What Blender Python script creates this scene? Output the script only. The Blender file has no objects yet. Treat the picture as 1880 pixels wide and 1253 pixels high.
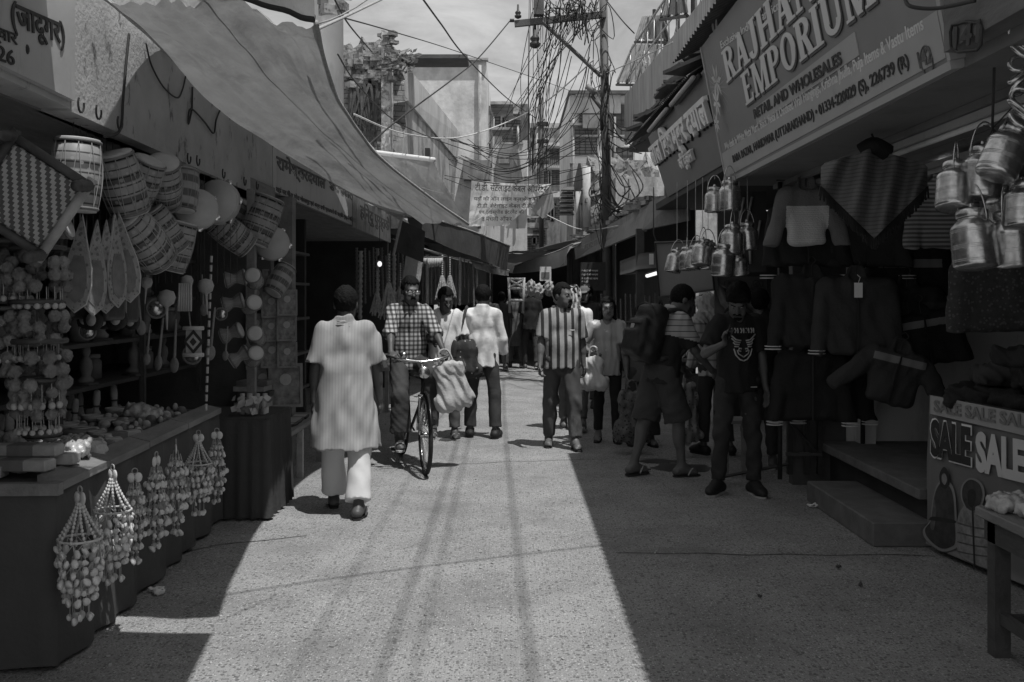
import bpy, math, random
import numpy as np
from mathutils import Vector, Matrix, noise
# ---------------------------------------------------------------- camera, sky, sun, exposure
SC = bpy.context.scene
COL = SC.collection
R = math.radians
V = Vector
F = 1828.0
cam = bpy.data.cameras.new('camera'); camo = bpy.data.objects.new('camera', cam); COL.objects.link(camo)
SC.camera = camo
camo.location = (0, 0, 1.6); camo.rotation_euler = (R(90), 0, 0)
cam.sensor_width = 36; cam.lens = 35.0; cam.shift_y = -86.5/1880; cam.clip_end = 2000; cam.clip_start = 0.05
SUN = V((-0.24, 0.30, -1.0)).normalized()          # direction the light travels
world = bpy.data.worlds.new('World'); SC.world = world; world.use_nodes = True
wt = world.node_tree; wn = wt.nodes; wl = wt.links
bg = wn['Background']; bg.inputs['Strength'].default_value = 0.13
sky = wn.new('ShaderNodeTexSky'); sky.sky_type = 'NISHITA'; sky.sun_disc = False
sky.sun_elevation = math.asin(-SUN.z); sky.sun_rotation = math.atan2(-SUN.x, -SUN.y)
bw = wn.new('ShaderNodeRGBToBW'); wl.new(sky.outputs[0], bw.inputs[0])
tc = wn.new('ShaderNodeTexCoord'); mp = wn.new('ShaderNodeMapping'); mp.inputs['Scale'].default_value = (1.3, 1.3, 3.2)
wl.new(tc.outputs['Generated'], mp.inputs[0])
n1 = wn.new('ShaderNodeTexNoise'); n1.inputs['Scale'].default_value = 4.6; n1.inputs['Detail'].default_value = 8; n1.inputs['Roughness'].default_value = .62; n1.inputs['Distortion'].default_value = .5
wl.new(mp.outputs[0], n1.inputs['Vector'])
cr = wn.new('ShaderNodeMapRange'); cr.inputs[1].default_value = .36; cr.inputs[2].default_value = .66; cr.inputs[3].default_value = .34; cr.inputs[4].default_value = .66
wl.new(n1.outputs['Fac'], cr.inputs[0])
cl = wn.new('ShaderNodeMath'); cl.operation = 'MULTIPLY'; cl.inputs[1].default_value = 8.5; wl.new(cr.outputs[0], cl.inputs[0])
mx = wn.new('ShaderNodeMix'); mx.inputs['Factor'].default_value = .75
wl.new(bw.outputs[0], mx.inputs['A']); wl.new(cl.outputs[0], mx.inputs['B']); wl.new(mx.outputs['Result'], bg.inputs['Color'])
sl = bpy.data.lights.new('sun', 'SUN'); sl.energy = 3.7; sl.angle = R(.55); sl.color = (1, .995, .985)
so = bpy.data.objects.new('sun', sl); COL.objects.link(so); so.rotation_euler = SUN.to_track_quat('-Z', 'Y').to_euler()
SC.view_settings.view_transform = 'Standard'; SC.view_settings.look = 'None'; SC.view_settings.gamma = 1; SC.view_settings.exposure = 0.08
SC.cycles.max_bounces = 6; SC.cycles.diffuse_bounces = 4; SC.cycles.transparent_max_bounces = 6
try: SC.cycles.use_denoising = True
except Exception: pass

rnd = random.Random(11)
def U(a, b): return rnd.uniform(a, b)
def P(x, y, d): return V(((x-940)*d/F, d, 1.6-(y-540)*d/F))       # photo pixel + distance -> world point
def G(x, y):                                                        # photo pixel on the ground
    d = 1.6*F/(y-540); return V(((x-940)*d/F, d, 0))
def hit(x, y, o, n):                                                # photo pixel on a plane
    r = V(((x-940)/F, 1, -(y-540)/F)); c = V((0, 0, 1.6)); t = (V(o)-c).dot(n)/r.dot(n); return c+r*t

# ---------------------------------------------------------------- materials
MATS = {}
def M(name, v, rough=.75, var=.25, scale=6, bump=.15, metal=0, transl=0, pat=None, bscale=None, spec=.35, stretch=(1, 1, 1), blotch=None):
    if name in MATS: return MATS[name]
    m = bpy.data.materials.new(name); m.use_nodes = True; t = m.node_tree; N = t.nodes; L = t.links
    b = N['Principled BSDF']; b.inputs['Roughness'].default_value = rough; b.inputs['Metallic'].default_value = metal
    b.inputs['Specular IOR Level'].default_value = spec
    tc = N.new('ShaderNodeTexCoord'); mp = N.new('ShaderNodeMapping'); mp.inputs['Scale'].default_value = stretch
    L.new(tc.outputs['Object'], mp.inputs[0])
    no = N.new('ShaderNodeTexNoise'); no.inputs['Scale'].default_value = scale; no.inputs['Detail'].default_value = 6; no.inputs['Roughness'].default_value = .62
    L.new(mp.outputs[0], no.inputs['Vector'])
    mr = N.new('ShaderNodeMapRange'); mr.inputs[1].default_value = .25; mr.inputs[2].default_value = .75
    mr.inputs[3].default_value = 1-var; mr.inputs[4].default_value = 1+var; L.new(no.outputs['Fac'], mr.inputs[0])
    val = mr.outputs[0]
    def math_(op, a, b_=None, c=None):
        q = N.new('ShaderNodeMath'); q.operation = op
        for i, z in enumerate((a, b_, c)):
            if z is None: continue
            if isinstance(z, (int, float)): q.inputs[i].default_value = z
            else: L.new(z, q.inputs[i])
        return q.outputs[0]
    base = math_('MULTIPLY', val, v)
    xyz = N.new('ShaderNodeSeparateXYZ'); L.new(tc.outputs['Object'], xyz.inputs[0])
    if pat: base = pat(N, L, math_, xyz, tc, base, v, no)
    if blotch:                                                       # (scale, low, high, value): stains of their own shape
        n2 = N.new('ShaderNodeTexNoise'); n2.inputs['Scale'].default_value = blotch[0]; n2.inputs['Detail'].default_value = 9; n2.inputs['Roughness'].default_value = .7
        mp2 = N.new('ShaderNodeMapping'); mp2.inputs['Scale'].default_value = blotch[4] if len(blotch) > 4 else (1, 1, 1); L.new(tc.outputs['Object'], mp2.inputs[0]); L.new(mp2.outputs[0], n2.inputs['Vector'])
        r2 = N.new('ShaderNodeMapRange'); r2.inputs[1].default_value = blotch[1]; r2.inputs[2].default_value = blotch[2]; L.new(n2.outputs['Fac'], r2.inputs[0])
        base = mixv(N, L, r2.outputs[0], base, v*blotch[3])
    cb = N.new('ShaderNodeCombineColor')
    for i in range(3): L.new(base, cb.inputs[i])
    L.new(cb.outputs[0], b.inputs['Base Color'])
    if bump:
        nb = N.new('ShaderNodeTexNoise'); nb.inputs['Scale'].default_value = bscale or scale*7; nb.inputs['Detail'].default_value = 5; L.new(mp.outputs[0], nb.inputs['Vector'])
        bu = N.new('ShaderNodeBump'); bu.inputs['Strength'].default_value = bump; bu.inputs['Distance'].default_value = .02; L.new(nb.outputs['Fac'], bu.inputs['Height']); L.new(bu.outputs[0], b.inputs['Normal'])
    if transl:
        tb = N.new('ShaderNodeBsdfTranslucent'); L.new(cb.outputs[0], tb.inputs['Color'])
        ms = N.new('ShaderNodeMixShader'); ms.inputs[0].default_value = transl; L.new(b.outputs[0], ms.inputs[1]); L.new(tb.outputs[0], ms.inputs[2])
        L.new(ms.outputs[0], N['Material Output'].inputs['Surface'])
    MATS[name] = m; return m
def mixv(N, L, f, a, b):
    q = N.new('ShaderNodeMix')
    for k, z in (('Factor', f), ('A', a), ('B', b)):
        if isinstance(z, (int, float)): q.inputs[k].default_value = z
        else: L.new(z, q.inputs[k])
    return q.outputs['Result']
def stripes(ax, period, duty, v2, soft=.08, ph=0.0, warp=.0):
    def f(N, L, m, xyz, tc, base, v, no):
        x = xyz.outputs[ax]
        if warp: x = m('ADD', x, m('MULTIPLY', no.outputs['Fac'], warp))
        fr = m('FRACT', m('ADD', m('DIVIDE', x, period), 100.0+ph))
        tri = m('ABSOLUTE', m('SUBTRACT', fr, .5))                  # 0 in the middle of the stripe
        mr = N.new('ShaderNodeMapRange'); mr.inputs[1].default_value = duty/2-soft/2; mr.inputs[2].default_value = duty/2+soft/2; L.new(tri, mr.inputs[0])
        return mixv(N, L, mr.outputs[0], m('MULTIPLY', base, v2/v), base)
    return f
def checks(px, pz, v2, duty=.45):
    a, b = stripes(0, px, duty, v2), stripes(2, pz, duty, v2)
    def f(N, L, m, xyz, tc, base, v, no):
        return m('DIVIDE', m('MULTIPLY', a(N, L, m, xyz, tc, base, v, no), b(N, L, m, xyz, tc, base, v, no)), base)
    return f
def dots(scale, rad, v2, rand=.25):
    def f(N, L, m, xyz, tc, base, v, no):
        vo = N.new('ShaderNodeTexVoronoi'); vo.inputs['Scale'].default_value = scale; vo.inputs['Randomness'].default_value = rand; L.new(tc.outputs['Object'], vo.inputs['Vector'])
        return mixv(N, L, m('LESS_THAN', vo.outputs['Distance'], rad), base, v2)
    return f
def glow(name, v, s):
    m = bpy.data.materials.new(name); m.use_nodes = True; b = m.node_tree.nodes['Principled BSDF']
    b.inputs['Base Color'].default_value = (v, v, v, 1); b.inputs['Emission Color'].default_value = (1, 1, 1, 1); b.inputs['Emission Strength'].default_value = s
    return m

# ---------------------------------------------------------------- objects, names, labels
def tag(o, label=None, cat=None, group=None, kind=None):
    if label: o['label'] = label
    if cat: o['category'] = cat
    if group: o['group'] = group
    if kind: o['kind'] = kind
    return o
WLOC = {}
def thing(name, label, cat, loc=(0, 0, 0), rz=0, group=None):
    o = bpy.data.objects.new(name, None); COL.objects.link(o); o.location = loc; o.rotation_euler = (0, 0, rz); o.empty_display_size = .1
    WLOC[o.name] = V(loc) if rz == 0 else V((0, 0, 0))
    return tag(o, label, cat, group)
def raw_mesh(name, verts, faces):
    me = bpy.data.meshes.new(name); me.from_pydata([tuple(v) for v in verts], [], faces); me.update(); return me
def link(name, me, mats, parent=None, smooth=False):
    for m in (mats if isinstance(mats, (list, tuple)) else [mats]): me.materials.append(m)
    if smooth: me.polygons.foreach_set('use_smooth', [True]*len(me.polygons))
    o = bpy.data.objects.new(name, me); COL.objects.link(o)
    if parent: o.parent = parent; WLOC[o.name] = WLOC.get(parent.name, V((0, 0, 0)))
    else: WLOC[o.name] = V((0, 0, 0))
    return o
def copy_tree(o, loc=None, rot=None, parent=None, scale=None):
    c = o.copy(); COL.objects.link(c)
    if parent: c.parent = parent
    for ch in list(o.children): copy_tree(ch, parent=c)
    if loc is not None: c.location = loc
    if rot is not None: c.rotation_euler = rot
    if scale is not None: c.scale = (scale,)*3 if isinstance(scale, (int, float)) else scale
    return c
def place(proto, used, loc, rot, label, group=None, scale=1):       # the first call moves the prototype itself, later calls copy it
    o = proto if not used else copy_tree(proto)
    used.append(1); o.location = loc; o.rotation_euler = rot; o.scale = (scale,)*3; o['label'] = label
    if group: o['group'] = group
    return o

class MB:
    def __init__(s): s.v = []; s.f = []; s.m = []
    def add(s, v, f, mi=0):
        b = len(s.v); s.v += [V(p) for p in v]; s.f += [tuple(i+b for i in q) for q in f]; s.m += [mi]*len(f); return s
    def box(s, lo, hi, T=None, mi=0):
        x0, y0, z0 = lo; x1, y1, z1 = hi
        v = [V(p) for p in ((x0, y0, z0), (x1, y0, z0), (x1, y1, z0), (x0, y1, z0), (x0, y0, z1), (x1, y0, z1), (x1, y1, z1), (x0, y1, z1))]
        if T is not None: v = [T @ p for p in v]
        return s.add(v, [(0, 3, 2, 1), (4, 5, 6, 7), (0, 1, 5, 4), (1, 2, 6, 5), (2, 3, 7, 6), (3, 0, 4, 7)], mi)
    def cbox(s, c, size, T=None, mi=0, rz=0):
        h = V(size)/2; Tm = Matrix.Translation(V(c)) @ Matrix.Rotation(rz, 4, 'Z')
        if T is not None: Tm = T @ Tm
        return s.box(-h, h, Tm, mi)
    def bevbox(s, lo, hi, b=.01, T=None, mi=0):                      # box with chamfered vertical and top edges
        x0, y0, z0 = lo; x1, y1, z1 = hi
        def ring(i, z): return [(x0+i+b, y0+i, z), (x1-i-b, y0+i, z), (x1-i, y0+i+b, z), (x1-i, y1-i-b, z), (x1-i-b, y1-i, z), (x0+i+b, y1-i, z), (x0+i, y1-i-b, z), (x0+i, y0+i+b, z)]
        v = [V(p) for p in ring(b, z0)+ring(0, z0+b)+ring(0, z1-b)+ring(b, z1)]
        if T is not None: v = [T @ p for p in v]
        f = [tuple(range(7, -1, -1)), tuple(range(24, 32))]
        for k in range(3):
            for i in range(8): j = (i+1) % 8; f.append((8*k+i, 8*k+j, 8*k+8+j, 8*k+8+i))
        return s.add(v, f, mi)
    def tube(s, pts, r, n=6, mi=0, closed=False):
        pts = [V(p) for p in pts]; N = len(pts); rr = r if isinstance(r, (list, tuple)) else [r]*N
        v = []; f = []; prev = None
        for i in range(N):
            a = pts[(i-1) % N] if (closed or i > 0) else pts[i]; b = pts[(i+1) % N] if (closed or i < N-1) else pts[i]
            t = (b-a); t = t.normalized() if t.length > 1e-9 else V((0, 0, 1))
            if prev is None: prev = t.orthogonal().normalized()
            u = prev-t*prev.dot(t); u = u.normalized() if u.length > 1e-6 else t.orthogonal().normalized(); prev = u; w = t.cross(u)
            for k in range(n): q = 2*math.pi*k/n; v.append(pts[i]+(u*math.cos(q)+w*math.sin(q))*rr[i])
        for i in range(N if closed else N-1):
            j = (i+1) % N
            for k in range(n): l = (k+1) % n; f.append((i*n+k, i*n+l, j*n+l, j*n+k))
        if not closed: f += [tuple(range(n-1, -1, -1)), tuple(range((N-1)*n, N*n))]
        return s.add(v, f, mi)
    def lathe(s, prof, n=16, T=None, mi=0, cap=True):
        v = []; f = []
        for r, z in prof:
            for k in range(n): q = 2*math.pi*k/n; v.append(V((r*math.cos(q), r*math.sin(q), z)))
        for i in range(len(prof)-1):
            for k in range(n): l = (k+1) % n; f.append((i*n+k, i*n+l, (i+1)*n+l, (i+1)*n+k))
        if cap: f += [tuple(range(n-1, -1, -1)), tuple(range((len(prof)-1)*n, len(prof)*n))]
        if T is not None: v = [T @ p for p in v]
        return s.add(v, f, mi)
    def ball(s, c, r, n=8, m=5, mi=0, T=None):
        r = V((r, r, r)) if isinstance(r, (int, float)) else V(r); c = V(c)
        v = [c+V((0, 0, -r.z))]; f = []
        for i in range(1, m):
            a = math.pi*i/m-math.pi/2
            for k in range(n): q = 2*math.pi*k/n; v.append(c+V((r.x*math.cos(a)*math.cos(q), r.y*math.cos(a)*math.sin(q), r.z*math.sin(a))))
        v.append(c+V((0, 0, r.z))); L = len(v)-1
        for k in range(n):
            l = (k+1) % n; f.append((0, 1+l, 1+k)); f.append((L, 1+(m-2)*n+k, 1+(m-2)*n+l))
            for i in range(m-2): f.append((1+i*n+k, 1+i*n+l, 1+(i+1)*n+l, 1+(i+1)*n+k))
        if T is not None: v = [T @ p for p in v]
        return s.add(v, f, mi)
    def prism(s, poly, t, T=None, mi=0):                             # polygon in local XZ, thickness along local Y
        n = len(poly); v = [V((x, -t/2, z)) for x, z in poly]+[V((x, t/2, z)) for x, z in poly]
        if T is not None: v = [T @ p for p in v]
        f = [tuple(range(n)), tuple(range(2*n-1, n-1, -1))]+[(i, i+n, (i+1) % n+n, (i+1) % n) for i in range(n)]
        return s.add(v, f, mi)
    def sheet(s, g, t=0.0, mi=0):                                    # grid of points, optional thickness
        ny = len(g); nx = len(g[0]); v = [V(p) for row in g for p in row]
        f = [(j*nx+i, j*nx+i+1, (j+1)*nx+i+1, (j+1)*nx+i) for j in range(ny-1) for i in range(nx-1)]
        if t:
            nr = []
            for j in range(ny):
                for i in range(nx):
                    a = V(g[j][min(i+1, nx-1)])-V(g[j][max(i-1, 0)]); b = V(g[min(j+1, ny-1)][i])-V(g[max(j-1, 0)][i]); q = a.cross(b)
                    nr.append(q.normalized() if q.length > 1e-9 else V((0, 0, 1)))
            K = len(v); v = v+[p-q*t for p, q in zip(v, nr)]; f += [tuple(i+K for i in reversed(q)) for q in f]
            rim = [j*nx for j in range(ny-1)]+[(ny-1)*nx+i for i in range(nx-1)]+[j*nx+nx-1 for j in range(ny-1, 0, -1)]+list(range(nx-1, 0, -1))
            for a, b in zip(rim, rim[1:]+rim[:1]): f.append((b, a, a+K, b+K))
        return s.add(v, f, mi)
    def build(s, name, mats, parent=None, smooth=False, local=False):
        off = V((0, 0, 0)) if (local or parent is None) else WLOC.get(parent.name, V((0, 0, 0)))
        me = raw_mesh(name, [p-off for p in s.v], s.f)
        o = link(name, me, mats, parent, smooth)
        if any(s.m): me.polygons.foreach_set('material_index', s.m)
        return o
def spline(pts, n):                                                  # Catmull-Rom through points
    pts = [V(p) for p in pts]; out = []; K = len(pts)
    for i in range(n):
        u = i/(n-1)*(K-1); k = min(int(u), K-2); t = u-k
        p0, p1, p2, p3 = pts[max(k-1, 0)], pts[k], pts[k+1], pts[min(k+2, K-1)]
        out.append(.5*((2*p1)+(p2-p0)*t+(2*p0-5*p1+4*p2-p3)*t*t+(3*p1-p0-3*p2+p3)*t*t*t))
    return out
def patch(ctrl, nx, ny):                                             # smooth grid from a small control grid
    rows = [spline(r, nx) for r in ctrl]; cols = [spline([r[i] for r in rows], ny) for i in range(nx)]
    return [[cols[i][j] for i in range(nx)] for j in range(ny)]
def wrinkle(g, amp, fx, fy, axis=(0, 0, 1), seed=0):
    ax = V(axis)
    for j, row in enumerate(g):
        for i, p in enumerate(row): row[i] = p+ax*amp*noise.noise(V((i*fx+seed*7.3, j*fy+seed*3.1, seed)))
    return g
def sag(a, b, s, n=12):
    a, b = V(a), V(b); return [a.lerp(b, i/n)-V((0, 0, s*4*(i/n)*(1-i/n))) for i in range(n+1)]

def lettering(s, p0, p1, up, mat, parent=None, name='lettering', bold=0.0, ext=.004, h=None, lift=.002, slant=0):
    """text whose lower left lies at p0 and lower right at p1; up = vector of its full height (h overrides the height in metres)"""
    p0, p1, up = V(p0), V(p1), V(up); ux = (p1-p0).normalized(); w = (p1-p0).length; H_ = h or up.length; uz = (up-ux*up.dot(ux)).normalized() if slant == 0 else up.normalized(); n = ux.cross(uz).normalized()
    c = bpy.data.curves.new(name, 'FONT'); c.body = s; c.size = 1; c.offset = bold; c.resolution_u = 3; c.extrude = .05; c.fill_mode = 'BOTH'
    o = bpy.data.objects.new(name, c); COL.objects.link(o); dg = bpy.context.evaluated_depsgraph_get(); dg.update()
    me = bpy.data.meshes.new_from_object(o.evaluated_get(dg)); bpy.data.objects.remove(o); bpy.data.curves.remove(c)
    k = len(me.vertices); co = np.empty(k*3, np.float32); me.vertices.foreach_get('co', co); co = co.reshape(-1, 3)
    lo, hi = co.min(0), co.max(0); q = (co-lo)/np.maximum(hi-lo, 1e-6)
    off = WLOC.get(parent.name, V((0, 0, 0))) if parent else V((0, 0, 0))
    out = np.array(p0-off)[None]+q[:, :1]*w*np.array(ux)+q[:, 1:2]*H_*np.array(uz)+(lift+q[:, 2:]*ext)*np.array(n)
    me.vertices.foreach_set('co', out.astype(np.float32).ravel()); me.name = name; me.materials.clear(); me.update()
    return link(name, me, mat, parent)
# ---------------------------------------------------------------- continuous surfaces: distance fields meshed with surface nets
NP = lambda p: np.array(tuple(p), np.float32)
class Field:
    def __init__(s, lo, hi, h):
        s.h = h; s.lo = NP(lo); n = np.ceil((NP(hi)-s.lo)/h).astype(int)+1; s.n = n
        s.D = np.full(tuple(n), .2, np.float32); s.ax = [s.lo[i]+h*np.arange(n[i], dtype=np.float32) for i in range(3)]
    def sl(s, lo, hi, pad):
        a = np.maximum(0, np.floor((NP(lo)-pad-s.lo)/s.h).astype(int)); b = np.minimum(s.n, np.ceil((NP(hi)+pad-s.lo)/s.h).astype(int)+1)
        return tuple(slice(int(i), int(max(i, j))) for i, j in zip(a, b))
    def grid(s, q): return s.ax[0][q[0]][:, None, None], s.ax[1][q[1]][None, :, None], s.ax[2][q[2]][None, None, :]
    def put(s, fn, lo, hi, k=0.0, sub=False):
        q = s.sl(lo, hi, k+3*s.h)
        if any(i.stop <= i.start for i in q): return s
        d = fn(*s.grid(q)).astype(np.float32); D = s.D[q]
        if sub: D, d = -D, d
        if k > 0: hh = np.maximum(k-np.abs(D-d), 0)/k; r = np.minimum(D, d)-hh*hh*k*.25
        else: r = np.minimum(D, d)
        s.D[q] = -r if sub else r
        return s
    def cone(s, a, b, ra, rb, k=0.0, sub=False, flat=None, clip=None):
        """tapered capsule; flat=(axis, factor) squashes it across an axis; clip=(point, normal) cuts it"""
        a, b = NP(a), NP(b); ab = b-a; L2 = float(ab@ab)+1e-9; m = max(ra, rb)
        def fn(X, Y, Z):
            x, y, z = X-a[0], Y-a[1], Z-a[2]
            w = b-a
            if flat is not None:
                ax, f = NP(flat[0]), 1/flat[1]-1; dd = x*ax[0]+y*ax[1]+z*ax[2]; x, y, z = x+dd*f*ax[0], y+dd*f*ax[1], z+dd*f*ax[2]; w = ab+ax*float(ab@ax)*f
            t = np.clip((x*w[0]+y*w[1]+z*w[2])/(float(w@w)+1e-9), 0, 1)
            d = np.sqrt((x-t*w[0])**2+(y-t*w[1])**2+(z-t*w[2])**2)-(ra+(rb-ra)*t)
            if flat is not None: d = d*(.5+.5*flat[1])
            if clip is not None:
                c, n = NP(clip[0]), NP(clip[1]); d = np.maximum(d, (X-c[0])*n[0]+(Y-c[1])*n[1]+(Z-c[2])*n[2])
            return d
        return s.put(fn, np.minimum(a, b)-m, np.maximum(a, b)+m, k, sub)
    def ell(s, c, r, Rm=None, k=0.0, sub=False, clip=None):
        c, r = NP(c), NP(r); A = np.array(Rm.to_3x3().transposed() if Rm is not None else Matrix.Identity(3), np.float32); m = float(r.max())
        def fn(X, Y, Z):
            x, y, z = X-c[0], Y-c[1], Z-c[2]
            l = [A[i, 0]*x+A[i, 1]*y+A[i, 2]*z for i in range(3)]
            k0 = np.sqrt(sum((l[i]/r[i])**2 for i in range(3))); k1 = np.sqrt(sum((l[i]/r[i]**2)**2 for i in range(3)))+1e-6
            d = k0*(k0-1)/k1
            if clip is not None:
                cc, n = NP(clip[0]), NP(clip[1]); d = np.maximum(d, (X-cc[0])*n[0]+(Y-cc[1])*n[1]+(Z-cc[2])*n[2])
            return d
        return s.put(fn, c-m, c+m, k, sub)
    def box(s, c, half, rd=.01, Rm=None, k=0.0, sub=False):
        c, hf = NP(c), NP(half)-rd; A = np.array(Rm.to_3x3().transposed() if Rm is not None else Matrix.Identity(3), np.float32); m = float(np.linalg.norm(NP(half)))
        def fn(X, Y, Z):
            x, y, z = X-c[0], Y-c[1], Z-c[2]
            q = [np.abs(A[i, 0]*x+A[i, 1]*y+A[i, 2]*z)-hf[i] for i in range(3)]
            return np.sqrt(sum(np.maximum(i, 0)**2 for i in q))+np.minimum(np.maximum(np.maximum(q[0], q[1]), q[2]), 0)-rd
        return s.put(fn, c-m, c+m, k, sub)
    def cut(s, p, n):
        p, n = NP(p), NP(n); X, Y, Z = s.grid((slice(None),)*3)
        s.D = np.maximum(s.D, (X-p[0])*n[0]+(Y-p[1])*n[1]+(Z-p[2])*n[2]).astype(np.float32); return s
    def folds(s, amp, wl=.10, seed=0, vert=2.5):
        g = np.random.RandomState(seed+1); X, Y, Z = s.grid((slice(None),)*3); o = 0
        for i in range(7):
            w = wl*(.45+1.1*g.rand()); a = g.rand()*6.28; kx, ky, kz = math.cos(a)/w, math.sin(a)/w, (g.rand()-.5)*2/(w*vert)
            o = o+np.sin(6.28*(kx*X+ky*Y+kz*Z)+g.rand()*6.28+1.2*np.sin(Z*14+i))
        s.D = s.D+(amp*.45*o).astype(np.float32); return s
    def mesh(s, name, mats, parent=None, matfn=None):
        D = s.D; D[0] = D[-1] = .2; D[:, 0] = D[:, -1] = .2; D[:, :, 0] = D[:, :, -1] = .2
        S = D < 0; c = [slice(0, -1), slice(1, None)]
        cnt = sum(S[c[i], c[j], c[k]].astype(np.int8) for i in (0, 1) for j in (0, 1) for k in (0, 1)); mix = (cnt > 0) & (cnt < 8)
        I = np.argwhere(mix); n = len(I)
        idx = np.full(mix.shape, -1, np.int64); idx[mix] = np.arange(n)
        cor = [(i, j, k) for i in (0, 1) for j in (0, 1) for k in (0, 1)]
        val = np.stack([D[I[:, 0]+i, I[:, 1]+j, I[:, 2]+k] for i, j, k in cor], 1)
        pos = np.zeros((n, 3)); w = np.zeros((n, 1))
        for p in range(8):
            for q in range(p+1, 8):
                if sum(abs(cor[p][t]-cor[q][t]) for t in range(3)) != 1: continue
                a, b = val[:, p], val[:, q]; x = (a < 0) != (b < 0); t = np.where(x, a/np.where(x, a-b, 1), 0)[:, None]
                e = np.array(cor[p])+(np.array(cor[q])-np.array(cor[p]))*t
                pos += e*x[:, None]; w += x[:, None]
        co = s.lo+(I+pos/w)*s.h; fs = []
        for ax in range(3):
            o1, o2 = (ax+1) % 3, (ax+2) % 3; A = np.moveaxis(S, ax, 0); x = A[:-1] != A[1:]
            E = np.argwhere(x); E2 = np.empty_like(E); oth = [t for t in range(3) if t != ax]; E2[:, ax] = E[:, 0]; E2[:, oth[0]] = E[:, 1]; E2[:, oth[1]] = E[:, 2]
            fl = S[E2[:, 0], E2[:, 1], E2[:, 2]]
            def at(d1, d2): C = E2.copy(); C[:, o1] += d1; C[:, o2] += d2; return idx[C[:, 0], C[:, 1], C[:, 2]]
            qd = np.stack([at(-1, -1), at(0, -1), at(0, 0), at(-1, 0)], 1); qd[~fl] = qd[~fl][:, ::-1]; fs.append(qd)
        fc = np.concatenate(fs); fc = fc[(fc >= 0).all(1)]
        me = bpy.data.meshes.new(name); me.vertices.add(n); me.vertices.foreach_set('co', co.astype(np.float32).ravel())
        me.loops.add(len(fc)*4); me.loops.foreach_set('vertex_index', fc.astype(np.int32).ravel())
        me.polygons.add(len(fc)); me.polygons.foreach_set('loop_start', np.arange(0, len(fc)*4, 4, dtype=np.int32)); me.polygons.foreach_set('use_smooth', np.ones(len(fc), bool))
        me.update(calc_edges=True); me.validate()
        o = link(name, me, mats, parent)
        if matfn is not None: me.polygons.foreach_set('material_index', matfn(co[fc].mean(1)).astype(np.int32))
        return o
# ---------------------------------------------------------------- setting materials
def aggregate(N, L, m, xyz, tc, base, v, no):                        # worn concrete with dark and pale chips, and joints across the street
    out = base
    for sc, th, dk, sd in ((43, .60, .38, 0), (64, .52, .42, 3), (100, .50, .5, 7), (90, .76, 1.8, 9)):
        mp = N.new('ShaderNodeMapping'); mp.inputs['Scale'].default_value = (sc, sc*.8, 1); mp.inputs['Location'].default_value = (sd, sd*1.7, 0); L.new(tc.outputs['Object'], mp.inputs[0])
        vo = N.new('ShaderNodeTexVoronoi'); vo.inputs['Scale'].default_value = 1; vo.voronoi_dimensions = '2D'; L.new(mp.outputs[0], vo.inputs['Vector'])
        sp = N.new('ShaderNodeSeparateColor'); L.new(vo.outputs['Color'], sp.inputs[0])
        pick = m('MULTIPLY', m('GREATER_THAN', sp.outputs[0], th), m('LESS_THAN', vo.outputs['Distance'], m('MULTIPLY', sp.outputs[1], .42)))
        out = mixv(N, L, m('MULTIPLY', pick, .8), out, v*dk)
    y = m('ADD', xyz.outputs[1], m('MULTIPLY', no.outputs['Fac'], .12))
    fr = m('ABSOLUTE', m('SUBTRACT', m('FRACT', m('DIVIDE', m('ADD', y, 100-6.2), 3.45)), .5))
    jt = m('GREATER_THAN', fr, .4972)
    return out
m_road = M('road_concrete', .285, .9, .28, 1.6, .8, pat=aggregate, bscale=70, blotch=(.9, .54, .74, .60))
m_plaster = M('old_plaster', .42, .9, .18, 3, .3, blotch=(7, .58, .66, .35, (1, 1.0, .6)), bscale=40)
m_plaster2 = M('pale_plaster', .50, .9, .2, 1.2, .3, blotch=(1.6, .5, .75, .45, (1, 1, .35)), bscale=14)
m_whitewash = M('whitewash', .68, .9, .14, 1.5, .2, blotch=(1.6, .52, .74, .5, (1, 1, .25)), bscale=18)
m_grime = M('grimy_wall', .40, .9, .3, 2, .4, blotch=(2.5, .45, .65, .4, (1, 1, .4)), bscale=20)
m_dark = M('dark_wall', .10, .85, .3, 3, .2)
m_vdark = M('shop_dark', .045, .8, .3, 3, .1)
def bricks(N, L, m, xyz, tc, base, v, no):
    br = N.new('ShaderNodeTexBrick'); br.inputs['Scale'].default_value = 1; br.inputs['Brick Width'].default_value = .23; br.inputs['Row Height'].default_value = .085; br.inputs['Mortar Size'].default_value = .009
    br.inputs['Color1'].default_value = (.8, .8, .8, 1); br.inputs['Color2'].default_value = (1.2, 1.2, 1.2, 1); br.inputs['Mortar'].default_value = (.45, .45, .45, 1)
    cx = N.new('ShaderNodeCombineXYZ'); L.new(m('ADD', xyz.outputs[0], xyz.outputs[1]), cx.inputs[0]); L.new(xyz.outputs[2], cx.inputs[1]); L.new(cx.outputs[0], br.inputs['Vector'])
    q = N.new('ShaderNodeRGBToBW'); L.new(br.outputs['Color'], q.inputs[0]); return m('MULTIPLY', q.outputs[0], base)
m_brick = M('ruined_brick', .24, .95, .4, 5, .8, pat=bricks, bscale=22)
m_rubble = M('rubble_stone', .27, .95, .45, 5, 1.0, bscale=14, blotch=(9, .5, .6, .35))
m_tin = M('weathered_tin', .22, .55, .4, 3, .2, stretch=(1, 1, .5), blotch=(4, .5, .7, .4, (1, 1, .3)))
m_tindark = M('rusty_tin', .09, .7, .4, 4, .2)
m_siding = M('ribbed_siding', .42, .75, .3, 4, .2, stretch=(2, 2, .35), pat=stripes(1, .09, .4, .26, .4), blotch=(3, .5, .7, .5, (2, 2, .3)))
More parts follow.
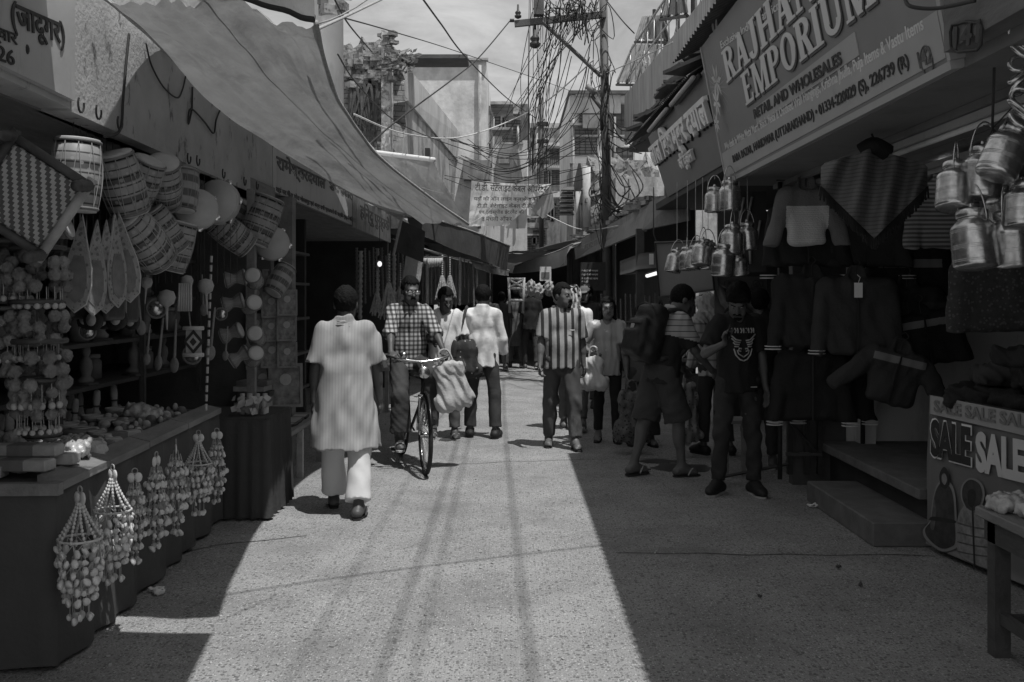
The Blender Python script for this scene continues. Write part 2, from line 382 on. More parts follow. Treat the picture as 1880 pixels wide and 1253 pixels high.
m_wood = M('worn_wood', .20, .7, .35, 8, .3, stretch=(1, .25, 1))
m_woodd = M('dark_wood', .07, .6, .35, 8, .3, stretch=(1, .25, 1))
m_iron = M('iron', .05, .5, .3, 8, .1, metal=.3)
m_pole = M('pole_iron', .10, .7, .4, 6, .2, stretch=(1, 1, .3))
m_cable = M('cable', .03, .6, .2, 5, 0)
m_cablel = M('pale_cable', .55, .6, .2, 5, 0)
m_rope = M('rope', .35, .9, .3, 30, .2)
m_tarp = M('tarp_cloth', .38, .85, .22, 3.0, .8, transl=.20, bscale=26, stretch=(1, .35, 1), blotch=(2.4, .46, .68, .62, (1, .35, 1)))
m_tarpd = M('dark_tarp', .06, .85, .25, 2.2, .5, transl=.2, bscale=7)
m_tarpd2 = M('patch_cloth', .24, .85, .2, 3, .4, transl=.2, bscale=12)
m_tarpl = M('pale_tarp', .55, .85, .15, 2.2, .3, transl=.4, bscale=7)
m_glass = M('window_pane', .04, .15, .1, 3, 0, spec=.5)
m_shut = M('shutter', .16, .6, .2, 4, .1, pat=stripes(2, .11, .3, .05))
m_ink = M('sign_ink', .03, .6, .3, 20, 0)
m_signw = M('sign_white', .42, .55, .1, 3, .05, blotch=(5, .55, .7, .6, (1, 1, .2)))
m_stone = M('step_stone', .15, .75, .3, 7, .3, bscale=60)

road = tag(MB().sheet([[V((x, y, 0)) for x in np.linspace(-40, 40, 5)] for y in (-12, 0, 40, 80, 160)]).build('road', m_road), kind='structure')

def quad(mb, a, b, c, d, t, nx=2, ny=2):
    g = [[V(a).lerp(V(b), i/(nx-1)).lerp(V(d).lerp(V(c), i/(nx-1)), j/(ny-1)) for i in range(nx)] for j in range(ny)]
    return mb.sheet(g, t)
def corrugated(mb, a, b, c, d, waves, amp, t=.004, ny=3, seg=6):
    nx = waves*seg+1; a, b, c, d = map(V, (a, b, c, d)); n = (b-a).cross(d-a).normalized()
    g = [[a.lerp(b, i/(nx-1)).lerp(d.lerp(c, i/(nx-1)), j/(ny-1))+n*amp*math.sin(2*math.pi*i/seg) for i in range(nx)] for j in range(ny)]
    return mb.sheet(g, t)
def LX(d): return -1.77-.037*d                                       # left shop line

# ---------------------------------------------------------------- left row of shops
s1 = thing('shop_building', 'left stall building with mouldy plaster fascia above the hanging drums', 'building', (-2.1, 5, 0))
b = MB()
fa = [V((LX(d), d, 0)) for d in (4.36, 8.68)]
T_ = V((-.15, -.004, 0))
def slab(mb, p, q, z0, z1, t):                                        # vertical panel from p to q, thickness to the left
    p, q = V(p), V(q); n = V((0, 0, 1)).cross((q-p).normalized())*t
    v = [p+V((0, 0, z0)), q+V((0, 0, z0)), q+n+V((0, 0, z0)), p+n+V((0, 0, z0)), p+V((0, 0, z1)), q+V((0, 0, z1)), q+n+V((0, 0, z1)), p+n+V((0, 0, z1))]
    return mb.add(v, [(0, 3, 2, 1), (4, 5, 6, 7), (0, 1, 5, 4), (1, 2, 6, 5), (2, 3, 7, 6), (3, 0, 4, 7)])
slab(MB(), fa[0], fa[1], 2.40, 3.5, .15).build('fascia', m_plaster, s1).parent
mb = MB(); slab(mb, fa[0], fa[1], 2.40, 3.5, .15); 
slab(MB(), (LX(1.2), 1.2, 0), (LX(4.35), 4.35, 0), 2.41, 3.5, .15).build('fascia', m_plaster, s1)
MB().box((-4.2, 1.2, 2.40), (-2.06, 8.66, 2.52)).build('ceiling', m_wood, s1)
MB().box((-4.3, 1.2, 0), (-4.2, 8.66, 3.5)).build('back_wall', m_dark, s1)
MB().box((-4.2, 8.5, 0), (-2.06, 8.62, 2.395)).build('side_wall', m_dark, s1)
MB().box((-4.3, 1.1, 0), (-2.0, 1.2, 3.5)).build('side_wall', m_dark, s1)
MB().box((-4.2, 1.2, .0), (-2.9, 8.5, .25)).build('plinth', m_stone, s1)
MB().box((-4.3, 1.2, 3.5), (-2.0, 8.66, 3.62)).build('roof', m_plaster, s1)
MB().box((-4.3, 1.2, 3.62), (-3.0, 8.66, 6.2)).build('unseen_shade_wall', m_grime, s1)  # unseen upper storey, added for the shade it gives
for x, y in ((132, 192), (165, 205), (205, 225), (335, 290), (352, 294), (400, 318), (440, 332), (463, 340)):
    p = hit(x, y, fa[0], V((1, .037, 0)))+V((.02, 0, 0)); r = .03
    MB().tube([p+V((.02, r*math.cos(q), r*math.sin(q)*1.2)) for q in np.linspace(2.4, 6.6, 9)], .005, 5).build('hook', m_iron, s1)

fs_o, fs_n = V((LX(4)+.03, 4, 0)), V((1, .037, 0)).normalized()
sg = thing('sign_board', 'painted shop sign in dark Hindi letters at the top left corner', 'sign', (LX(3.5), 3.5, 2.43))
slab(MB(), (LX(2.4)+.03, 2.4, 0), (LX(4.33)+.03, 4.33, 0), 2.44, 3.45, .028).build('board', m_signw, sg)
def onplane(o, n): return lambda x, y: hit(x, y, o, n)
h1 = onplane(fs_o, fs_n); UP = V((0, 0, 1))
def put_text(s, hp, bl, br, top, mat, parent, bold=.0, ext=.004, name='lettering', lift=.002):
    a, b_ = hp(*bl), hp(*br); t = hp(bl[0], top); return lettering(s, a, b_, t-a, mat, parent, name, bold, ext, lift=lift)
put_text('(जादूगर)', h1, (20, 62), (118, 98), 0, m_ink, sg, .02)
put_text('हिरद्वार', h1, (-60, 60), (31, 92), 20, m_ink, sg, .015)
put_text('9026', h1, (-42, 98), (25, 122), 68, m_ink, sg, .01)
MB().ball(h1(50, 91), (.006, .016, .02)).build('dot', m_ink, sg)

def hang_cable(name, label, pts, r, mat=m_cable, n=40, cat='cable', group=None):
    o = MB().tube(spline(pts, n), r, 5).build(name, mat, None, True); return tag(o, label, cat, group)
f0 = onplane(fa[0]+V((.012, 0, 0)), V((1, .037, 0)))
hang_cable('cable', 'black cable running down the plaster fascia to its lower edge', [f0(237, 62), f0(232, 110), f0(226, 180), f0(220, 240), f0(190, 252)], .007)
hang_cable('cable', 'looped dark wire drooping on the plaster fascia below the tarp', [f0(268, 80), f0(278, 120), f0(300, 160), f0(325, 180), f0(335, 165), f0(341, 140)], .005)
hang_cable('cable', 'zigzag dark wire with a dangling plug on the plaster fascia', [f0(353, 160), f0(352, 200), f0(346, 228), f0(350, 200), f0(375, 224), f0(392, 245), f0(397, 220), f0(405, 200)], .006)

s2 = thing('bookshop_building', 'bookshop with dark shelves behind the long pale Hindi signboard', 'building', (-2.1, 13, 0))
MB().box((-4.6, 8.72, 2.5), (-2.13, 17.2, 2.6)).build('ceiling', m_wood, s2)
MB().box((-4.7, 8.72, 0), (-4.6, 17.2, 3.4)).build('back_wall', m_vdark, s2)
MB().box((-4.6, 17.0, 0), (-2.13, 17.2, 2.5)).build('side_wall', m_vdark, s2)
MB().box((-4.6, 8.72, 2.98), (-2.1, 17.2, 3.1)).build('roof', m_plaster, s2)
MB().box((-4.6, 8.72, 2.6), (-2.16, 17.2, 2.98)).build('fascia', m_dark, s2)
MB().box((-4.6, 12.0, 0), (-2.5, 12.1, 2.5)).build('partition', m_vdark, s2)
MB().box((-2.14, 9.15, 0), (-2.02, 9.3, 2.495)).build('post', m_wood, s2)
MB().box((-2.42, 8.8, 0), (-2.30, 8.95, 2.495)).build('post', m_wood, s2)
sh = MB()
for z in (.5, .9, 1.3, 1.7, 2.05): sh.box((-2.75, 8.8, z), (-2.42, 11.9, z+.03))
sh.build('shelf', m_woodd, s2)

sb = thing('sign_board', 'long pale signboard of the bookshop in bold Hindi letters', 'sign', (-2.09, 11, 2.5))
MB().box((-2.12, 8.70, 2.5), (-2.09, 13.0, 2.95)).build('board', m_signw, sb)
m_inkf = M('faded_ink', .10, .7, .4, 12, 0)
h2 = onplane(V((-2.09, 9, 0)), V((1, 0, 0)))
put_text('रामेश्वरदयाल', h2, (507, 318), (597, 355), 278, m_inkf, sb, .03)
put_text('बुकसेलर', h2, (603, 346), (646, 374), 318, m_inkf, sb, .03)
put_text('यहां पर गीता प्रेस गोरखपुर एवं अन्य सभी प्रकाशनों की धार्मिक पुस्तकें मिलती हैं', h2, (506, 355), (652, 411), 340, m_inkf, sb, .012)
sb2 = thing('sign_board', 'narrower stained signboard with big thin Hindi letters beside the bookshop sign', 'sign', (-2.09, 15, 2.5))
MB().box((-2.125, 13.04, 2.48), (-2.085, 17.1, 2.95)).build('board', M('stained_board', .28, .7, .3, 3, .1, blotch=(4, .5, .65, .5)), sb2)
put_text('हिन्दू पुस्तकें', onplane(V((-2.085, 9, 0)), V((1, 0, 0))), (661, 407), (714, 432), 368, m_inkf, sb2, .01)

s3 = thing('row_of_shops', 'far left shops in deep shade under the dark awnings', 'building', (-2.3, 24, 0))
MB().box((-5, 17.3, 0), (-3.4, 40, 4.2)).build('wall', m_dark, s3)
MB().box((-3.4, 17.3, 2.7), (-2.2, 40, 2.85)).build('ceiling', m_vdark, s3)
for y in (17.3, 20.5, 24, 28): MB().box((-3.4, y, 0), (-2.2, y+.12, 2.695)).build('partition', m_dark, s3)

# ---------------------------------------------------------------- overhead cloths
def tie(mb, p, q, r=.004): mb.tube(sag(p, q, .03, 6), r, 4)
g = patch([[P(185, -5, 4.24), P(285, -3, 4.15), P(372, 2, 4.10), P(480, 26, 4.08), P(580, 45, 4.12)],
           [P(300, 100, 5.62), P(370, 92, 5.4), P(450, 85, 5.2), P(530, 85, 5.1), P(594, 100, 5.0)],
           [P(420, 215, 7.2), P(480, 205, 7.0), P(540, 195, 6.8), P(590, 190, 6.6), P(630, 205, 6.5)],
           [P(590, 326, 11.0), P(620, 308, 10.2), P(655, 300, 9.2), P(690, 295, 8.8), P(712, 300, 8.6)],
           [P(735, 400, 15.5), P(765, 407, 14), P(800, 410, 12.5), P(830, 411, 11.3), P(860, 411, 10.2)]], 49, 61)
wrinkle(g, .06, .13, .05, (0, 0, 1), 2); wrinkle(g, .030, .45, .09, (0, 0, 1), 5); wrinkle(g, .012, 1.1, .2, (0, 0, 1), 9)
tp = thing('tarpaulin', 'large sagging grey cloth stretched over the street at upper left', 'tarpaulin', (-1.4, 7, 2.7))
MB().sheet(g).build('cloth', m_tarp, tp, True)
for i in (24,): MB().tube([row[i]-V((0, 0, .001)) for row in g], .003, 5).build('seam', m_tarp, tp, True)
e = MB(); e.tube([row[-1] for row in g], .012, 6); e.tube([row[0] for row in g], .010, 6); e.build('edge_rope', m_rope, tp, True)
pt = MB(); q = patch([[P(722, 305, 8.55), P(740, 318, 8.7)], [P(724, 318, 8.6), P(745, 328, 8.8)]], 4, 4)
r = MB()
for a, b_ in ((P(580, 45, 4.05), P(720, -40, 4.4)), (P(860, 411, 10.2), P(905, 380, 13)), (P(775, 345, 8.9), P(835, 355, 20))): tie(r, a, b_)
r.build('tie_rope', m_rope, tp, True)
g = patch([[P(-900, -900, 2.2), P(-300, -860, 2.2), P(430, -780, 2.2)], [P(-420, -330, 3.0), P(250, -300, 3.0), P(560, -260, 3.0)], [P(-120, -70, 4.10), P(350, -22, 3.88), P(578, 36, 3.88)]], 33, 33)
wrinkle(g, .03, .2, .1, (0, 0, 1), 8)
tp2 = thing('tarpaulin', 'near overhead cloth whose dark edge crosses the top left', 'tarpaulin', (-1.4, 3, 2.8))
MB().sheet(g).build('cloth', m_tarp, tp2, True)
MB().tube([p for p in g[-1]], .016, 6).build('edge_rope', m_cable, tp2, True)

def valance(name, label, top, bot, mat, nx=40, ny=10, seed=0, back=None, bmat=None, amp=.05):
    t = thing(name, label, 'awning', (top[0].x, top[0].y, top[0].z-.5))
    g = patch([top, [a.lerp(b, .5) for a, b in zip(top, bot)], bot], nx, ny); wrinkle(g, amp, .25, .15, (.4, .6, .2), seed)
    MB().sheet(g).build('valance', mat, t, True)
    if back:
        g2 = patch([top, [a.lerp(b, .5)-V((0, 0, .05)) for a, b in zip(top, back)], back], nx, ny); wrinkle(g2, .04, .25, .2, (0, 0, 1), seed+3)
        MB().sheet(g2).build('canopy', bmat or mat, t, True)
    MB().tube(spline(top, 24), .015, 6).build('edge_pole', m_rope, t, True)
    return t
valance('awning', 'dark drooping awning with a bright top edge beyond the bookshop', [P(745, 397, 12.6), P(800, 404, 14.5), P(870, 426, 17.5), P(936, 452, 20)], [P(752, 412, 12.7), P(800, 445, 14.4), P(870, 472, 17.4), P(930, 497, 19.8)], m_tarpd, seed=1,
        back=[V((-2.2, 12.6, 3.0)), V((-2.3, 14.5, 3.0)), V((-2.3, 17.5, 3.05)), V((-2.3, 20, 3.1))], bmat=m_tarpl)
valance('awning', 'lower grey awning strip hanging under the dark left awning', [P(862, 478, 18), P(900, 488, 19.5), P(935, 497, 21.5)], [P(872, 492, 18), P(905, 503, 19.5), P(934, 507, 21.5)], m_tarp, seed=2,
        back=[V((-2.2, 18, 2.6)), V((-2.2, 20, 2.65)), V((-2.2, 22, 2.65))])
valance('awning', 'pale cloth awning meeting mid street from the right side', [P(945, 489, 24), P(985, 474, 22.5), P(1022, 462, 21.5), P(1052, 448, 20.5)], [P(941, 503, 24), P(985, 499, 22.4), P(1030, 489, 21.4), P(1040, 470, 20.4)], m_tarpl, seed=4,
        back=[V((2.2, 25, 3.0)), V((2.2, 23, 3.0)), V((2.2, 22, 2.95)), V((2.2, 20.5, 2.95))])
for i, (y0, lab) in enumerate(((22, 'first shade cloth added over the far street behind the pale awning'), (26, 'second shade cloth added over the far street in deep shade'), (30.5, 'last shade cloth added at the dark end of the street'))):
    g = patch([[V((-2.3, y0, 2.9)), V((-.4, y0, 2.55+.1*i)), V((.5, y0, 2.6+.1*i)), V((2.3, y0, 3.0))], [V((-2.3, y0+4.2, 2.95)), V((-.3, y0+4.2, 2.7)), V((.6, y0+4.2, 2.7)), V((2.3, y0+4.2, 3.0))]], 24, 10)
    wrinkle(g, .06, .3, .3, (0, 0, 1), i); t = thing('awning', lab, 'awning', (0, y0, 2.6)); MB().sheet(g).build('canopy', m_tarpd, t, True)  # cloths added over the far street to keep it in shade
# overlap piece so the ground beyond the walkers lies in shade, as between the two awnings
g = patch([[V((-2.2, 13.3, 3.02)), V((-1.5, 13.3, 2.75))], [V((-2.2, 22, 3.0)), V((-.1, 22, 2.62))]], 12, 20)
dbd = thing('awning_board', 'dark cloth panel hanging at the corner of the bookshop awning', 'board', P(755, 440, 12.3)); 
quad(MB(), P(737, 405, 12.3), P(778, 425, 12.9), P(775, 482, 12.9), P(722, 460, 12.3), .02).build('panel', m_tarpd, dbd)
MB().tube([P(738, 398, 12.2), P(722, 470, 12.2)], .02, 6).build('pole', m_rope, dbd)
ro = thing('tarpaulin', 'pale folded cloth with a bright top edge behind the large tarp', 'tarpaulin', P(770, 310, 14))
g = patch([[P(672, 278, 15), P(735, 286, 14.5), P(795, 295, 14)], [P(700, 300, 15), P(770, 330, 14.5), P(820, 345, 14)], [P(720, 330, 15), P(800, 400, 14.3), P(858, 412, 13.8)]], 24, 24); wrinkle(g, .06, .3, .3, (0, 1, 1), 6)
MB().sheet(g).build('cloth', m_tarp, ro, True)
MB().tube(spline([P(672, 278, 15), P(735, 286, 14.5), P(797, 294, 14)], 12), .035, 8).build('rolled_edge', m_whitewash, ro, True)

# ---------------------------------------------------------------- buildings behind
def building(label, lo, hi, mat, roof=None):
    t = thing('building', label, 'building', ((lo[0]+hi[0])/2, lo[1], lo[2])); MB().box(lo, hi).build('wall', mat, t)
    if roof: MB().box((lo[0]-.15, lo[1]-.15, hi[2]), (hi[0]+.15, hi[1]+.1, hi[2]+roof)).build('roof', m_grime, t)
    return t
def window(t, p, w, h, face='y', mat=m_glass, shade=.0, bars=3):
    """window on a face: 'y' looks at the camera, 'x' looks across the street towards +x, '-x' towards -x"""
    A = Matrix.Translation(V(p)) @ (Matrix.Identity(4) if face == 'y' else Matrix.Rotation(R(90 if face == 'x' else -90), 4, 'Z'))
    fr = MB(); fw = .06
    for lo, hi in (((-w/2-fw, -.05, -fw), (w/2+fw, .02, 0)), ((-w/2-fw, -.05, h), (w/2+fw, .02, h+fw)), ((-w/2-fw, -.05, 0), (-w/2, .02, h)), ((w/2, -.05, 0), (w/2+fw, .02, h))): fr.box(lo, hi, A)
    f = fr.build('window', m_grime, t)
    MB().box((-w/2, -.012, 0), (w/2, .02, h), A).build('pane', mat, f)
    gr = MB()
    for i in range(1, bars+1): x = -w/2+w*i/(bars+1); gr.tube([A @ V((x, -.03, 0)), A @ V((x, -.03, h))], .012, 4)
    gr.tube([A @ V((-w/2, -.03, h*.5)), A @ V((w/2, -.03, h*.5))], .012, 4); gr.build('grille', m_iron, f)
    if shade: MB().box((-w/2-.15, -shade, h+.09), (w/2+.15, -.052, h+.17), A).build('sunshade', m_grime, f)
    return f
# ruined brick house behind the big tarp
ru = thing('ruined_house', 'ruined brick house with crumbling plaster and a standing pillar on the left', 'building', (-3, 16, 0))
g = [[P(560+6.2*i, 102+14*noise.noise(V((i*.31, 3, 1)))+(9-j)*0+ (300-102)*j/9, 16.5+.35*noise.noise(V((i*.5, j*.7, 2)))+.15*noise.noise(V((i*1.7, j*1.9, 5)))) for i in range(27)] for j in range(10)]
MB().sheet(g, .35).build('brick_wall', m_brick, ru)
MB().box(tuple(P(700, 290, 15.2)), tuple(P(722, 68, 15.6)+V((0, 0, 0)))).build('pillar', M('flaking_pillar', .55, .9, .3, 3, .6, blotch=(6, .48, .58, .3)), ru)
cap = MB()
for i in range(26):
    p = P(U(697, 726), U(62, 150), 15.2+U(-.05, .1)); cap.cbox(p, (U(.06, .15), U(.06, .12), U(.04, .07)), rz=U(0, 3))
cap.build('broken_bricks', m_brick, ru)
rb = MB()
for i in range(150):
    x = U(610, 705); y = 96+abs(U(-1, 1))*60+(12*math.sin(x*.09)); p = P(x, y, 16.1+U(-.15, .2)); rb.cbox(p, (U(.08, .26), U(.1, .22), U(.05, .12)), rz=U(0, 3), T=None)
rb.build('rubble', m_rubble, ru); ru.children[-1]['kind'] = 'stuff'
rt = MB()
for i in range(34):
    x = U(640, 715); p = P(x, U(150, 185), 15.9); rt.tube(spline([p, p+V((U(-.1, .1), U(-.05, .05), -.3)), p+V((U(-.2, .2), 0, -U(.5, 1.0)))], 6), [.03, .028, .022, .018, .012, .006], 4)
rt.build('hanging_roots', m_woodd, ru); ru.children[-1]['kind'] = 'stuff'
MB().box(tuple(P(628, 107, 17.2)), (P(858, 0, 17.2).x, 17.9, P(0, 100, 17.2).z)).build('roof_slab', m_dark, ru)
MB().box(tuple(P(630, 132, 17.25)), (P(722, 0, 17.25).x, 18.0, P(0, 108, 17.25).z)).build('parapet', m_grime, ru)
# near left column at the top edge
cl_ = thing('column', 'pale round column with a broken capital at the top left of the sky', 'column', P(608, 200, 13))
MB().lathe([(.15, 0), (.14, 2.2), (.14, 2.9)], 16, Matrix.Translation(P(610, 200, 13))).build('shaft', m_whitewash, cl_, True)
c2 = MB()
for i in range(22): c2.cbox(P(U(596, 634), U(-30, 22), 13+U(-.1, .1)), (U(.08, .25), U(.08, .25), U(.06, .14)), rz=U(0, 3))
c2.build('capital', m_rubble, cl_)
MB().box(tuple(P(575, 90, 13.3)), tuple(P(600, -60, 13.6))).build('wall', m_whitewash, cl_)
# leafy weed on the ruin
wd = thing('plant', 'leafy weed growing on top of the ruined pillar', 'plant', P(738, 118, 15))
l = MB()
for i in range(90):
    p = P(738+U(-1, 1)*26, 108+U(-.6, 1)*24, 15+U(-.2, .2)); a = U(0, 6.28); s = U(.03, .075); u = V((math.cos(a), U(-.5, .5), math.sin(a)*.6)); w = u.orthogonal().normalized()
    l.add([p, p+u*s+w*s*.5, p+u*2*s, p+u*s-w*s*.5], [(0, 1, 2, 3)])
l.build('leaves', M('weed_leaf', .12, .7, .5, 30, 0, transl=.3), wd)
st = MB()
for i in range(8): st.tube(spline([P(728+U(-5, 8), 135, 15), P(735+U(-14, 14), 118, 15), P(738+U(-22, 22), 100, 15)], 6), .012, 4)
st.build('stem', m_woodd, wd)

bA = thing('building', 'house side with a long sloping pale parapet above the folded cloth', 'building', (-2.5, 20, 0))
a0, a1, a2, a3 = P(722, 116, 17), P(838, 252, 27), P(834, 302, 27), P(722, 178, 17)
quad(MB(), a0, a1, a2, a3, .2).build('parapet', m_plaster2, bA)
quad(MB(), a3+V((-.05, 0, -.003)), a2+V((-.05, 0, -.003)), P(828, 410, 27)+V((-.05, 0, 0)), P(722, 420, 17)+V((-.05, 0, 0)), .2).build('wall', m_grime, bA)
quad(MB(), P(726, 180, 17), P(836, 300, 27), P(800, 300, 27), P(700, 190, 17), .06).build('balcony_slab', m_plaster, bA)
for (x0, y0, x1, y1) in ((745, 250, 752, 290), (763, 262, 770, 296), (780, 272, 787, 302)):
    m = MB(); dd = 19.5; m.box(tuple(P(x0, y1, dd)), tuple(P(x1, y0, dd)+V((.02, .2, 0)))); m.build('window', m_vdark, bA)
bB = thing('building', 'tall whitewashed house with a streaked blank gable and sun shades', 'building', P(800, 400, 26))
p0, p1 = P(735, 560, 26), P(893, 113, 26); MB().box(tuple(p0), (p1.x, 38, p1.z)).build('wall', M('streaked_white', .66, .9, .16, 1.1, .35, blotch=(1.1, .42, .68, .5, (1, 1, .8)), bscale=10), bB)
c3 = MB(); c3.box((p0.x-.1, 25.85, p1.z), (p1.x+.05, 26.05, p1.z+.06)); c3.build('coping', m_grime, bB)
st_ = MB()
for (x, y) in ((893, 190), (909, 205), (915, 235)): pass
for (d, z0, z1) in ((29.0, 265, 205), (32.5, 235, 212), (31, 300, 250)):
    X = p1.x; zc0 = 1.6-(z0-540)*d/F; zc1 = 1.6-(z1-540)*d/F; window(bB, (X, d, zc0), 1.0, zc1-zc0, 'x', m_glass, .7)
bC = building('narrow house with a dark sheet shutter and a rough top storey, mid distance left', tuple(P(893, 560, 36)), (P(968, 0, 36).x, 47, P(0, 190, 36).z), m_plaster2)
MB().box(tuple(P(926, 221, 35.9)), tuple(P(962, 192, 35.99))).build('upper_panel', m_rubble, bC)
for (x0, y0, x1, y1) in ((958, 192, 975, 258), (938, 282, 962, 330), (877, 302, 903, 332)):
    quad(MB(), P(x0, y0, 35.6), P((x0+x1)/2+3, y0, 35.4), P(x1, y1, 35.0), P(x0, y1, 35.6), .05).build('shutter', m_tin, bC)
bD = building('far house with stacked balconies closing the end of the street', tuple(P(975, 560, 52)), (P(1052, 0, 52).x, 60, P(0, 236, 52).z), m_grime, .25)
for (y0, y1) in ((268, 262), (308, 302), (362, 352)):
    MB().box(tuple(P(1000, y0, 51)), tuple(P(1048, y1, 51)+V((0, .99, 0)))).build('balcony_slab', m_plaster2, bD)
for (x, y, w, h) in ((1019, 295, .55, .7), (1000, 350, .6, 1.0), (1022, 340, .8, .8), (1000, 405, .9, .7), (1028, 405, .9, .7), (955, 430, .8, .8), (985, 432, .8, .8)):
    window(bD, P(x, y, 51.98), w, h, 'y', m_shut, .25)
rl = MB()
for i in range(14): rl.tube([P(1000+3.6*i, 304, 50.95), P(1000+3.6*i, 290, 50.95)], .02, 4)
rl.tube([P(1000, 290, 50.95), P(1048, 290, 50.95)], .025, 4); rl.build('railing', m_iron, bD)
bF = building('low far house with small shuttered windows above the awnings', tuple(P(935, 560, 44)), (P(1000, 0, 44).x, 50, P(0, 418, 44).z), m_plaster2, .2)
for (x, y) in ((950, 462), (972, 462), (990, 448)): window(bF, P(x, y, 43.98), .55, .6, 'y', m_shut, .2)
bE = building('tall plain white house with a dark roof edge right of the pole', tuple(P(1046, 560, 38)), (P(1152, 0, 38).x+4, 46, P(0, 172, 38).z), m_whitewash)
MB().box(tuple(P(1044, 172, 37.6)), tuple(P(1160, 167, 37.6)+V((3.6, 8, .02)))).build('roof', m_dark, bE)
MB().box(tuple(P(1049, 208, 37.85)), tuple(P(1140, 173, 37.85)+V((0, .149, 0)))).build('plaster_band', m_plaster2, bE)  # band of duller plaster below the roof edge
MB().box(tuple(P(1049, 251, 37.85)), tuple(P(1150, 248, 37.85)+V((0, .149, 0)))).build('string_course', m_grime, bE)
window(bE, P(1141, 250, 37.98), 1.0, 1.2, 'y', m_tindark, 0)
window(bE, P(1143, 300, 37.98), .8, .6, 'y', m_tindark, 0)
bG = thing('stone_wall', 'rough rubble wall behind the utility pole', 'wall', P(1120, 420, 25))
g = [[P(1082+7*i, 297+5*noise.noise(V((i*.9, 0, 4)))+16*j, 25+.25*noise.noise(V((i*1.3, j*1.1, 9)))) for i in range(16)] for j in range(9)]
MB().sheet(g, .4).build('masonry', m_rubble, bG)
MB().tube([P(1077, 420, 24.4), P(1077, 306, 24.4)], .10, 10).build('drain_pipe', m_plaster2, bG, True)
bH = thing('building', 'shop front with slatted dark shutters under a tilted tin awning', 'building', P(1050, 420, 27))
MB().box(tuple(P(1052, 560, 27)), tuple(P(1082, 300, 27)+V((1.5, 3, 0)))).build('wall', m_grime, bH)
quad(MB(), P(1056, 375, 26), P(1077, 372, 24), P(1066, 300, 26.6), P(1046, 300, 28.6), .05).build('awning', m_tindark, bH)
sl_ = MB()
for i in range(6): quad(sl_, P(1030-1.5*i+4, 345+9*i, 26.6), P(1054, 345+9*i, 26.6), P(1054, 351+9*i, 26.2), P(1026-1.5*i+4, 351+9*i, 26.2), .03)
sl_.build('slat', m_tindark, bH); bH.children[-1]['kind'] = 'stuff'
for x in (1061, 1068): MB().tube([P(x, 430, 25.4), P(x, 352, 25.4)], .06, 8).build('pipe', m_plaster, bH, True)

for t_, x, y0, y1, d in ((bC, 905, 420, 205, 35.9), (bC, 950, 420, 230, 35.9), (bE, 1052, 420, 215, 37.9), (bE, 1128, 330, 215, 37.9), (bD, 985, 420, 245, 51.9), (bB, 760, 400, 150, 25.93), (bB, 880, 420, 120, 25.93)): MB().tube([P(x, y0, d-.05), P(x+1, y1, d-.05)], .045, 6).build('drain_pipe', m_grime, t_, True)
for t_, x, y, d in ((bC, 915, 300, 35.6), (bC, 945, 350, 35.6), (bE, 1070, 235, 37.6), (bD, 1040, 330, 51.5), (bB, 850, 330, 25.6)): MB().box(tuple(P(x, y, d)), (P(x, y, d).x+.7, d+.38, P(x, y, d).z+.5)).build('wall_box', m_tin, t_)
for t_, x, y, d, w, h in ((bC, 908, 245, 35.98, .7, .9), (bC, 940, 262, 35.98, .7, .9), (bE, 1085, 232, 37.98, .9, 1.0), (bE, 1075, 285, 37.98, .9, 1.0), (bB, 790, 330, 25.98, .8, .9)): window(t_, P(x, y, d), w, h, 'y', m_shut, .3)
# hanging cable-operator banner
bn = thing('banner', 'torn white cloth banner in Hindi lettering strung across the street', 'banner', P(935, 380, 20))
rows = []
for j in range(15):
    v = j/14; row = []
    for i in range(41):
        u = i/40; top = 330+ (8*u) + 26*u*(1-u)*.5; right = 1010-22*u*0
        x = 866+(1012-866)*u - 6*v*(1-u)+0; bot = 416-2*u if u < .48 else 414-((u-.48)/.52)**1.1*66
        x = x - (8*v*u if u > .5 else 0); y = top+(bot-top)*v
        row.append(P(x, y, 20+.12*math.sin(u*9+v*3)+.06*noise.noise(V((u*8, v*8, 0)))))
    rows.append(row)
MB().sheet(rows).build('cloth', M('banner_cloth', .85, .85, .08, 5, .2, transl=.55, blotch=(4, .55, .75, .55)), bn, True)
m_inkb = M('banner_ink', .06, .8, .3, 15, 0)
hb = onplane(V((0, 19.78, 0)), V((0, 1, 0)))
for s, bl, br, top in (('टी.डी. सेटेलाइट केबल ऑपरेटर', (872, 352), (1003, 356), 335), ('यहाँ की ऑन लाईन क्लासेज की', (870, 371), (988, 372), 360), ('टी.डी. सेटेलाइट केबल टी.डी.', (876, 383), (978, 383), 373), ('एव हाईस्पीड इंटरनेट की', (879, 395), (962, 395), 385), ('व मंथली ऑफर', (884, 407), (940, 406), 397)):
    put_text(s, hb, bl, br, top, m_inkb, bn, .015, .004)
dp = quad(MB(), P(975, 385, 19.9), P(1012, 341, 20), P(1018, 380, 20.1), P(996, 402, 20), .01).build('flap', M('banner_flap', .4, .85, .2, 5, .2, transl=.3), bn)

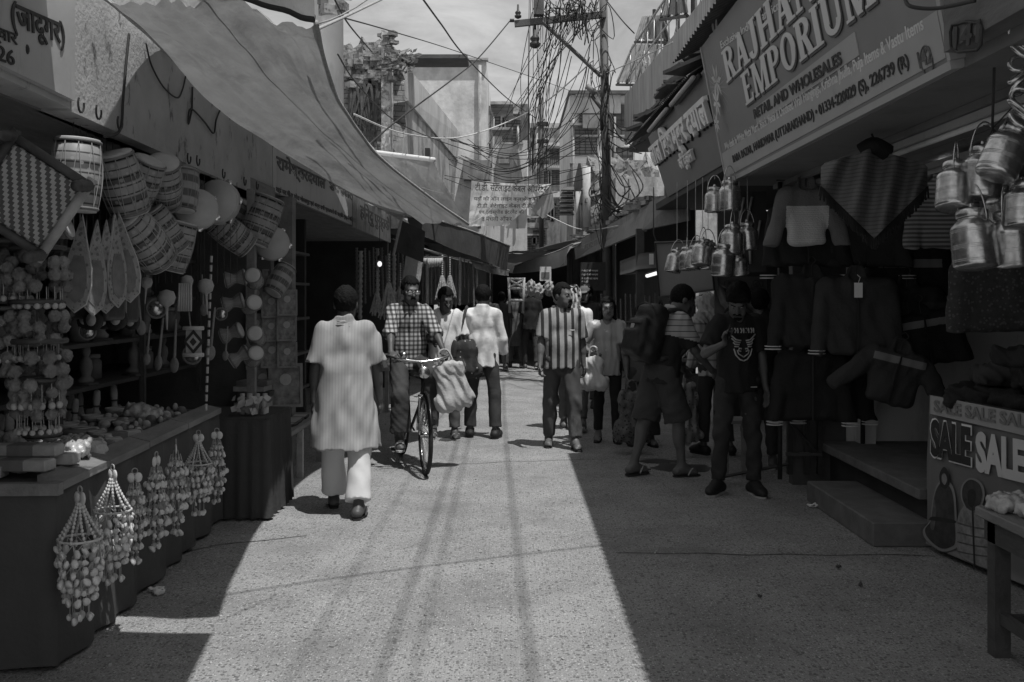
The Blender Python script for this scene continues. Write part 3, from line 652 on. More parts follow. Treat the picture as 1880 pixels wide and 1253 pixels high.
# ---------------------------------------------------------------- utility pole and its wires
D0 = 17.0
up = thing('utility_pole', 'tall iron utility pole with a cross arm and a mass of cables', 'pole', P(1114, 440, D0))
MB().tube([P(1116, 560, D0), P(1113, 300, D0), P(1107, -30, D0)], [.085, .078, .066], 14).build('pole', m_pole, up, True)
MB().box(tuple(P(944, 40, D0-.12)), tuple(P(1112, 31, D0-.04)), Matrix.Translation(P(1028, 36, D0)) @ Matrix.Rotation(R(-6), 4, 'Y') @ Matrix.Translation(-P(1028, 36, D0))).build('cross_arm', m_pole, up)
MB().tube([P(993, 38, D0-.1), P(1103, 140, D0-.1)], .035, 6).build('brace', m_pole, up)
MB().tube([P(936, 38, D0-.08), P(944, 38, D0-.08)], .03, 6).build('arm_ring', m_iron, up)
for x, y in ((951, 26), (982, 75), (985, 12)):
    T = Matrix.Translation(P(x, y, D0-.1)); k = 1 if y < 30 else 1.6
    MB().lathe([(.02*k, -.08*k), (.055*k, -.06*k), (.06*k, -.03*k), (.035*k, -.01*k), (.05*k, .01*k), (.05*k, .03*k), (.02*k, .06*k), (.015*k, .16*k)], 12, T).build('insulator', m_iron, up, True)
MB().box(tuple(P(980, 26, D0-.2)), tuple(P(998, 4, D0))).build('junction_box', m_tindark, up)
lampo = MB().tube([P(1105, 240, D0-.1), P(1104, 200, D0-.1), P(1086, 176, D0-.15)], .03, 6).build('lamp_arm', m_iron, up, True)
MB().tube([P(1093, 172, D0-.15), P(1077, 158, D0-.2)], .05, 8).build('lamp_head', m_tin, up, True)
tg = MB()
for i in range(54):
    y0 = U(30, 400); x0 = 1110+U(-10, 8); a = U(-24, 14)
    tg.tube(spline([P(x0, y0, D0+U(-.15, .1)), P(x0+a, y0+U(10, 40), D0+U(-.4, .1)), P(x0+a*.6, y0+U(30, 70), D0+U(-.3, .1)), P(x0+U(-3, 3), y0+U(50, 110), D0)], 12), .007, 4)
tg.build('tangled_wires', m_cable, up, True); up.children[-1]['kind'] = 'stuff'
ab = MB()
for i in range(46):
    x0 = U(1000, 1104); y0 = U(2, 34); a = U(12, 40)
    ab.tube(spline([P(x0, y0, D0-.1), P(x0+U(-a, a), y0+U(-30, 30), D0+U(-.5, .3)), P(x0+U(-a, a), y0+U(0, 70), D0+U(-.5, .3)), P(x0+U(-5, 20), y0+U(-10, 12), D0-.1)], 14), .008, 4)
ab.build('coiled_wires', m_cable, up, True); up.children[-1]['kind'] = 'stuff'
nk = [0]
def wire(pts, r=.009, mat=m_cable):
    nk[0] += 1
    o = MB().tube(spline(pts, 36), r, 5).build('overhead_wire', mat, None, True); return o
def wl_(o, l): return tag(o, l, 'wire', 'overhead wires')
wl_(wire([P(936, 39, D0-.1), P(880, 105, 15), P(832, 145, 13.5), P(725, 225, 11), P(640, 300, 9.6)], .010), 'knotted black wire from the cross arm tip down to the left')
wl_(wire([P(770, -10, 10), P(810, 45, 12), P(855, 105, 15), P(930, 180, 20), P(985, 218, 24)], .011), 'black wire curving down from the top edge left of centre')
wl_(wire([P(620, 30, 8), P(720, 58, 11), P(840, 95, 17), P(1000, 150, 24), P(1060, 172, 28)], .007), 'thin straight wire falling gently from the column towards the right')
wl_(wire([P(620, 100, 8.0), P(660, 160, 9), P(730, 225, 12), P(815, 262, 16), P(900, 290, 21)], .007), 'sagging dark wire over the tarp edge and folded cloth')
wl_(wire([P(580, 55, 5.6), P(640, 28, 7), P(730, -15, 9)], .011, m_rope), 'pale rope from the tarp corner up to the top edge')
wl_(wire([P(612, -5, 9), P(640, 45, 10), P(683, 96, 13)], .009), 'short twisted black wire hanging by the column')
wl_(wire([P(650, 210, 12), P(740, 245, 14), P(840, 253, 17), P(930, 225, 19), P(1005, 185, 18), P(1090, 110, 17)], .012, m_cablel), 'white cable sagging across the street up to the pole brace')
wl_(wire([P(1105, -10, 16), P(1140, 35, 15), P(1165, 62, 15)], .010), 'black wire from the pole top towards the right railing')
wl_(wire([P(1112, 135, D0), P(1165, 112, 15), P(1235, 78, 12)], .009, m_cablel), 'pale wire from the pole to the right parapet')
wl_(wire([P(860, 330, 19.5), P(920, 338, 20), P(1010, 340, 20.2), P(1070, 330, 19)], .010), 'wire along the top of the cloth banner')
wl_(wire([P(870, 400, 21), P(960, 380, 22), P(1060, 420, 20), P(1135, 415, 15)], .010, m_cablel), 'white wire running low behind the banner to the right canopy')
vw = [('black cable hanging straight down left of the pole, number %d from the left' % (i+1)) for i in range(9)]
for i in range(16):                                                  # fan of service cables from the arm and pole down to the houses
    x0 = U(975, 1100); yb = U(225, 330); xb = U(880, 1000)
    o = wire([P(x0, U(15, 40), D0-.1), P(x0*.55+xb*.45+U(-10, 15), yb*.5, 20), P(xb*.75+x0*.25, yb*.8, 24), P(xb, yb, 29)], .007)
    wl_(o, 'slack service cable fanning from the pole arm down to the left houses')
for i in range(12):
    x0 = U(1000, 1108); xb = U(965, 1000)
    wl_(wire([P(x0, U(40, 130), D0-.05), P(x0-U(15, 40), 200, 19), P(xb, U(300, 330), 22)], .008), 'loose cable drooping from the pole towards the banner')
for i in range(9):
    x0 = 968+i*5.2+U(-2, 2)
    wl_(wire([P(x0+U(-2, 3), -12, D0), P(x0+U(-2, 2), 160, D0+.5), P(x0+U(-8, 2), 330+U(-30, 30), D0+2)], .0055), 'vertical cable dropping past the cross arm left of the pole')
for i in range(14):
    y0 = U(180, 380)
    wl_(wire([P(1112, y0, D0), P(1135+U(-8, 8), y0+U(10, 60), 16.5), P(1165+U(-10, 30), y0+U(20, 70), 15)], .010), 'cable looping from the pole to the right shop roofs')
for i in range(16):
    y0 = U(250, 330); x1 = U(1000, 1110)
    wl_(wire([P(U(800, 870), y0, 22), P(930, y0+U(5, 40), 21.5), P(x1, y0+U(-60, 30), 18)], .008), 'cable sagging across the street above the banner')
p2 = thing('cable_post', 'thin grey post with small brackets standing behind the banner', 'pole', P(994, 470, 30))
MB().tube([P(994, 480, 30), P(994, 180, 30)], .07, 8).build('post', m_pole, p2, True)
for y in (230, 262, 300): MB().box(tuple(P(986, y, 29.9)), tuple(P(1006, y-4, 30.1))).build('bracket', m_iron, p2)
for i in range(10):
    x = U(1100, 1170)
    wl_(wire([P(x, U(290, 330), 18), P(x+U(-25, 25), U(340, 370), 17), P(1100+U(0, 60), U(385, 405), 16)], .012), 'thick loop of cable lying on the right canopy roof')

for i, (x0, X1, r) in enumerate(((1000, 1.22, .0095), (1040, 1.40, .007), (1090, 1.98, .010), (985, .80, .006))):
    wl_(wire([P(x0, 18, D0-.1), V((X1*.7+.2, 9, 6.9)), V((X1, -3, 7.4))], r), 'thick cable bundle running overhead along the street to the pole arm')
wl_(wire([V((-2.6, 1.2, 5.2)), V((-.6, 3.6, 5.0)), V((2.4, 5.0, 5.3))], .009), 'slanting cable crossing above the near street')
# ---------------------------------------------------------------- right row: emporium shop
m_signg = M('sign_grey', .185, .5, .12, 2, .03)
m_strip = M('sign_strip', .34, .5, .1, 3, .03, blotch=(5, .6, .75, .6, (1, 1, .3)))
m_let = M('letter_pale', .58, .5, .1, 3, .0)
m_letw = M('letter_white', .75, .5, .1, 3, .0)
m_soffit = M('painted_soffit', .20, .6, .15, 2, .1, blotch=(2, .5, .7, .6))
m_steel = M('polished_steel', .50, .24, .40, 26, .05, metal=.9, bscale=60)
em = thing('emporium_building', 'emporium shop with deep dark interior under the big English signboard', 'building', (2.6, 6, 0))
MB().box((1.80, 3.0, 2.50), (4.6, 8.28, 2.58)).build('ceiling', m_soffit, em)
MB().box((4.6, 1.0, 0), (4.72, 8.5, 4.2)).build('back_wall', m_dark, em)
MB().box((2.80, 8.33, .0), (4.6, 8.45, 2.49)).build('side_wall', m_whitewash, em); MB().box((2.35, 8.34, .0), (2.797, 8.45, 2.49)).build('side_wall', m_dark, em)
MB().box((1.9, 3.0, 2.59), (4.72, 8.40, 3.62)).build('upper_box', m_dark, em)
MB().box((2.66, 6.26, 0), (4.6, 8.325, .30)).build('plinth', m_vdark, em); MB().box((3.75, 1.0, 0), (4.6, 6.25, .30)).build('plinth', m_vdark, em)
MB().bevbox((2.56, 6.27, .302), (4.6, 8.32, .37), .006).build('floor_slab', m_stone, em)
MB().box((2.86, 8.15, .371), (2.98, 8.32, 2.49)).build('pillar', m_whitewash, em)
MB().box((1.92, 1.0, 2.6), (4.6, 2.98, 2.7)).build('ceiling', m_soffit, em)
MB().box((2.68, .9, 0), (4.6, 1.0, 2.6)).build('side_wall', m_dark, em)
cr_ = MB()
for x in (2.15, 2.6, 3.1): cr_.box((x, 3.05, 2.46), (x+.05, 8.2, 2.498))
cr_.build('soffit_batten', m_soffit, em); em.children[-1]['kind'] = 'stuff'
up2 = MB(); corrugated(up2, V((1.44, -1.5, 3.66)), V((1.44, 8.9, 3.66)), V((2.6, 8.9, 4.25)), V((2.6, -1.5, 4.25)), 100, .010); up2.build('tin_awning', m_tindark, em)
stp = tag(MB().bevbox((2.28, 6.29, 0), (2.70, 7.70, .155), .008).build('stone_step', m_stone), 'low dark stone step on the ground in front of the emporium platform', 'step')
# tube lights under the soffit
for i, (x, y0, y1, lab) in enumerate(((2.2, 4.3, 6.0, 'long tube light fixed under the emporium soffit nearest the sign'), (2.75, 4.5, 6.6, 'long tube light deeper under the emporium soffit'), (2.3, 6.4, 7.9, 'short tube light under the far end of the emporium soffit'))):
    t = thing('tube_light', lab, 'light', (x, y0, 2.42), 0, 'tube lights under the soffit')
    MB().tube([V((x, y0, 2.40)), V((x, y1, 2.40))], .016, 8).build('tube', m_whitewash, t, True)
    b = MB(); b.box((x-.03, y0, 2.418), (x+.03, y1, 2.455)); b.build('batten', m_signw, t)
    MB().box((x-.025, y0-.05, 2.38), (x+.025, y0-.002, 2.455)).build('end_cap', m_signw, t); MB().box((x-.025, y1+.002, 2.38), (x+.025, y1+.05, 2.455)).build('end_cap', m_signw, t)
lp = thing('ceiling_lamp', 'small square lamp shining inside the emporium behind the steel cans', 'lamp', P(1746, 290, 6.6))
MB().bevbox(tuple(P(1734, 303, 6.6)), tuple(P(1760, 278, 6.6)+V((0, .1, 0))), .01).build('shade', glow('lamp_glow', .9, 1.6), lp)
MB().tube([P(1747, 278, 6.65), V((P(1747, 278, 6.65).x, 6.65, 2.5))], .012, 6).build('stem', m_iron, lp)

so_, sn_ = V((1.75, 6, 2.53)), V((1.04, 0, .2)).normalized()
hs = onplane(so_, sn_)
def signpt(u, v): return V((1.75-.2*v/1.04, 8.1-u, 2.53+v))          # u along the sign from its far end, v up
es = thing('sign_board', 'large English signboard of the emporium leaning over the street', 'sign', (1.75, 6, 2.53))
def board(mb, u0, u1, v0, v1, t, off=0.0):
    n = -sn_; q = [signpt(u0, v0), signpt(u1, v0), signpt(u1, v1), signpt(u0, v1)]
    f = [p+n*off for p in q]; k = [p-n*t for p in q]
    return mb.add(f+k, [(0, 1, 2, 3), (7, 6, 5, 4), (0, 4, 5, 1), (1, 5, 6, 2), (2, 6, 7, 3), (3, 7, 4, 0)])
board(MB(), 0, 4.12, 0, 1.08, .12).build('board', m_signg, es)
board(MB(), .0, 4.10, .02, .21, 0, .004).build('pale_strip', m_strip, es)
a_, b_ = hs(1390, 222), hs(1572, 105)
st2 = MB(); board(st2, 8.1-a_.y, 8.1-b_.y+.05, a_.z-2.53-.03, a_.z-2.53+.085, 0, .005); st2.build('pale_band', m_strip, es)
fr = MB(); board(fr, -.02, 4.14, -.035, -.001, .13, .01); board(fr, 4.121, 4.15, 0, 1.08, .13, .01); board(fr, -.03, -.001, 0, 1.08, .13, .01); fr.build('frame', m_strip, es)
def rays(mb, c, ux, uz, r0, r1, n):
    for i in range(n):
        a = 2*math.pi*i/n; d = .06; mb.add([c+ux*math.cos(a-d)*r0+uz*math.sin(a-d)*r0, c+ux*math.cos(a+d)*r0+uz*math.sin(a+d)*r0, c+ux*math.cos(a)*r1+uz*math.sin(a)*r1], [(0, 1, 2)])
# --- slab-serif letters
def arc(cx, cy, rx, ry, a0, a1, tx, ty, n=12):
    o = [(cx+rx*math.cos(R(a0+(a1-a0)*i/n)), cy+ry*math.sin(R(a0+(a1-a0)*i/n))) for i in range(n+1)]
    q = [(cx+(rx-tx)*math.cos(R(a0+(a1-a0)*i/n)), cy+(ry-ty)*math.sin(R(a0+(a1-a0)*i/n))) for i in range(n+1)]
    return [[o[i], o[i+1], q[i+1], q[i]] for i in range(n)]
def rect(x0, y0, x1, y1): return [[(x0, y0), (x1, y0), (x1, y1), (x0, y1)]]
def stem(x, w=.2, y0=0, y1=1, s=.07, feet=3):
    o = rect(x, y0, x+w, y1)
    if feet & 1: o += [[(x-s, y0), (x+w+s, y0), (x+w+s, y0+.07), (x-s, y0+.07)]]
    if feet & 2: o += [[(x-s, y1-.07), (x+w+s, y1-.07), (x+w+s, y1), (x-s, y1)]]
    return o
def diag(x0, y0, x1, y1, w): return [[(x0, y0), (x0+w, y0), (x1+w, y1), (x1, y1)]]
SERIF = {'R': (.72, stem(.07)+arc(.34, .74, .32, .26, -90, 90, .19, .10)+rect(.2, .90, .36, 1)+rect(.2, .48, .36, .57)+diag(.50, 0, .30, .5, .2)+rect(.44, 0, .78, .07)),
 'A': (.80, diag(.08, 0, .34, 1, .11)+diag(.50, 0, .30, 1, .22)+rect(.2, .28, .58, .37)+rect(.0, 0, .26, .07)+rect(.43, 0, .80, .07)),
 'J': (.52, stem(.24, .2, .2, 1, .07, 2)+arc(.20, .2, .24, .24, -180, 0, .19, .12)),
 'H': (.82, stem(.07)+stem(.55)+rect(.27, .46, .56, .56)), 'N': (.82, stem(.07, .11)+stem(.63, .11)+diag(.56, 0, .10, 1, .2)),
 'S': (.60, arc(.30, .74, .27, .26, 20, 270, .17, .11)+arc(.30, .26, .27, .26, -160, 90, .17, .11)),
 'E': (.66, stem(.07)+rect(.2, 0, .62, .1)+rect(.2, .90, .60, 1)+rect(.2, .46, .46, .55)+rect(.54, 0, .62, .24)+rect(.52, .78, .60, 1)),
 'M': (1.0, stem(.07, .12)+stem(.74, .2)+diag(.40, 0, .12, 1, .18)+diag(.44, 0, .74, 1, .10)),
 'P': (.68, stem(.07)+arc(.34, .72, .32, .28, -90, 90, .19, .10)+rect(.2, .90, .36, 1)+rect(.2, .44, .36, .53)),
 'O': (.80, arc(.40, .5, .38, .5, 0, 360, .2, .10, 28)), 'I': (.36, stem(.07)), 'U': (.80, stem(.07, .2, .3, 1, .07, 2)+stem(.60, .11, .3, 1, .07, 2)+arc(.39, .32, .32, .32, -180, 0, .17, .13))}
def serif_text(s, p0, p1, hgt, mat, parent, lift=.004, shift=V((0, 0, 0)), grow=0.0):
    ux = (p1-p0).normalized(); uz = V((-.189, 0, .982)); n = ux.cross(uz); tot = sum(SERIF[c][0]+.06 for c in s)-.06; k = (p1-p0).length/tot; x = 0; mb = MB()
    for c in s:
        w, polys = SERIF[c]
        for pi, pl in enumerate(polys):
            cx = sum(q[0] for q in pl)/len(pl); cy = sum(q[1] for q in pl)/len(pl); v = []
            for z in (lift+pi*.00006, lift+.006+pi*.00006):
                for (a, b) in pl:
                    a2, b2 = a+(grow if a > cx else -grow), b+(grow if b > cy else -grow); v.append(p0+shift+ux*(x+a2)*k+uz*b2*hgt+n*z)
            m = len(pl); mb.add(v, [tuple(range(m-1, -1, -1)), tuple(range(m, 2*m))]+[(i, (i+1) % m, m+(i+1) % m, m+i) for i in range(m)])
        x += w+.06
    return mb.build('lettering', mat, parent)
rb0, rb1 = signpt(.42, .70), signpt(2.62, .70)
eb0, eb1 = hs(1372, 194), hs(1620, 45); eb1 = V((signpt(0, eb0.z-2.53).x, eb1.y, eb0.z))
ra0 = hs(1337, 153); ra1 = V((ra0.x, hs(1548, 12).y, ra0.z))
m_lsh = M('letter_shadow', .05, .5, .1, 3, 0)
hE = .218; hR = .235
for s_, a_, b_, h_ in (('RAJHANS', ra0, ra1, hR), ('EMPORIUM', eb0, eb1, hE)):
    serif_text(s_, a_, b_, h_, m_lsh, es, .0015, V((0, -.012, 0))-V((-.189, 0, .982))*.014, .008); serif_text(s_, a_, b_, h_, m_let, es, .004)
put_text('RETAIL AND WHOLESALES', hs, (1388, 219), (1550, 117), 203, m_ink, es, .03, .003, lift=.008)
put_text('We deals in White Metal Murti, Black Metal & Oxidised Wall Hangings, Krishna Jhulla, Puja Items & Vastu Items', hs, (1334, 281), (1700, 62), 266, m_let, es, .012, .003)
put_text('BARA BAZAR, HARIDWAR (UTTARAKHAND) • 01334-220029 (S), 226739 (R)', hs, (1349, 303), (1674, 128), 288, m_ink, es, .02, .003, lift=.006)
put_text('Exclusive Indian Handicrafts and Gift Items', hs, (1325, 90), (1560, -70), 78, m_let, es, .01, .003)
put_text('142', hs, (1692, 126), (1716, 112), 96, m_inkf, es, .02, .003, lift=.006)
c0 = hs(1704, 113); uy = V((0, -1, 0)); uz_ = V((-.189, 0, .982))
MB().tube([c0+uy*.055*math.cos(q)+uz_*.065*math.sin(q)-sn_*.005 for q in np.linspace(0, 6.283, 28)[:-1]], .004, 5, closed=True).build('ring', m_inkf, es)
eml = MB(); c1 = hs(1318, 160)-sn_*.004; rays(eml, c1, uy, uz_, .06, .33, 30)
eml.build('sunburst', m_strip, es)
og = MB()
for i in range(5):
    for k in range(7):
        a = 2*math.pi*(k+.5*i)/7; rr = .05+.035*i*.6; cc = c1+V((0, 0, -.28+.16*i))-sn_*.006; og.add([cc, cc+uy*rr*math.cos(a-.3)+uz_*rr*math.sin(a-.3), cc+uy*rr*1.7*math.cos(a)+uz_*rr*1.7*math.sin(a), cc+uy*rr*math.cos(a+.3)+uz_*rr*math.sin(a+.3)], [(0, 1, 2, 3)])
og.build('flower_emblem', m_let, es)
# number panel beyond the near end of the sign
np_ = thing('number_board', 'dark board painted 141 beside the emporium signboard', 'panel', (1.85, 3.8, 2.6))
MB().box((1.70, 3.0, 2.55), (1.79, 3.92, 3.6)).build('board', M('number_plank', .13, .7, .35, 6, .3, stretch=(1, .3, 1)), np_)
h3 = onplane(V((1.695, 3.5, 3)), V((1, 0, 0)))
put_text('141', h3, (1752, 92), (1800, 78), 52, m_ink, np_, .03, .004)
rr_ = [h3(x, y) for x, y in ((1746, 60), (1750, 46), (1775, 40), (1800, 42), (1804, 52), (1802, 84), (1796, 92), (1760, 96), (1748, 88))]
MB().tube([p-V((.003, 0, 0)) for p in rr_], .006, 5, closed=True).build('painted_frame', m_ink, np_, True)
tag(MB().tube(spline([P(1660, -5, 4.0), P(1672, 12, 3.9), P(1720, 16, 3.8), P(1790, 2, 3.6)], 20), .008, 5).build('cable', m_cable, None, True), 'black cable loop at the top edge above the emporium signboard', 'cable')

# ---------------------------------------------------------------- second shop sign with raised letters
b2 = thing('grocery_building', 'second right shop with dark interior behind the raised letter sign', 'building', (2.6, 10, 0))
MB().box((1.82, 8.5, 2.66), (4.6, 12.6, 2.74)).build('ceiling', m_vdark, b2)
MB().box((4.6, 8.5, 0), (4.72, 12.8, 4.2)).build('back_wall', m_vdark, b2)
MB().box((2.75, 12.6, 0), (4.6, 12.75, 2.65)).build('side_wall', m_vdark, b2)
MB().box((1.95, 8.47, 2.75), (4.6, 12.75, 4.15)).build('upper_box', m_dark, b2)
aw = MB(); corrugated(aw, V((1.58, 8.95, 3.56)), V((1.55, 13.6, 3.63)), V((2.3, 13.6, 4.05)), V((2.3, 8.95, 4.05)), 58, .011); aw.build('tin_awning', m_tindark, b2)
jk = MB()
for i in range(130):
    y = U(9.2, 13.4); k = U(0, 1); jk.cbox((1.78+.45*k, y, 3.68+.45*k+U(0, .12)), (U(.1, .5), U(.2, .9), U(.015, .05)), Matrix.Translation(V((0, 0, 0))), rz=U(-.4, .4))
jk.build('old_boards', m_woodd, b2); b2.children[-1]['kind'] = 'stuff'
s4o, s4n = V((1.8, 10, 2.74)), V((.98, 0, .28)).normalized(); h4 = onplane(s4o, s4n)
s4 = thing('sign_board', 'plain dark sign with raised white Hindi letters further down the right side', 'sign', (1.8, 10, 2.74))
q = [h4(1226, 362), h4(1331, 300), h4(1300, 118), h4(1190, 252)]
n = -s4n; MB().add([p for p in q]+[p-n*.1 for p in q], [(0, 1, 2, 3), (7, 6, 5, 4), (0, 4, 5, 1), (1, 5, 6, 2), (2, 6, 7, 3), (3, 7, 4, 0)]).build('board', M('slate_board', .15, .45, .12, 2, .03), s4)
put_text('लाल िबशम्बर दयाल', h4, (1212, 318), (1321, 240), 281, m_letw, s4, .03, .04, lift=.02)
put_text('लाल िबशम्बर दयाल', h4, (1213, 320), (1322, 243), 282, m_ink, s4, .045, .018, lift=.001)  # dark copy behind, drawn as the raised letters' shadow
put_text('की दुकान', h4, (1258, 318), (1282, 300), 296, m_letw, s4, .02, .03, lift=.01)
tl = thing('tube_light', 'unlit tube light slanting above the raised letter sign', 'light', h4(1240, 180)); n4 = -s4n
for a, b_ in (((1205, 245), (1240, 205)), ((1248, 198), (1292, 148))):
    t0, t1 = h4(*a)+n4*.09+V((0, 0, .05)), h4(*b_)+n4*.09+V((0, 0, .05)); MB().tube([t0, t1], .02, 8).build('tube', m_signw, tl, True); MB().tube([t0-n4*.05, t1-n4*.05], .025, 6).build('batten', m_iron, tl, True)
# far canopy
cp = thing('canopy', 'weathered sheet canopy with faded Hindi letters further down the right', 'canopy', (1.7, 16, 2.5))
c_ = [P(1054, 446, 22), P(1196, 373, 12.9)]; cb = [P(1056, 477, 22), P(1182, 424, 12.9)]
quad(MB(), cb[0], cb[1], c_[1], c_[0], .04).build('fascia', M('canopy_tin', .24, .6, .25, 3, .15, blotch=(3, .5, .7, .6, (1, 1, .3))), cp)
quad(MB(), c_[1]+V((0, -.02, 0)), P(1265, 345, 12.4), P(1268, 405, 12.4), cb[1]+V((0, -.02, 0)), .04).build('end_panel', m_tin, cp)
quad(MB(), c_[0]+V((0, 0, .012)), c_[1]+V((0, 0, .012)), V((3.2, 12.9, 3.1)), V((3.2, 22, 3.1)), .03).build('roof', m_tindark, cp)
rub = MB()
for i in range(120):
    k = U(0, 1); p = c_[0].lerp(c_[1], k)+V((U(.02, .5), 0, U(.02, .12))); rub.cbox(p, (U(.05, .4), U(.05, .4), U(.02, .08)), rz=U(0, 3))
rub.build('roof_litter', m_rubble, cp); cp.children[-1]['kind'] = 'stuff'
nc = (c_[1]-c_[0]).cross(V((0, 0, 1))).normalized(); 
h5 = onplane(c_[0].lerp(cb[0], .5), ((c_[1]-c_[0]).cross(cb[0]-c_[0])).normalized())
put_text('नारायण मंदिर', h5, (1071, 462), (1130, 440), 447, m_strip, cp, .01, .003, lift=.004)
MB().box((2.3, 13, 0), (2.4, 22, 3.0)).build('back_wall', m_vdark, cp)
MB().box((1.62, 12.95, 0), (1.72, 13.05, 2.45)).build('post', m_woodd, cp)
s6 = thing('row_of_shops', 'far right shops in deep shade beyond the pale awning', 'building', (2.6, 30, 0))
MB().box((2.3, 22.1, 0), (5, 42, 4.2)).build('wall', m_grime, s6)
MB().box((-2.3, 34.8, 0), (2.3, 35, 2.95)).build('dark_backdrop', m_dark, s6)  # dark backdrop added in place of the far street's shade
# ribbed balcony parapet and railings above
rp = thing('balcony', 'ribbed balcony parapet with thin railing under tin roofs at upper right', 'balcony', (2.2, 14, 4.2))
pa = [P(1262, 140, 12), P(1153, 263, 17), P(1153, 176, 17), P(1320, 0, 11)]
quad(MB(), V((2.32, 8.5, 4.12)), V((1.98, 17, 4.15)), V((1.98, 17, 4.98)), V((2.34, 8.5, 4.92)), .06).build('parapet', m_siding, rp)
MB().box((2.0, 8.5, 4.02), (4.5, 17, 4.115)).build('floor_slab', m_dark, rp)
rl = MB()
for z, r in ((5.02, .018), (5.35, .014), (5.75, .018)): rl.tube([V((2.02, 17, z)), V((2.38, 8.5, z-.04))], r, 5)
for i in range(16): y = 17-i*.55; x = 1.98+.36*(17-y)/8.5+.04; rl.tube([V((x, y, 4.95)), V((x, y, 5.76))], .011, 5)
for i in range(5): y = 16.6-i*1.5; x = 2.0+.36*(17-y)/8.5+.04; rl.tube([V((x, y, 5.0)), V((x+.05, y-1.3, 5.74))], .008, 4)
rl.build('railing', M('galvanised', .5, .45, .2, 5, 0, metal=.5), rp, True); rp.children[-1]['kind'] = 'stuff'
for i in range(7):
    y = 16.8-i*1.2; MB().tube([V((2.4, y, 4.1)), V((2.4, y, 6.4))], .03, 6).build('roof_post', m_iron, rp)
for nm, lab, e0, e1, r0, r1, wv in (('tin_roof', 'lower tin roof leaning out beyond the balcony railing', P(1132, 151, 18), P(1192, 151, 15.5), P(1212, 82, 16), P(1162, 82, 18.6), 10),
                                ('tin_roof', 'upper tin roof with a short drop edge above the balcony', P(1166, 72, 16.5), P(1230, 72, 14), P(1216, 28, 14.4), P(1180, 31, 17), 10),
                                ('tin_roof', 'highest tin roof cut by the top edge at right', P(1212, 30, 14.3), P(1262, 22, 12.3), P(1250, -40, 12.8), P(1232, -30, 14.6), 10)):
    t = thing(nm, lab, 'roof', e0); m = MB(); corrugated(m, e0, e1, r0, r1, wv, .02); m.build('sheet', m_tin, t)
    for k in (.05, .35, .65, .95): MB().tube([e0.lerp(e1, k)+V((0, 0, -.03)), r1.lerp(r0, k)+V((0, 0, -.03))], .025, 5).build('rafter', m_iron, t)
    MB().tube([e0+V((0, 0, -.05)), e1+V((0, 0, -.05))], .025, 5).build('purlin', m_iron, t)
rgs = MB()
rag = thing('rag', 'pale rag knotted on the balcony railing', 'rag', P(1184, 106, 16)); 
for i in range(7):
    p = P(1180+U(-8, 12), 96+U(-5, 5), 16); rgs.tube(spline([p, p+V((U(-.1, .1), 0, -.1)), p+V((U(-.12, .12), 0, -U(.15, .35)))], 6), [.02, .02, .016, .012, .01, .005], 5)
rgs.build('strip', m_whitewash, rag, True)

# ---------------------------------------------------------------- hung clothes
def garment(name, label, top, W, L, mat, sleeve=.58, spread=12, rz=0, tilt=0, depth=.10, seed=0, kind='jacket', zipc=None, stripe=None, cuffs=True, group='clothes hung outside the emporium', tagc=False, h=.011):
    t = thing(name, label, kind, top, 0, group); t.rotation_euler = (0, R(tilt), R(rz)); WLOC[t.name] = V((0, 0, 0))
    f = Field((-W*1.25, -.22, -L-.12), (W*1.25, .22, .08), h)
    sh_z = -.07; hw = W/2
    f.box((0, 0, -L*.53), (hw*.86, depth/2, L*.47), .045, k=.02); f.cone((-hw*.8, 0, sh_z-.01), (hw*.8, 0, sh_z-.01), .05, .05, .05)
    f.cone((0, 0, -.04), (0, 0, .015), .075, .07, .04, flat=((0, 1, 0), .75)); f.cone((0, -.03, .0), (0, -.02, .09), .055, .06, .02, True, flat=((0, 1, 0), .6))
    for s in (-1, 1):
        a = R(spread); p0 = V((s*hw*.88, 0, sh_z-.03)); p1 = p0+V((s*math.sin(a)*sleeve, -.03, -math.cos(a)*sleeve)); f.cone(p0, p1, .075, .058, .035, flat=((0, 1, 0), .72))
    f.cut((0, 0, -L), (0, 0, -1)); f.folds(.0055, .19, seed, 2.2)
    def mf(c):
        o = np.zeros(len(c), int)
        if stripe: o[(np.abs(c[:, 0]) < hw*.9) & (c[:, 2] < -stripe[0]) & (c[:, 2] > -stripe[0]-stripe[1])] = 1
        if stripe and len(stripe) > 2: o[(c[:, 2] > -stripe[0])] = 2
        return o
    body = f.mesh('cloth', [mat, m_letw if stripe is None else M('stripe_cloth', .20, .8, .1, 4, 0), M('black_yoke', .02, .8, .2, 4, .1)], t, mf)
    if zipc: MB().box((-.006, -depth/2-.022, -L+.01), (.006, -depth/2-.006, -.06)).build('zip', zipc, t, local=True)
    if cuffs:
        for s in (-1, 1):
            a = R(spread); p1 = V((s*hw*.88, 0, sh_z-.03))+V((s*math.sin(a)*sleeve*.97, -.03, -math.cos(a)*sleeve*.97)); c = MB()
            for k in (0, .022): c.tube([p1+V((.062*math.cos(q), .048*math.sin(q), k+.01)) for q in np.linspace(0, 6.283, 17)[:-1]], .004, 4, closed=True)
            c.build('cuff_stripe', M('cuff_white', .6, .7, .1, 5, 0), t, local=True)
    hg = MB(); hg.tube(spline([(0, 0, -.03), (0, 0, .05), (.03, 0, .09), (0, 0, .12), (-.02, 0, .10)], 12), .004, 5); hg.build('hanger_hook', m_iron, t, local=True)
    if tagc:
        MB().box((-.03, -depth/2-.034, -.17), (.03, -depth/2-.028, -.06)).build('price_tag', m_letw, t, local=True); MB().tube([(0, -depth/2-.03, -.06), (.015, -depth/2-.02, -.02), (0, -.04, .0)], .003, 4).build('tag_string', m_letw, t, local=True)
    return t
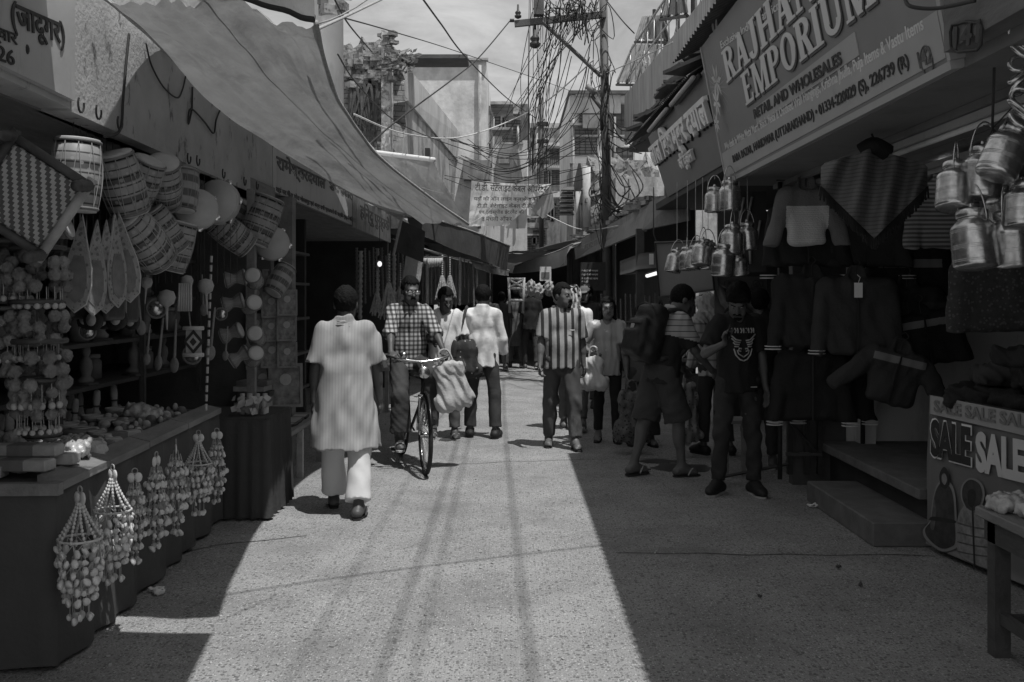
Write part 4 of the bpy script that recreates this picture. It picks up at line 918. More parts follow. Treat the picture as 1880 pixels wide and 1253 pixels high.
m_jk = M('jacket_dark', .022, .8, .2, 6, .3); m_jk2 = M('jacket_charcoal', .040, .8, .2, 6, .3); m_jk3 = M('jacket_black', .014, .8, .2, 6, .3); m_zip = M('zip_dark', .012, .4, .1, 5, 0)
J = [('charcoal jacket with a paper tag hanging in the middle of the row', (1572, 505, 7.45), .50, .60, m_jk2, 1, None, True),
     ('dark jacket half behind the tagged charcoal jacket', (1490, 500, 7.62), .50, .58, m_jk, 2, None, False),
     ('dark jacket hung directly under the knitted sweater', (1482, 372, 7.75), .52, .50, m_jk, 3, None, False),
     ('dark jacket hung under the pointed poncho', (1590, 372, 7.7), .52, .50, m_jk2, 4, None, False),
     ('black jacket at the bottom left of the hung clothes', (1490, 640, 7.7), .48, .56, m_jk3, 5, None, False),
     ('black jacket at the bottom beside the pale wall', (1530, 640, 7.85), .46, .56, m_jk3, 6, None, False),
     ('black and grey two tone jacket right of the tagged jacket', (1665, 520, 7.6), .50, .56, m_jk2, 7, (.15, .0, 1), False),
     ('black jacket with a broad pale chest band above the two tone jacket', (1668, 425, 7.75), .52, .50, m_jk3, 8, (.22, .06), False),
     ('tilted jacket with a pale chest band hanging low by the wall', (1655, 640, 7.3), .42, .42, m_jk2, 9, (.06, .055), False),
     ('jacket with a pale chest band between two tone jacket and clothes heap', (1690, 570, 7.5), .46, .42, m_jk3, 10, (.07, .055), False)]
for lab, p, W, L, m, sd, stp_, tg_ in J:
    garment('hung_jacket', lab, P(*p), W, L, m, seed=sd, zipc=m_zip, stripe=stp_, tagc=tg_, spread=8 if sd != 9 else 40, tilt=0 if sd not in (9, 10) else (14 if sd == 9 else -10), rz=-8, cuffs=sd < 7, sleeve=.52 if sd != 9 else .34)
garment('hung_sweater', 'child sweater with dark top and white knitted body under the sign', P(1480, 338, 7.4), .34, .46, M('sweater_grey', .16, .9, .2, 5, .5, bscale=120), .36, 18, -5, 0, .09, 21, 'sweater', stripe=(.17, .5), cuffs=False)
MATS['stripe_cloth'].node_tree  # shared pale band cloth
sw = bpy.data.objects['hung_sweater'].children[0]; sw.data.materials[1] = M('sweater_white', .62, .95, .12, 5, .6, bscale=110, pat=stripes(2, .016, .5, .5, .5))
garment('hung_sweater', 'striped sweater hanging behind the poncho near the lamp', P(1730, 330, 6.9), .36, .48, M('sweater_striped', .30, .9, .2, 5, .3, pat=stripes(2, .03, .5, .10)), .36, 10, -5, 0, .09, 22, 'sweater', cuffs=False)
garment('hung_sweater', 'patterned pullover on the dark wall at the far right', P(1830, 470, 6.2), .5, .48, M('pullover_pattern', .06, .9, .3, 30, .3, pat=dots(38, .3, .12, 1.0)), .4, 6, -5, 0, .09, 23, 'sweater', cuffs=False)
# poncho
pc = thing('hung_poncho', 'dark pointed poncho with fine stripes and a fringe hanging under the sign', 'poncho', P(1605, 268, 5.5), 0, 'clothes hung outside the emporium')
m_pon = M('poncho_cloth', .085, .9, .2, 6, .3, pat=stripes(2, .022, .7, .13, .1))
rows = []
for j in range(21):
    v = j/20; row = []
    for i in range(33):
        u = i/32*2-1; top = 268+abs(u)*46 if abs(u) < .3 else 268+14+(abs(u)-.3)*20*1.2; x = 1605+u*(98 if v > .2 else 98*(.92+.4*v))*(1-.0*v); bot = 438-abs(u)*96
        row.append(P(x+(0 if u > -.2 else -0), top+(bot-top)*v, 5.5+.05*math.sin(u*11+v*3)-.06*math.sin(v*2.4)*(1-abs(u))))
    rows.append(row)
MB().sheet(rows).build('cloth', m_pon, pc, True)
fg = MB()
for i in range(110):
    u = i/109*2-1; p = P(1605+u*98, 438-abs(u)*96, 5.5+.05*math.sin(u*11+3)); fg.tube([p, p+V((U(-.01, .01), U(-.01, .01), -U(.05, .075)))], .006, 4)
fg.build('fringe', m_jk3, pc); pc.children[-1]['kind'] = 'stuff'
MB().tube(spline([P(1582, 280, 5.53), P(1605, 268, 5.5), P(1628, 280, 5.53)], 10), .05, 8).build('collar', m_jk3, pc, True)
MB().tube([P(1605, 266, 5.53), P(1604, 255, 5.53), P(1600, 246, 5.53)], .006, 5).build('hanger_hook', m_iron, pc, True)
rl_ = thing('clothes_rail', 'dark rail holding the clothes in front of the pale wall', 'rail', P(1480, 325, 7.9))
MB().tube([P(1425, 330, 7.85), P(1760, 318, 7.85)], .014, 6).build('bar', m_iron, rl_, True)
MB().tube([P(1432, 335, 7.9), P(1432, 880, 7.9)], .018, 6).build('upright', m_iron, rl_, True)
MB().tube([P(1584, 335, 8.0), P(1584, 815, 8.0)], .018, 6).build('upright', m_iron, rl_, True)

# ---------------------------------------------------------------- sale counter
sc_ = thing('sale_counter', 'counter wrapped in a printed sale banner beside the emporium platform', 'counter', (2.9, 5.2, 0))
def cx_(y): return 2.60+.18*(6.22-y)
MB().add([V((cx_(y)+dx, y, z)) for z in (0, .93) for y, dx in ((6.18, .06), (3.3, .06), (3.3, .9), (6.18, .9))], [(0, 1, 2, 3), (7, 6, 5, 4), (0, 4, 5, 1), (1, 5, 6, 2), (2, 6, 7, 3), (3, 7, 4, 0)]).build('counter_body', m_dark, sc_)
m_ban = M('banner_print', .15, .5, .12, 2, .1, bscale=6)
def bx(y, z): return V((cx_(y)+.008*math.sin(y*5+z*3)-.010*(1-z)+.006*math.sin(z*9+y*2), y, z))
MB().sheet([[bx(6.22-2.9*i/50, .04+.93*j/14) for i in range(51)] for j in range(15)], -.006).build('banner', m_ban, sc_, True)
n6 = V((1, .18, 0)).normalized(); hb6 = onplane(V((cx_(6.22)-.028, 6.22, 0)), n6)
MB().add([hb6(x, y)-n6*.004 for x, y in ((1709, 726), (1960, 774), (1960, 818), (1709, 760))], [(0, 1, 2, 3)]).build('pale_strip', m_strip, sc_)
put_text('SALE SALE SALE', hb6, (1717, 756), (1900, 790), 734, m_signg, sc_, .03, .003, lift=.008)
put_text('SALE', hb6, (1710, 840), (1787, 860), 766, m_letw, sc_, .05, .003, lift=.006); put_text('SALE', hb6, (1712, 837), (1785, 857), 769, m_ink, sc_, .04, .003, lift=.010)
put_text('SALE', hb6, (1794, 866), (1885, 889), 791, m_let, sc_, .05, .003, lift=.006)
def printed(name, pts, mat, lift, px=True, n=44):
    q = [(1400+.415*x, 540+.415*y) for x, y in pts]; q = spline([V((x, y, 0)) for x, y in q+q[:1]], n)[:-1]
    v = [hb6(a.x, a.y)-n6*lift for a in q]; c = sum(v, V((0, 0, 0)))/len(v); MB().add([c]+v, [(0, i+1, (i+1) % len(v)+1) for i in range(len(v))]).build(name, mat, sc_)
m_pr1, m_pr2 = M('print_dark', .05, .5, .6, 16, 0), M('print_pale', .24, .5, .6, 18, 0); m_halo = M('print_halo', .24, .5, .2, 5, 0); m_prm = M('print_mid', .10, .5, .5, 25, 0)
def grow(pts, k): cx = sum(x for x, y in pts)/len(pts); cy = sum(y for x, y in pts)/len(pts); return [(cx+(x-cx)*k, cy+(y-cy)*(1+(k-1)*.6)) for x, y in pts]
coat = [(790, 835), (770, 870), (757, 930), (750, 1000), (722, 1040), (735, 1080), (790, 1125), (840, 1118), (856, 1090), (852, 1000), (846, 900), (828, 850)]
jak = [(905, 935), (880, 975), (866, 1040), (868, 1110), (895, 1160), (960, 1195), (1005, 1200), (1018, 1120), (1008, 1020), (985, 960), (950, 925)]
hood = [(905, 945), (888, 900), (892, 850), (922, 822), (960, 838), (976, 880), (966, 930), (935, 960)]
for nm, q, mt, l in (('printed_halo', grow(coat, 1.16), m_halo, .002), ('printed_halo', grow(jak, 1.12), m_halo, .0025), ('printed_halo', grow(hood, 1.2), m_halo, .003), ('printed_coat', coat, m_pr1, .004), ('printed_hood', [(790, 850), (786, 800), (805, 765), (826, 790), (830, 840), (812, 862)], m_ink, .005), ('printed_face', [(797, 830), (798, 800), (812, 796), (820, 822), (810, 845)], m_pr2, .006), ('printed_belt', [(738, 1000), (760, 985), (850, 1000), (850, 1014), (760, 1003)], m_ink, .006),
    ('printed_sleeve', [(762, 900), (752, 980), (745, 1030), (762, 1040), (772, 960)], m_prm, .0055), ('printed_jacket', jak, m_pr2, .004), ('printed_fur_hood', hood, m_pr1, .006), ('printed_lining', [(915, 930), (912, 880), (930, 862), (948, 880), (945, 925), (930, 945)], m_ink, .007), ('printed_zip', [(930, 950), (936, 950), (945, 1190), (938, 1190)], m_ink, .0065)): printed(nm, q, mt, l)
for k in range(4): printed('printed_quilt', [(868, 1010+42*k), (935, 1030+40*k), (1012, 1040+40*k), (1012, 1046+40*k), (935, 1036+40*k), (868, 1016+42*k)], m_prm, .0052)
cl2 = []
def heap(name, label, cx, cy, z, W, D, mat, seed, parent=None, group=None, cat='clothes', rz=0, hgt=.065):
    """one folded garment: a soft stacked slab with rolled edge"""
    f = Field((-W/2-.08, -D/2-.08, -.05), (W/2+.08, D/2+.08, hgt*2+.06), .012); f.box((0, 0, hgt*.8), (W/2, D/2, hgt*.8), .035); f.cone((-W/2+.03, -D/2+.02, hgt), (W/2-.03, -D/2+.03, hgt), hgt*.9, hgt*.8, .03); f.folds(.012, .14, seed, .6)
    t = thing(name, label, cat, (cx, cy, z), 0, group); t.rotation_euler = (U(-.08, .08), U(-.1, .1), rz); f.mesh('cloth', mat, t); return t
for i, (x, y, z, W, D, mt, lab) in enumerate(((2.85, 6.0, .94, .42, .34, 0, 'dark folded clothes at the far end of the sale counter'), (2.9, 5.62, .94, .45, .36, 2, 'black folded clothes next to the far end on the sale counter'), (2.86, 5.22, .94, .44, .36, 1, 'charcoal folded clothes in the middle of the sale counter'), (2.92, 4.85, .94, .46, .36, 0, 'dark folded clothes at the near end of the sale counter'),
      (2.9, 5.85, 1.07, .42, .34, 1, 'charcoal garment heaped on the far folded clothes'), (2.9, 5.42, 1.08, .46, .40, 2, 'black garment heaped on the middle folded clothes'), (2.95, 5.0, 1.07, .44, .36, 2, 'black garment heaped on the near folded clothes'), (3.0, 5.3, 1.31, .52, .4, 1, 'large charcoal jacket thrown on top of the clothes heap'), (2.95, 5.65, 1.19, .46, .38, 0, 'dark garment in the third layer at the far end of the heap'), (2.98, 5.2, 1.20, .48, .4, 1, 'charcoal garment in the third layer in the middle of the heap'), (3.0, 4.85, 1.19, .44, .36, 0, 'dark garment in the third layer at the near end of the heap'))):
    heap('folded_clothes', lab, x+.18*(6.1-y), y, z, W, D, (m_jk, m_jk2, m_jk3)[mt], 30+i, group='clothes heaped on the sale counter', rz=U(-.5, .5))
# bench at the lower right with packets
bn2 = thing('wooden_bench', 'rough wooden bench at the lower right edge with packets on it', 'bench', (2.35, 4.0, 0))
MB().bevbox((2.10, 2.7, .595), (2.75, 4.52, .64), .006).build('top', m_wood, bn2)
MB().box((2.12, 2.75, .50), (2.15, 4.47, .592)).build('apron', m_woodd, bn2); MB().box((2.152, 4.40, .50), (2.7, 4.43, .592)).build('apron', m_woodd, bn2)
for (x, y) in ((2.12, 4.37), (2.62, 4.37), (2.12, 2.85), (2.62, 2.85)):
    MB().add([V((x+a*.07+(.5-a)*.0, y+b_*.07, z)) for z in (0, .592) for a, b_ in ((0, 0), (1, 0), (1, 1), (0, 1))], [(0, 3, 2, 1), (4, 5, 6, 7), (0, 1, 5, 4), (1, 2, 6, 5), (2, 3, 7, 6), (3, 0, 4, 7)]).build('leg', m_woodd, bn2)
MB().box((2.19, 4.385, .13), (2.62, 4.415, .18)).build('stretcher', m_woodd, bn2); MB().box((2.14, 2.92, .15), (2.17, 4.368, .20)).build('stretcher', m_woodd, bn2)
m_foil = M('shiny_packet', .42, .25, .4, 22, .8, bscale=30, spec=.6)
pku = []
pk = thing('packet', 'x', 'packet', (0, 0, 0)); f = Field((-.1, -.08, -.03), (.1, .08, .09), .008); f.box((0, 0, .03), (.07, .05, .028), .02); f.folds(.007, .05, 3, 1); f.mesh('wrapper', m_foil, pk)
for i, (x, y, z, r, lab) in enumerate(((2.2, 4.40, .64, .3, 'clear wrapped packet at the outer corner of the bench'), (2.38, 4.42, .64, 1.2, 'shiny packet second from the bench corner'), (2.24, 4.22, .64, 2.0, 'shiny packet in the second row on the bench'), (2.42, 4.24, .64, .7, 'packet beside the stacked packets on the bench'), (2.40, 4.32, .71, 1.9, 'shiny packet stacked on top of two others on the bench'), (2.56, 4.36, .70, .2, 'topmost packet near the right edge of the photo'), (2.58, 4.3, .64, .9, 'packet at the inner side of the bench'))):
    place(pk, pku, (x, y, z), (0, 0, r), lab, 'packets on the bench', 1.25)
# bits of litter on the ground
for i, (x, y, s, lab) in enumerate(((1498, 932, .05, 'crumpled pale paper scrap beside the stone step'), (1605, 996, .03, 'small pale scrap at the corner of the stone step'), (290, 1090, .05, 'white torn paper scrap near the draped stall'), (1540, 1045, .014, 'dry leaf scrap on the shaded ground at right'), (1580, 1078, .016, 'dark leaf lying on the shaded ground'), (1395, 1100, .012, 'tiny black scrap on the shaded ground'))):
    p = G(x, y); f = Field((-s*1.6, -s*1.6, -.01), (s*1.6, s*1.6, .05), s/6); f.box((0, 0, .012), (s, s*.6, .007), .004); f.folds(s*.16, s*1.2, i, 1)
    t = thing('paper_scrap', lab, 'litter', (p.x, p.y, .004)); t.rotation_euler = (0, 0, i*1.1); f.mesh('paper', m_whitewash if i < 3 else m_woodd, t)

# ---------------------------------------------------------------- steel cans
can = thing('steel_can', 'x', 'milk can', (0, 0, 0))
MB().lathe([(.055, -.205), (.074, -.2), (.0765, -.196), (.078, -.190), (.0782, -.188), (.0785, -.062), (.0784, -.06), (.076, -.052), (.0755, -.051), (.058, -.032), (.0575, -.031), (.050, -.026), (.050, -.025), (.050, -.012)], 24).build('body', m_steel, can, True)
MB().lathe([(.054, -.020), (.056, -.018), (.056, .006), (.050, .012), (.018, .018), (.012, .024), (.014, .034), (.004, .038)], 24).build('lid', m_steel, can, True)
MB().tube([(.062*math.cos(q), 0, -.035+.15*math.sin(q)) for q in np.linspace(0, math.pi, 17)], .0035, 6).build('handle', m_steel, can, True)
bnd = MB()
for z in (-.182, -.176, -.135, -.129, -.123, -.075, -.069): bnd.tube([(.0787*math.cos(q), .0787*math.sin(q), z) for q in np.linspace(0, 6.283, 25)[:-1]], .0014, 4, closed=True)
bnd.build('ridge', m_steel, can, True); can.children[-1]['kind'] = 'stuff'
cu = []
CANS = [((1806, 275, 4.1), 1.0, (.0, .08, .2), 'upright steel can in the centre of the near bunch'), ((1755, 305, 4.15), .95, (.0, .28, 1.0), 'tilted printed can at the left of the near bunch'), ((1863, 240, 3.9), 1.0, (.1, .45, .4), 'tilted can at the upper right of the near bunch'),
        ((1784, 392, 4.05), 1.12, (.05, .14, 2.0), 'large steel can lowest in the near bunch'), ((1852, 392, 4.0), 1.05, (.0, -.22, .7), 'steel can at the lower right of the near bunch'), ((1878, 340, 3.95), .9, (.1, .2, 1.5), 'steel can cut off by the right edge of the photo'), ((1835, 345, 4.25), .9, (.0, -.3, .3), 'shaded can at the back of the near bunch'),
        ((1312, 347, 7.8), .92, (0, .05, 0), 'slim steel can hanging at the left under the sign corner'), ((1340, 335, 7.7), 1.1, (0, 0, .6), 'dark steel can hanging right under the sign corner'), ((1345, 417, 7.6), 1.1, (0, .15, 1.1), 'bright can at the top of the middle bunch'), ((1372, 412, 7.7), 1.0, (0, -.05, .3), 'can with a wire handle at the right of the middle bunch'), ((1330, 452, 7.55), 1.15, (.05, .05, .5), 'biggest can at the bottom of the middle bunch'),
        ((1290, 443, 7.7), .95, (0, .2, .9), 'can left of the biggest can in the middle bunch'), ((1300, 448, 7.85), 1.0, (0, 0, .1), 'shaded can behind the left cans of the middle bunch'), ((1277, 455, 7.8), .85, (0, .2, .4), 'small can third from the left of the long bunch'), ((1262, 457, 7.9), .85, (0, .1, 1.3), 'small can second from the left of the long bunch'), ((1243, 462, 8.0), .85, (0, .25, .2), 'small leftmost can hanging before the tilted blank board'), ((1357, 468, 7.8), .8, (.1, -.2, .2), 'small tipped can below the middle bunch')]
for p, s, r, lab in CANS: place(can, cu, P(*p), r, lab, 'steel cans hanging in the near bunch' if p[0] > 1700 else 'steel cans hanging under the sign corner', s)
hw = thing('hanging_wire', 'long wires holding the near bunch of steel cans', 'wire', P(1823, 100, 4.0)); m = MB(); m.tube(spline([P(1825, 0, 3.9), P(1826, 110, 3.95), P(1822, 240, 4.05)], 14), .006, 5)
for p, s, r, lab in CANS[:7]: q = P(*p)+V((0, 0, .10)); m.tube(sag(P(1822, 236, 4.05), q, .0, 4), .003, 4)
m.build('wire', m_cable, hw)
hw2 = thing('hanging_wire', 'thin wires holding the middle bunch of steel cans', 'wire', P(1335, 330, 7.7)); m = MB()
for p, s, r, lab in CANS[7:]: q = P(*p)+V((0, 0, .105*s)); m.tube([q, V((q.x, q.y, 2.5))], .003, 4)
m.build('wire', m_rope, hw2)
sp = thing('bangle_garland', 'vertical garland of shiny rings at the upper right edge', 'garland', P(1872, 100, 3.6)); m = MB()
for i in range(12):
    c = P(1874+3*math.sin(i*1.7), -10+21*i, 3.6); a = i*1.1
    m.tube([c+V((.035*math.cos(q), .015*math.sin(q), .03*math.sin(q+a))) for q in np.linspace(0, 6.283, 17)[:-1]], .009, 6, closed=True)
m.build('ring', m_steel, sp, True); sp.children[-1]['kind'] = 'stuff'
# boards, tables and counters further back on the right
bb = thing('blank_board', 'tilted blank board hanging behind the steel cans', 'board', P(1255, 490, 9.6))
quad(MB(), P(1210, 546, 9.9), P(1310, 532, 9.2), P(1300, 442, 9.2), P(1202, 446, 9.9), .06).build('board', M('blank_face', .16, .6, .15, 2, .1), bb)
m = MB(); c4 = [P(1210, 546, 9.9), P(1310, 532, 9.2), P(1300, 442, 9.2), P(1202, 446, 9.9)]; m.tube([p-V((0, .035, 0)) for p in c4], .012, 5, closed=True); m.build('frame', m_iron, bb)
MB().tube([P(1206, 446, 9.9), P(1200, 430, 9.9), V((P(1200, 430, 9.9).x, 9.9, 2.66))], .006, 4).build('hanger', m_iron, bb)
pp = thing('poster_board', 'dark glazed board with slim sticks pinned on it behind the steel cans', 'board', P(1360, 430, 9.0))
MB().box(tuple(P(1318, 500, 9.05)), tuple(P(1407, 352, 9.05)+V((0, .04, 0)))).build('board', M('glazed_board', .07, .25, .2, 2, .0), pp)
m = MB()
for x0, y0, x1, y1 in ((1357, 410, 1366, 363), (1372, 405, 1381, 362), (1390, 440, 1396, 405), (1378, 485, 1376, 450), (1364, 480, 1352, 450)): m.tube([P(x0, y0, 9.02), P(x1, y1, 9.02)], .012, 6)
m.build('stick', m_strip, pp, True); pp.children[-1]['kind'] = 'stuff'
pp2 = thing('poster_board', 'pale framed panel with dark wreaths behind the raised arm', 'board', P(1355, 540, 9.3))
MB().box(tuple(P(1312, 600, 9.35)), tuple(P(1408, 508, 9.35)+V((0, .04, 0)))).build('board', M('pale_panel', .13, .3, .25, 5, 0), pp2)
m = MB()
for i in range(24): c = P(1330+U(0, 66), 520+U(0, 22), 9.31); m.tube([c+V((.03*math.cos(q), 0, .03*math.sin(q))) for q in np.linspace(0, 6.283, 11)[:-1]], .006, 4, closed=True)
m.build('wreath', m_woodd, pp2, True); pp2.children[-1]['kind'] = 'stuff'
tb = thing('market_table', 'low vendor table with a board and packets beside the plaid shirt man', 'table', P(1275, 700, 12.5))
tx0, tx1 = P(1236, 0, 12.4).x, P(1322, 0, 12.4).x
MB().bevbox((tx0, 12.35, .755), (tx1, 13.0, .80), .004).build('top', m_wood, tb)
for x in (tx0+.02, tx0+.16, tx1-.08):
    for y in (12.38, 12.9): MB().box((x, y, 0), (x+.05, y+.05, .752)).build('leg', m_woodd, tb)
MB().box((P(1253, 0, 12.7).x, 12.7, .802), (P(1292, 0, 12.7).x, 12.73, P(0, 590, 12.7).z)).build('upright_board', M('pale_ply', .24, .7, .2, 3, .1), tb)
MB().box((P(1256, 0, 12.5).x, 12.50, .1), (P(1288, 0, 12.5).x, 12.53, .60)).build('front_board', M('pale_ply2', .15, .7, .2, 3, .1), tb)
bgl = []
bg0 = thing('bangle_roll', 'x', 'bangles', (0, 0, 0)); m = MB()
for i in range(10): m.tube([V((.05*math.cos(q), -.09+i*.02, .05+.05*math.sin(q))) for q in np.linspace(0, 6.283, 15)[:-1]], .008, 5, closed=True)
m.build('ring', m_foil, bg0, True); bg0.children[-1]['kind'] = 'stuff'
for i, lab in enumerate(('roll of shiny bangles at the left end of the vendor table', 'roll of shiny bangles left of centre on the vendor table', 'roll of shiny bangles right of centre on the vendor table', 'roll of shiny bangles near the plaid shirt man')): p = P(1248+16*i, 664, 12.5); place(bg0, bgl, (p.x, p.y, .801), (0, 0, .15*i), lab, 'rolls of bangles on the vendor table')
st3 = thing('iron_stand', 'dark iron stand with cross braces under the hung jackets', 'stand', P(1480, 820, 8.2)); m = MB()
for x in (1447, 1478, 1502): 
    MB().box(tuple(P(x, 872, 8.2)), tuple(P(x+9, 765, 8.2)+V((0, .05, 0)))).build('leg', m_iron, st3)
MB().box(tuple(P(1445, 838, 8.15)), tuple(P(1510, 832, 8.15)+V((0, .045, 0)))).build('crossbar', m_woodd, st3)
MB().tube([P(1450, 775, 8.15), P(1500, 830, 8.15)], .012, 5).build('brace', m_iron, st3); MB().tube([P(1330, 875, 8.4), P(1447, 852, 8.2)], .014, 5).build('brace', m_iron, st3)
MB().box(tuple(P(1444, 768, 8.4)), tuple(P(1562, 760, 8.0)+V((0, .5, 0)))).build('shelf', m_woodd, st3)
rs2 = thing('folding_stool', 'small wooden stool frame standing behind the young man in black', 'stool', G(1335, 870)); 
for x in (1330, 1362): MB().box(tuple(G(x, 875)), tuple(G(x, 875)+V((.04, .04, .46)))).build('leg', m_wood, rs2)
MB().box(tuple(G(1330, 875)+V((-.02, -.02, .462))), tuple(G(1362, 875)+V((.06, .3, .49)))).build('seat', m_wood, rs2)
wb = thing('menu_board', 'black notice board with pale Hindi lines on the right', 'board', P(1085, 510, 16))
MB().box(tuple(P(1066, 534, 16)), tuple(P(1112, 482, 16)+V((0, .03, 0)))).build('board', m_ink, wb)
hm = onplane(V((0, 15.99, 0)), V((0, 1, 0)))
for s, y in (('* अंगूठी की मरम्मत', 500), ('* पुरानी की मरम्मत', 507), ('* चांदी का काम', 514), ('* घड़ी', 520)): put_text(s, hm, (1068, y), (1068+(30 if y < 518 else 12), y), y-5, m_let, wb, .02, .003)
tl2 = thing('tube_light', 'lit tube light inside the shop behind the blank board', 'light', P(1200, 503, 12)); MB().tube([P(1188, 507, 12.4), P(1212, 500, 11.6)], .022, 8).build('tube', glow('tube_glow', .9, 1.0), tl2, True); MB().tube([P(1187, 504, 12.42), P(1212, 497, 11.62)], .016, 6).build('batten', m_iron, tl2)
bx2 = thing('shop_sign_box', 'dark curved sign box with a small pale sticker under the canopy', 'sign', P(1165, 480, 13.2))
g = patch([[P(1138, 505, 14), P(1160, 500, 13.2), P(1172, 495, 12.9), P(1206, 492, 12.8)], [P(1138, 480, 14), P(1165, 470, 13.2), P(1175, 466, 12.9), P(1205, 462, 12.8)]], 20, 4); MB().sheet(g, .1).build('box', M('sign_box', .13, .5, .15, 2, 0), bx2, True)
MB().box(tuple(P(1192, 486, 12.75)), tuple(P(1200, 466, 12.75)+V((0, .01, 0)))).build('sticker', m_letw, bx2)
# ---------------------------------------------------------------- people
def skin_mat(name, v): return M(name, v, .5, .12, 9, .1, spec=.4)
SK = skin_mat('skin_brown', .11); SKD = skin_mat('skin_dark', .075); SKL = skin_mat('skin_light', .17)
m_hair = M('black_hair', .010, .75, .4, 60, .5, bscale=120, spec=.12); m_eye = M('eye_white', .22, .2, .05, 5, 0); m_iris = M('eye_dark', .01, .15, .1, 5, 0, spec=.6); m_lip = M('lip', .085, .5, .1, 9, 0)
m_sole = M('rubber_sole', .45, .7, .15, 9, .1); m_soled = M('dark_sole', .03, .7, .2, 9, .1); m_shoe = M('shoe_black', .02, .6, .2, 12, .2)
def rotm(yaw=0, pitch=0, roll=0): return Matrix.Rotation(R(yaw), 4, 'Z') @ Matrix.Rotation(R(pitch), 4, 'X') @ Matrix.Rotation(R(roll), 4, 'Y')
class Obj: pass
def ik(a, b, l1, l2, pole):
    d = b-a; L = min(d.length, (l1+l2)*.998); u = d.normalized(); b = a+u*L
    x = (l1*l1-l2*l2+L*L)/(2*L); hgt = math.sqrt(max(l1*l1-x*x, 0)); p = V(pole); p = p-u*p.dot(u); p = p.normalized() if p.length > 1e-5 else u.orthogonal().normalized()
    return a+u*x+p*hgt, b
def person(label, loc, rz, H=1.68, w=1.0, lean=0, twist=0, head=(0, 0, 0), armL=(5, 8, 12), armR=(5, 8, 12), legL=(0, 3, 2), legR=(0, 3, 2), pel=None, skin=SK, top=None, bottom=None, feet='sandal', hair='short', beard=None,
           res=.0085, curlL=35, curlR=35, seed=0, footyaw=(8, 8), feet_mat=None, sole_mat=None, pelz=0, handL=None, handR=None):
    """faces -Y before rz (degrees) turns it; the person's left is +X"""
    p = thing('person', label, 'person', (loc[0], loc[1], 0), 0); p.rotation_euler = (0, 0, R(rz)); WLOC[p.name] = V((0, 0, 0))
    s = H/1.7; hs = s*1.07; J = Obj(); J.root = p; up = 1.0
    ah = (.085 if feet != 'bare' else .07)*s; l1, l2 = .42*s, .41*s
    hipw = .088*s
    def leg_fk(spec, sx, P0):
        a, b, k = map(R, spec[:3]); h = P0+V((sx*hipw, 0, -.02*s)); kn = h+V((sx*math.sin(b), -math.sin(a)*math.cos(b), -math.cos(a)*math.cos(b)))*l1
        an = kn+V((sx*math.sin(b)*.3, -math.sin(a-k), -math.cos(a-k))).normalized()*l2; return h, kn, an
    if pel is None:
        z = 0
        for spec, sx in ((legL, 1), (legR, -1)):
            if spec[0] != 'ik': z = min(z, leg_fk(spec, sx, V((0, 0, 0)))[2].z)
        P0 = V((0, 0, ah-z+pelz))
    else: P0 = V(pel[:3])
    J.legs = []
    for spec, sx in ((legL, 1), (legR, -1)):
        if spec[0] == 'ik':
            h = P0+V((sx*hipw, 0, -.02*s)); kn, an = ik(h, V(spec[1]), l1, l2, spec[2] if len(spec) > 2 else (sx*.15, -1, .2)); J.legs.append((h, kn, an, 0))
        else: h, kn, an = leg_fk(spec, sx, P0); J.legs.append((h, kn, an, max(0, math.degrees(R(spec[2]-spec[0])))))
    Rt = Matrix.Rotation(R(twist), 4, 'Z') @ Matrix.Rotation(R(lean), 4, 'X'); T = Matrix.Translation(P0) @ Rt; J.T = T; J.P0 = P0; J.s = s
    t = lambda x, y, z: T @ V((x*s, y*s, z*s))
    tu = (Rt.to_3x3() @ V((0, 0, 1))); tf = (Rt.to_3x3() @ V((0, -1, 0))); tx = Rt.to_3x3() @ V((1, 0, 0))
    sw = .153+.03*(w-1)
    sh = {1: t(sw, .005, .452), -1: t(-sw, .005, .452)}; J.sh = sh
    neck = t(0, .01, .52); hb = t(0, -.005, .56); Rh = Rt @ rotm(*head); hc = hb+Rh.to_3x3() @ V((0, -.018*s, .095*s)); J.hc = hc; J.Rh = Rh
    hp = lambda x, y, z: hc+Rh.to_3x3() @ V((x*hs, y*hs, z*hs))
    J.hp = hp; J.t = t
    a1, a2 = .285*s, .25*s; J.arms = []
    for spec, sx in ((armL, 1), (armR, -1)):
        if spec[0] == 'ik': el, wr = ik(sh[sx], V(spec[1]), a1, a2, spec[2] if len(spec) > 2 else (sx*.5, .6, -.8))
        else:
            a, b, e = map(R, spec[:3]); inn = spec[3] if len(spec) > 3 else .12
            el = sh[sx]+(Rt.to_3x3() if len(spec) > 4 else Matrix.Rotation(R(twist), 3, 'Z')) @ V((sx*math.sin(b), -math.sin(a)*math.cos(b), -math.cos(a)*math.cos(b)))*a1
            wr = el+Matrix.Rotation(R(twist), 3, 'Z') @ V((-sx*inn*math.sin(e)+sx*math.sin(b)*.5*math.cos(e), -math.sin(a+e), -math.cos(a+e))).normalized()*a2
        J.arms.append((sh[sx], el, wr))
    pts = [hp(0, 0, .14), hp(.1, 0, 0), hp(-.1, 0, 0), hp(0, -.14, 0), hp(0, .14, 0), P0]+[q for l in J.legs for q in l[:3]]+[q for a in J.arms for q in a]
    for a in J.arms: pts.append(a[2]+(a[2]-a[1]).normalized()*.2*s)
    for l in J.legs: pts += [l[2]+V((0, -.2*s, -.09*s)), l[2]+V((0, .08, 0))]
    lo = np.min([NP(q) for q in pts], 0)-.13; hi = np.max([NP(q) for q in pts], 0)+.13
    f = Field(lo, hi, res)
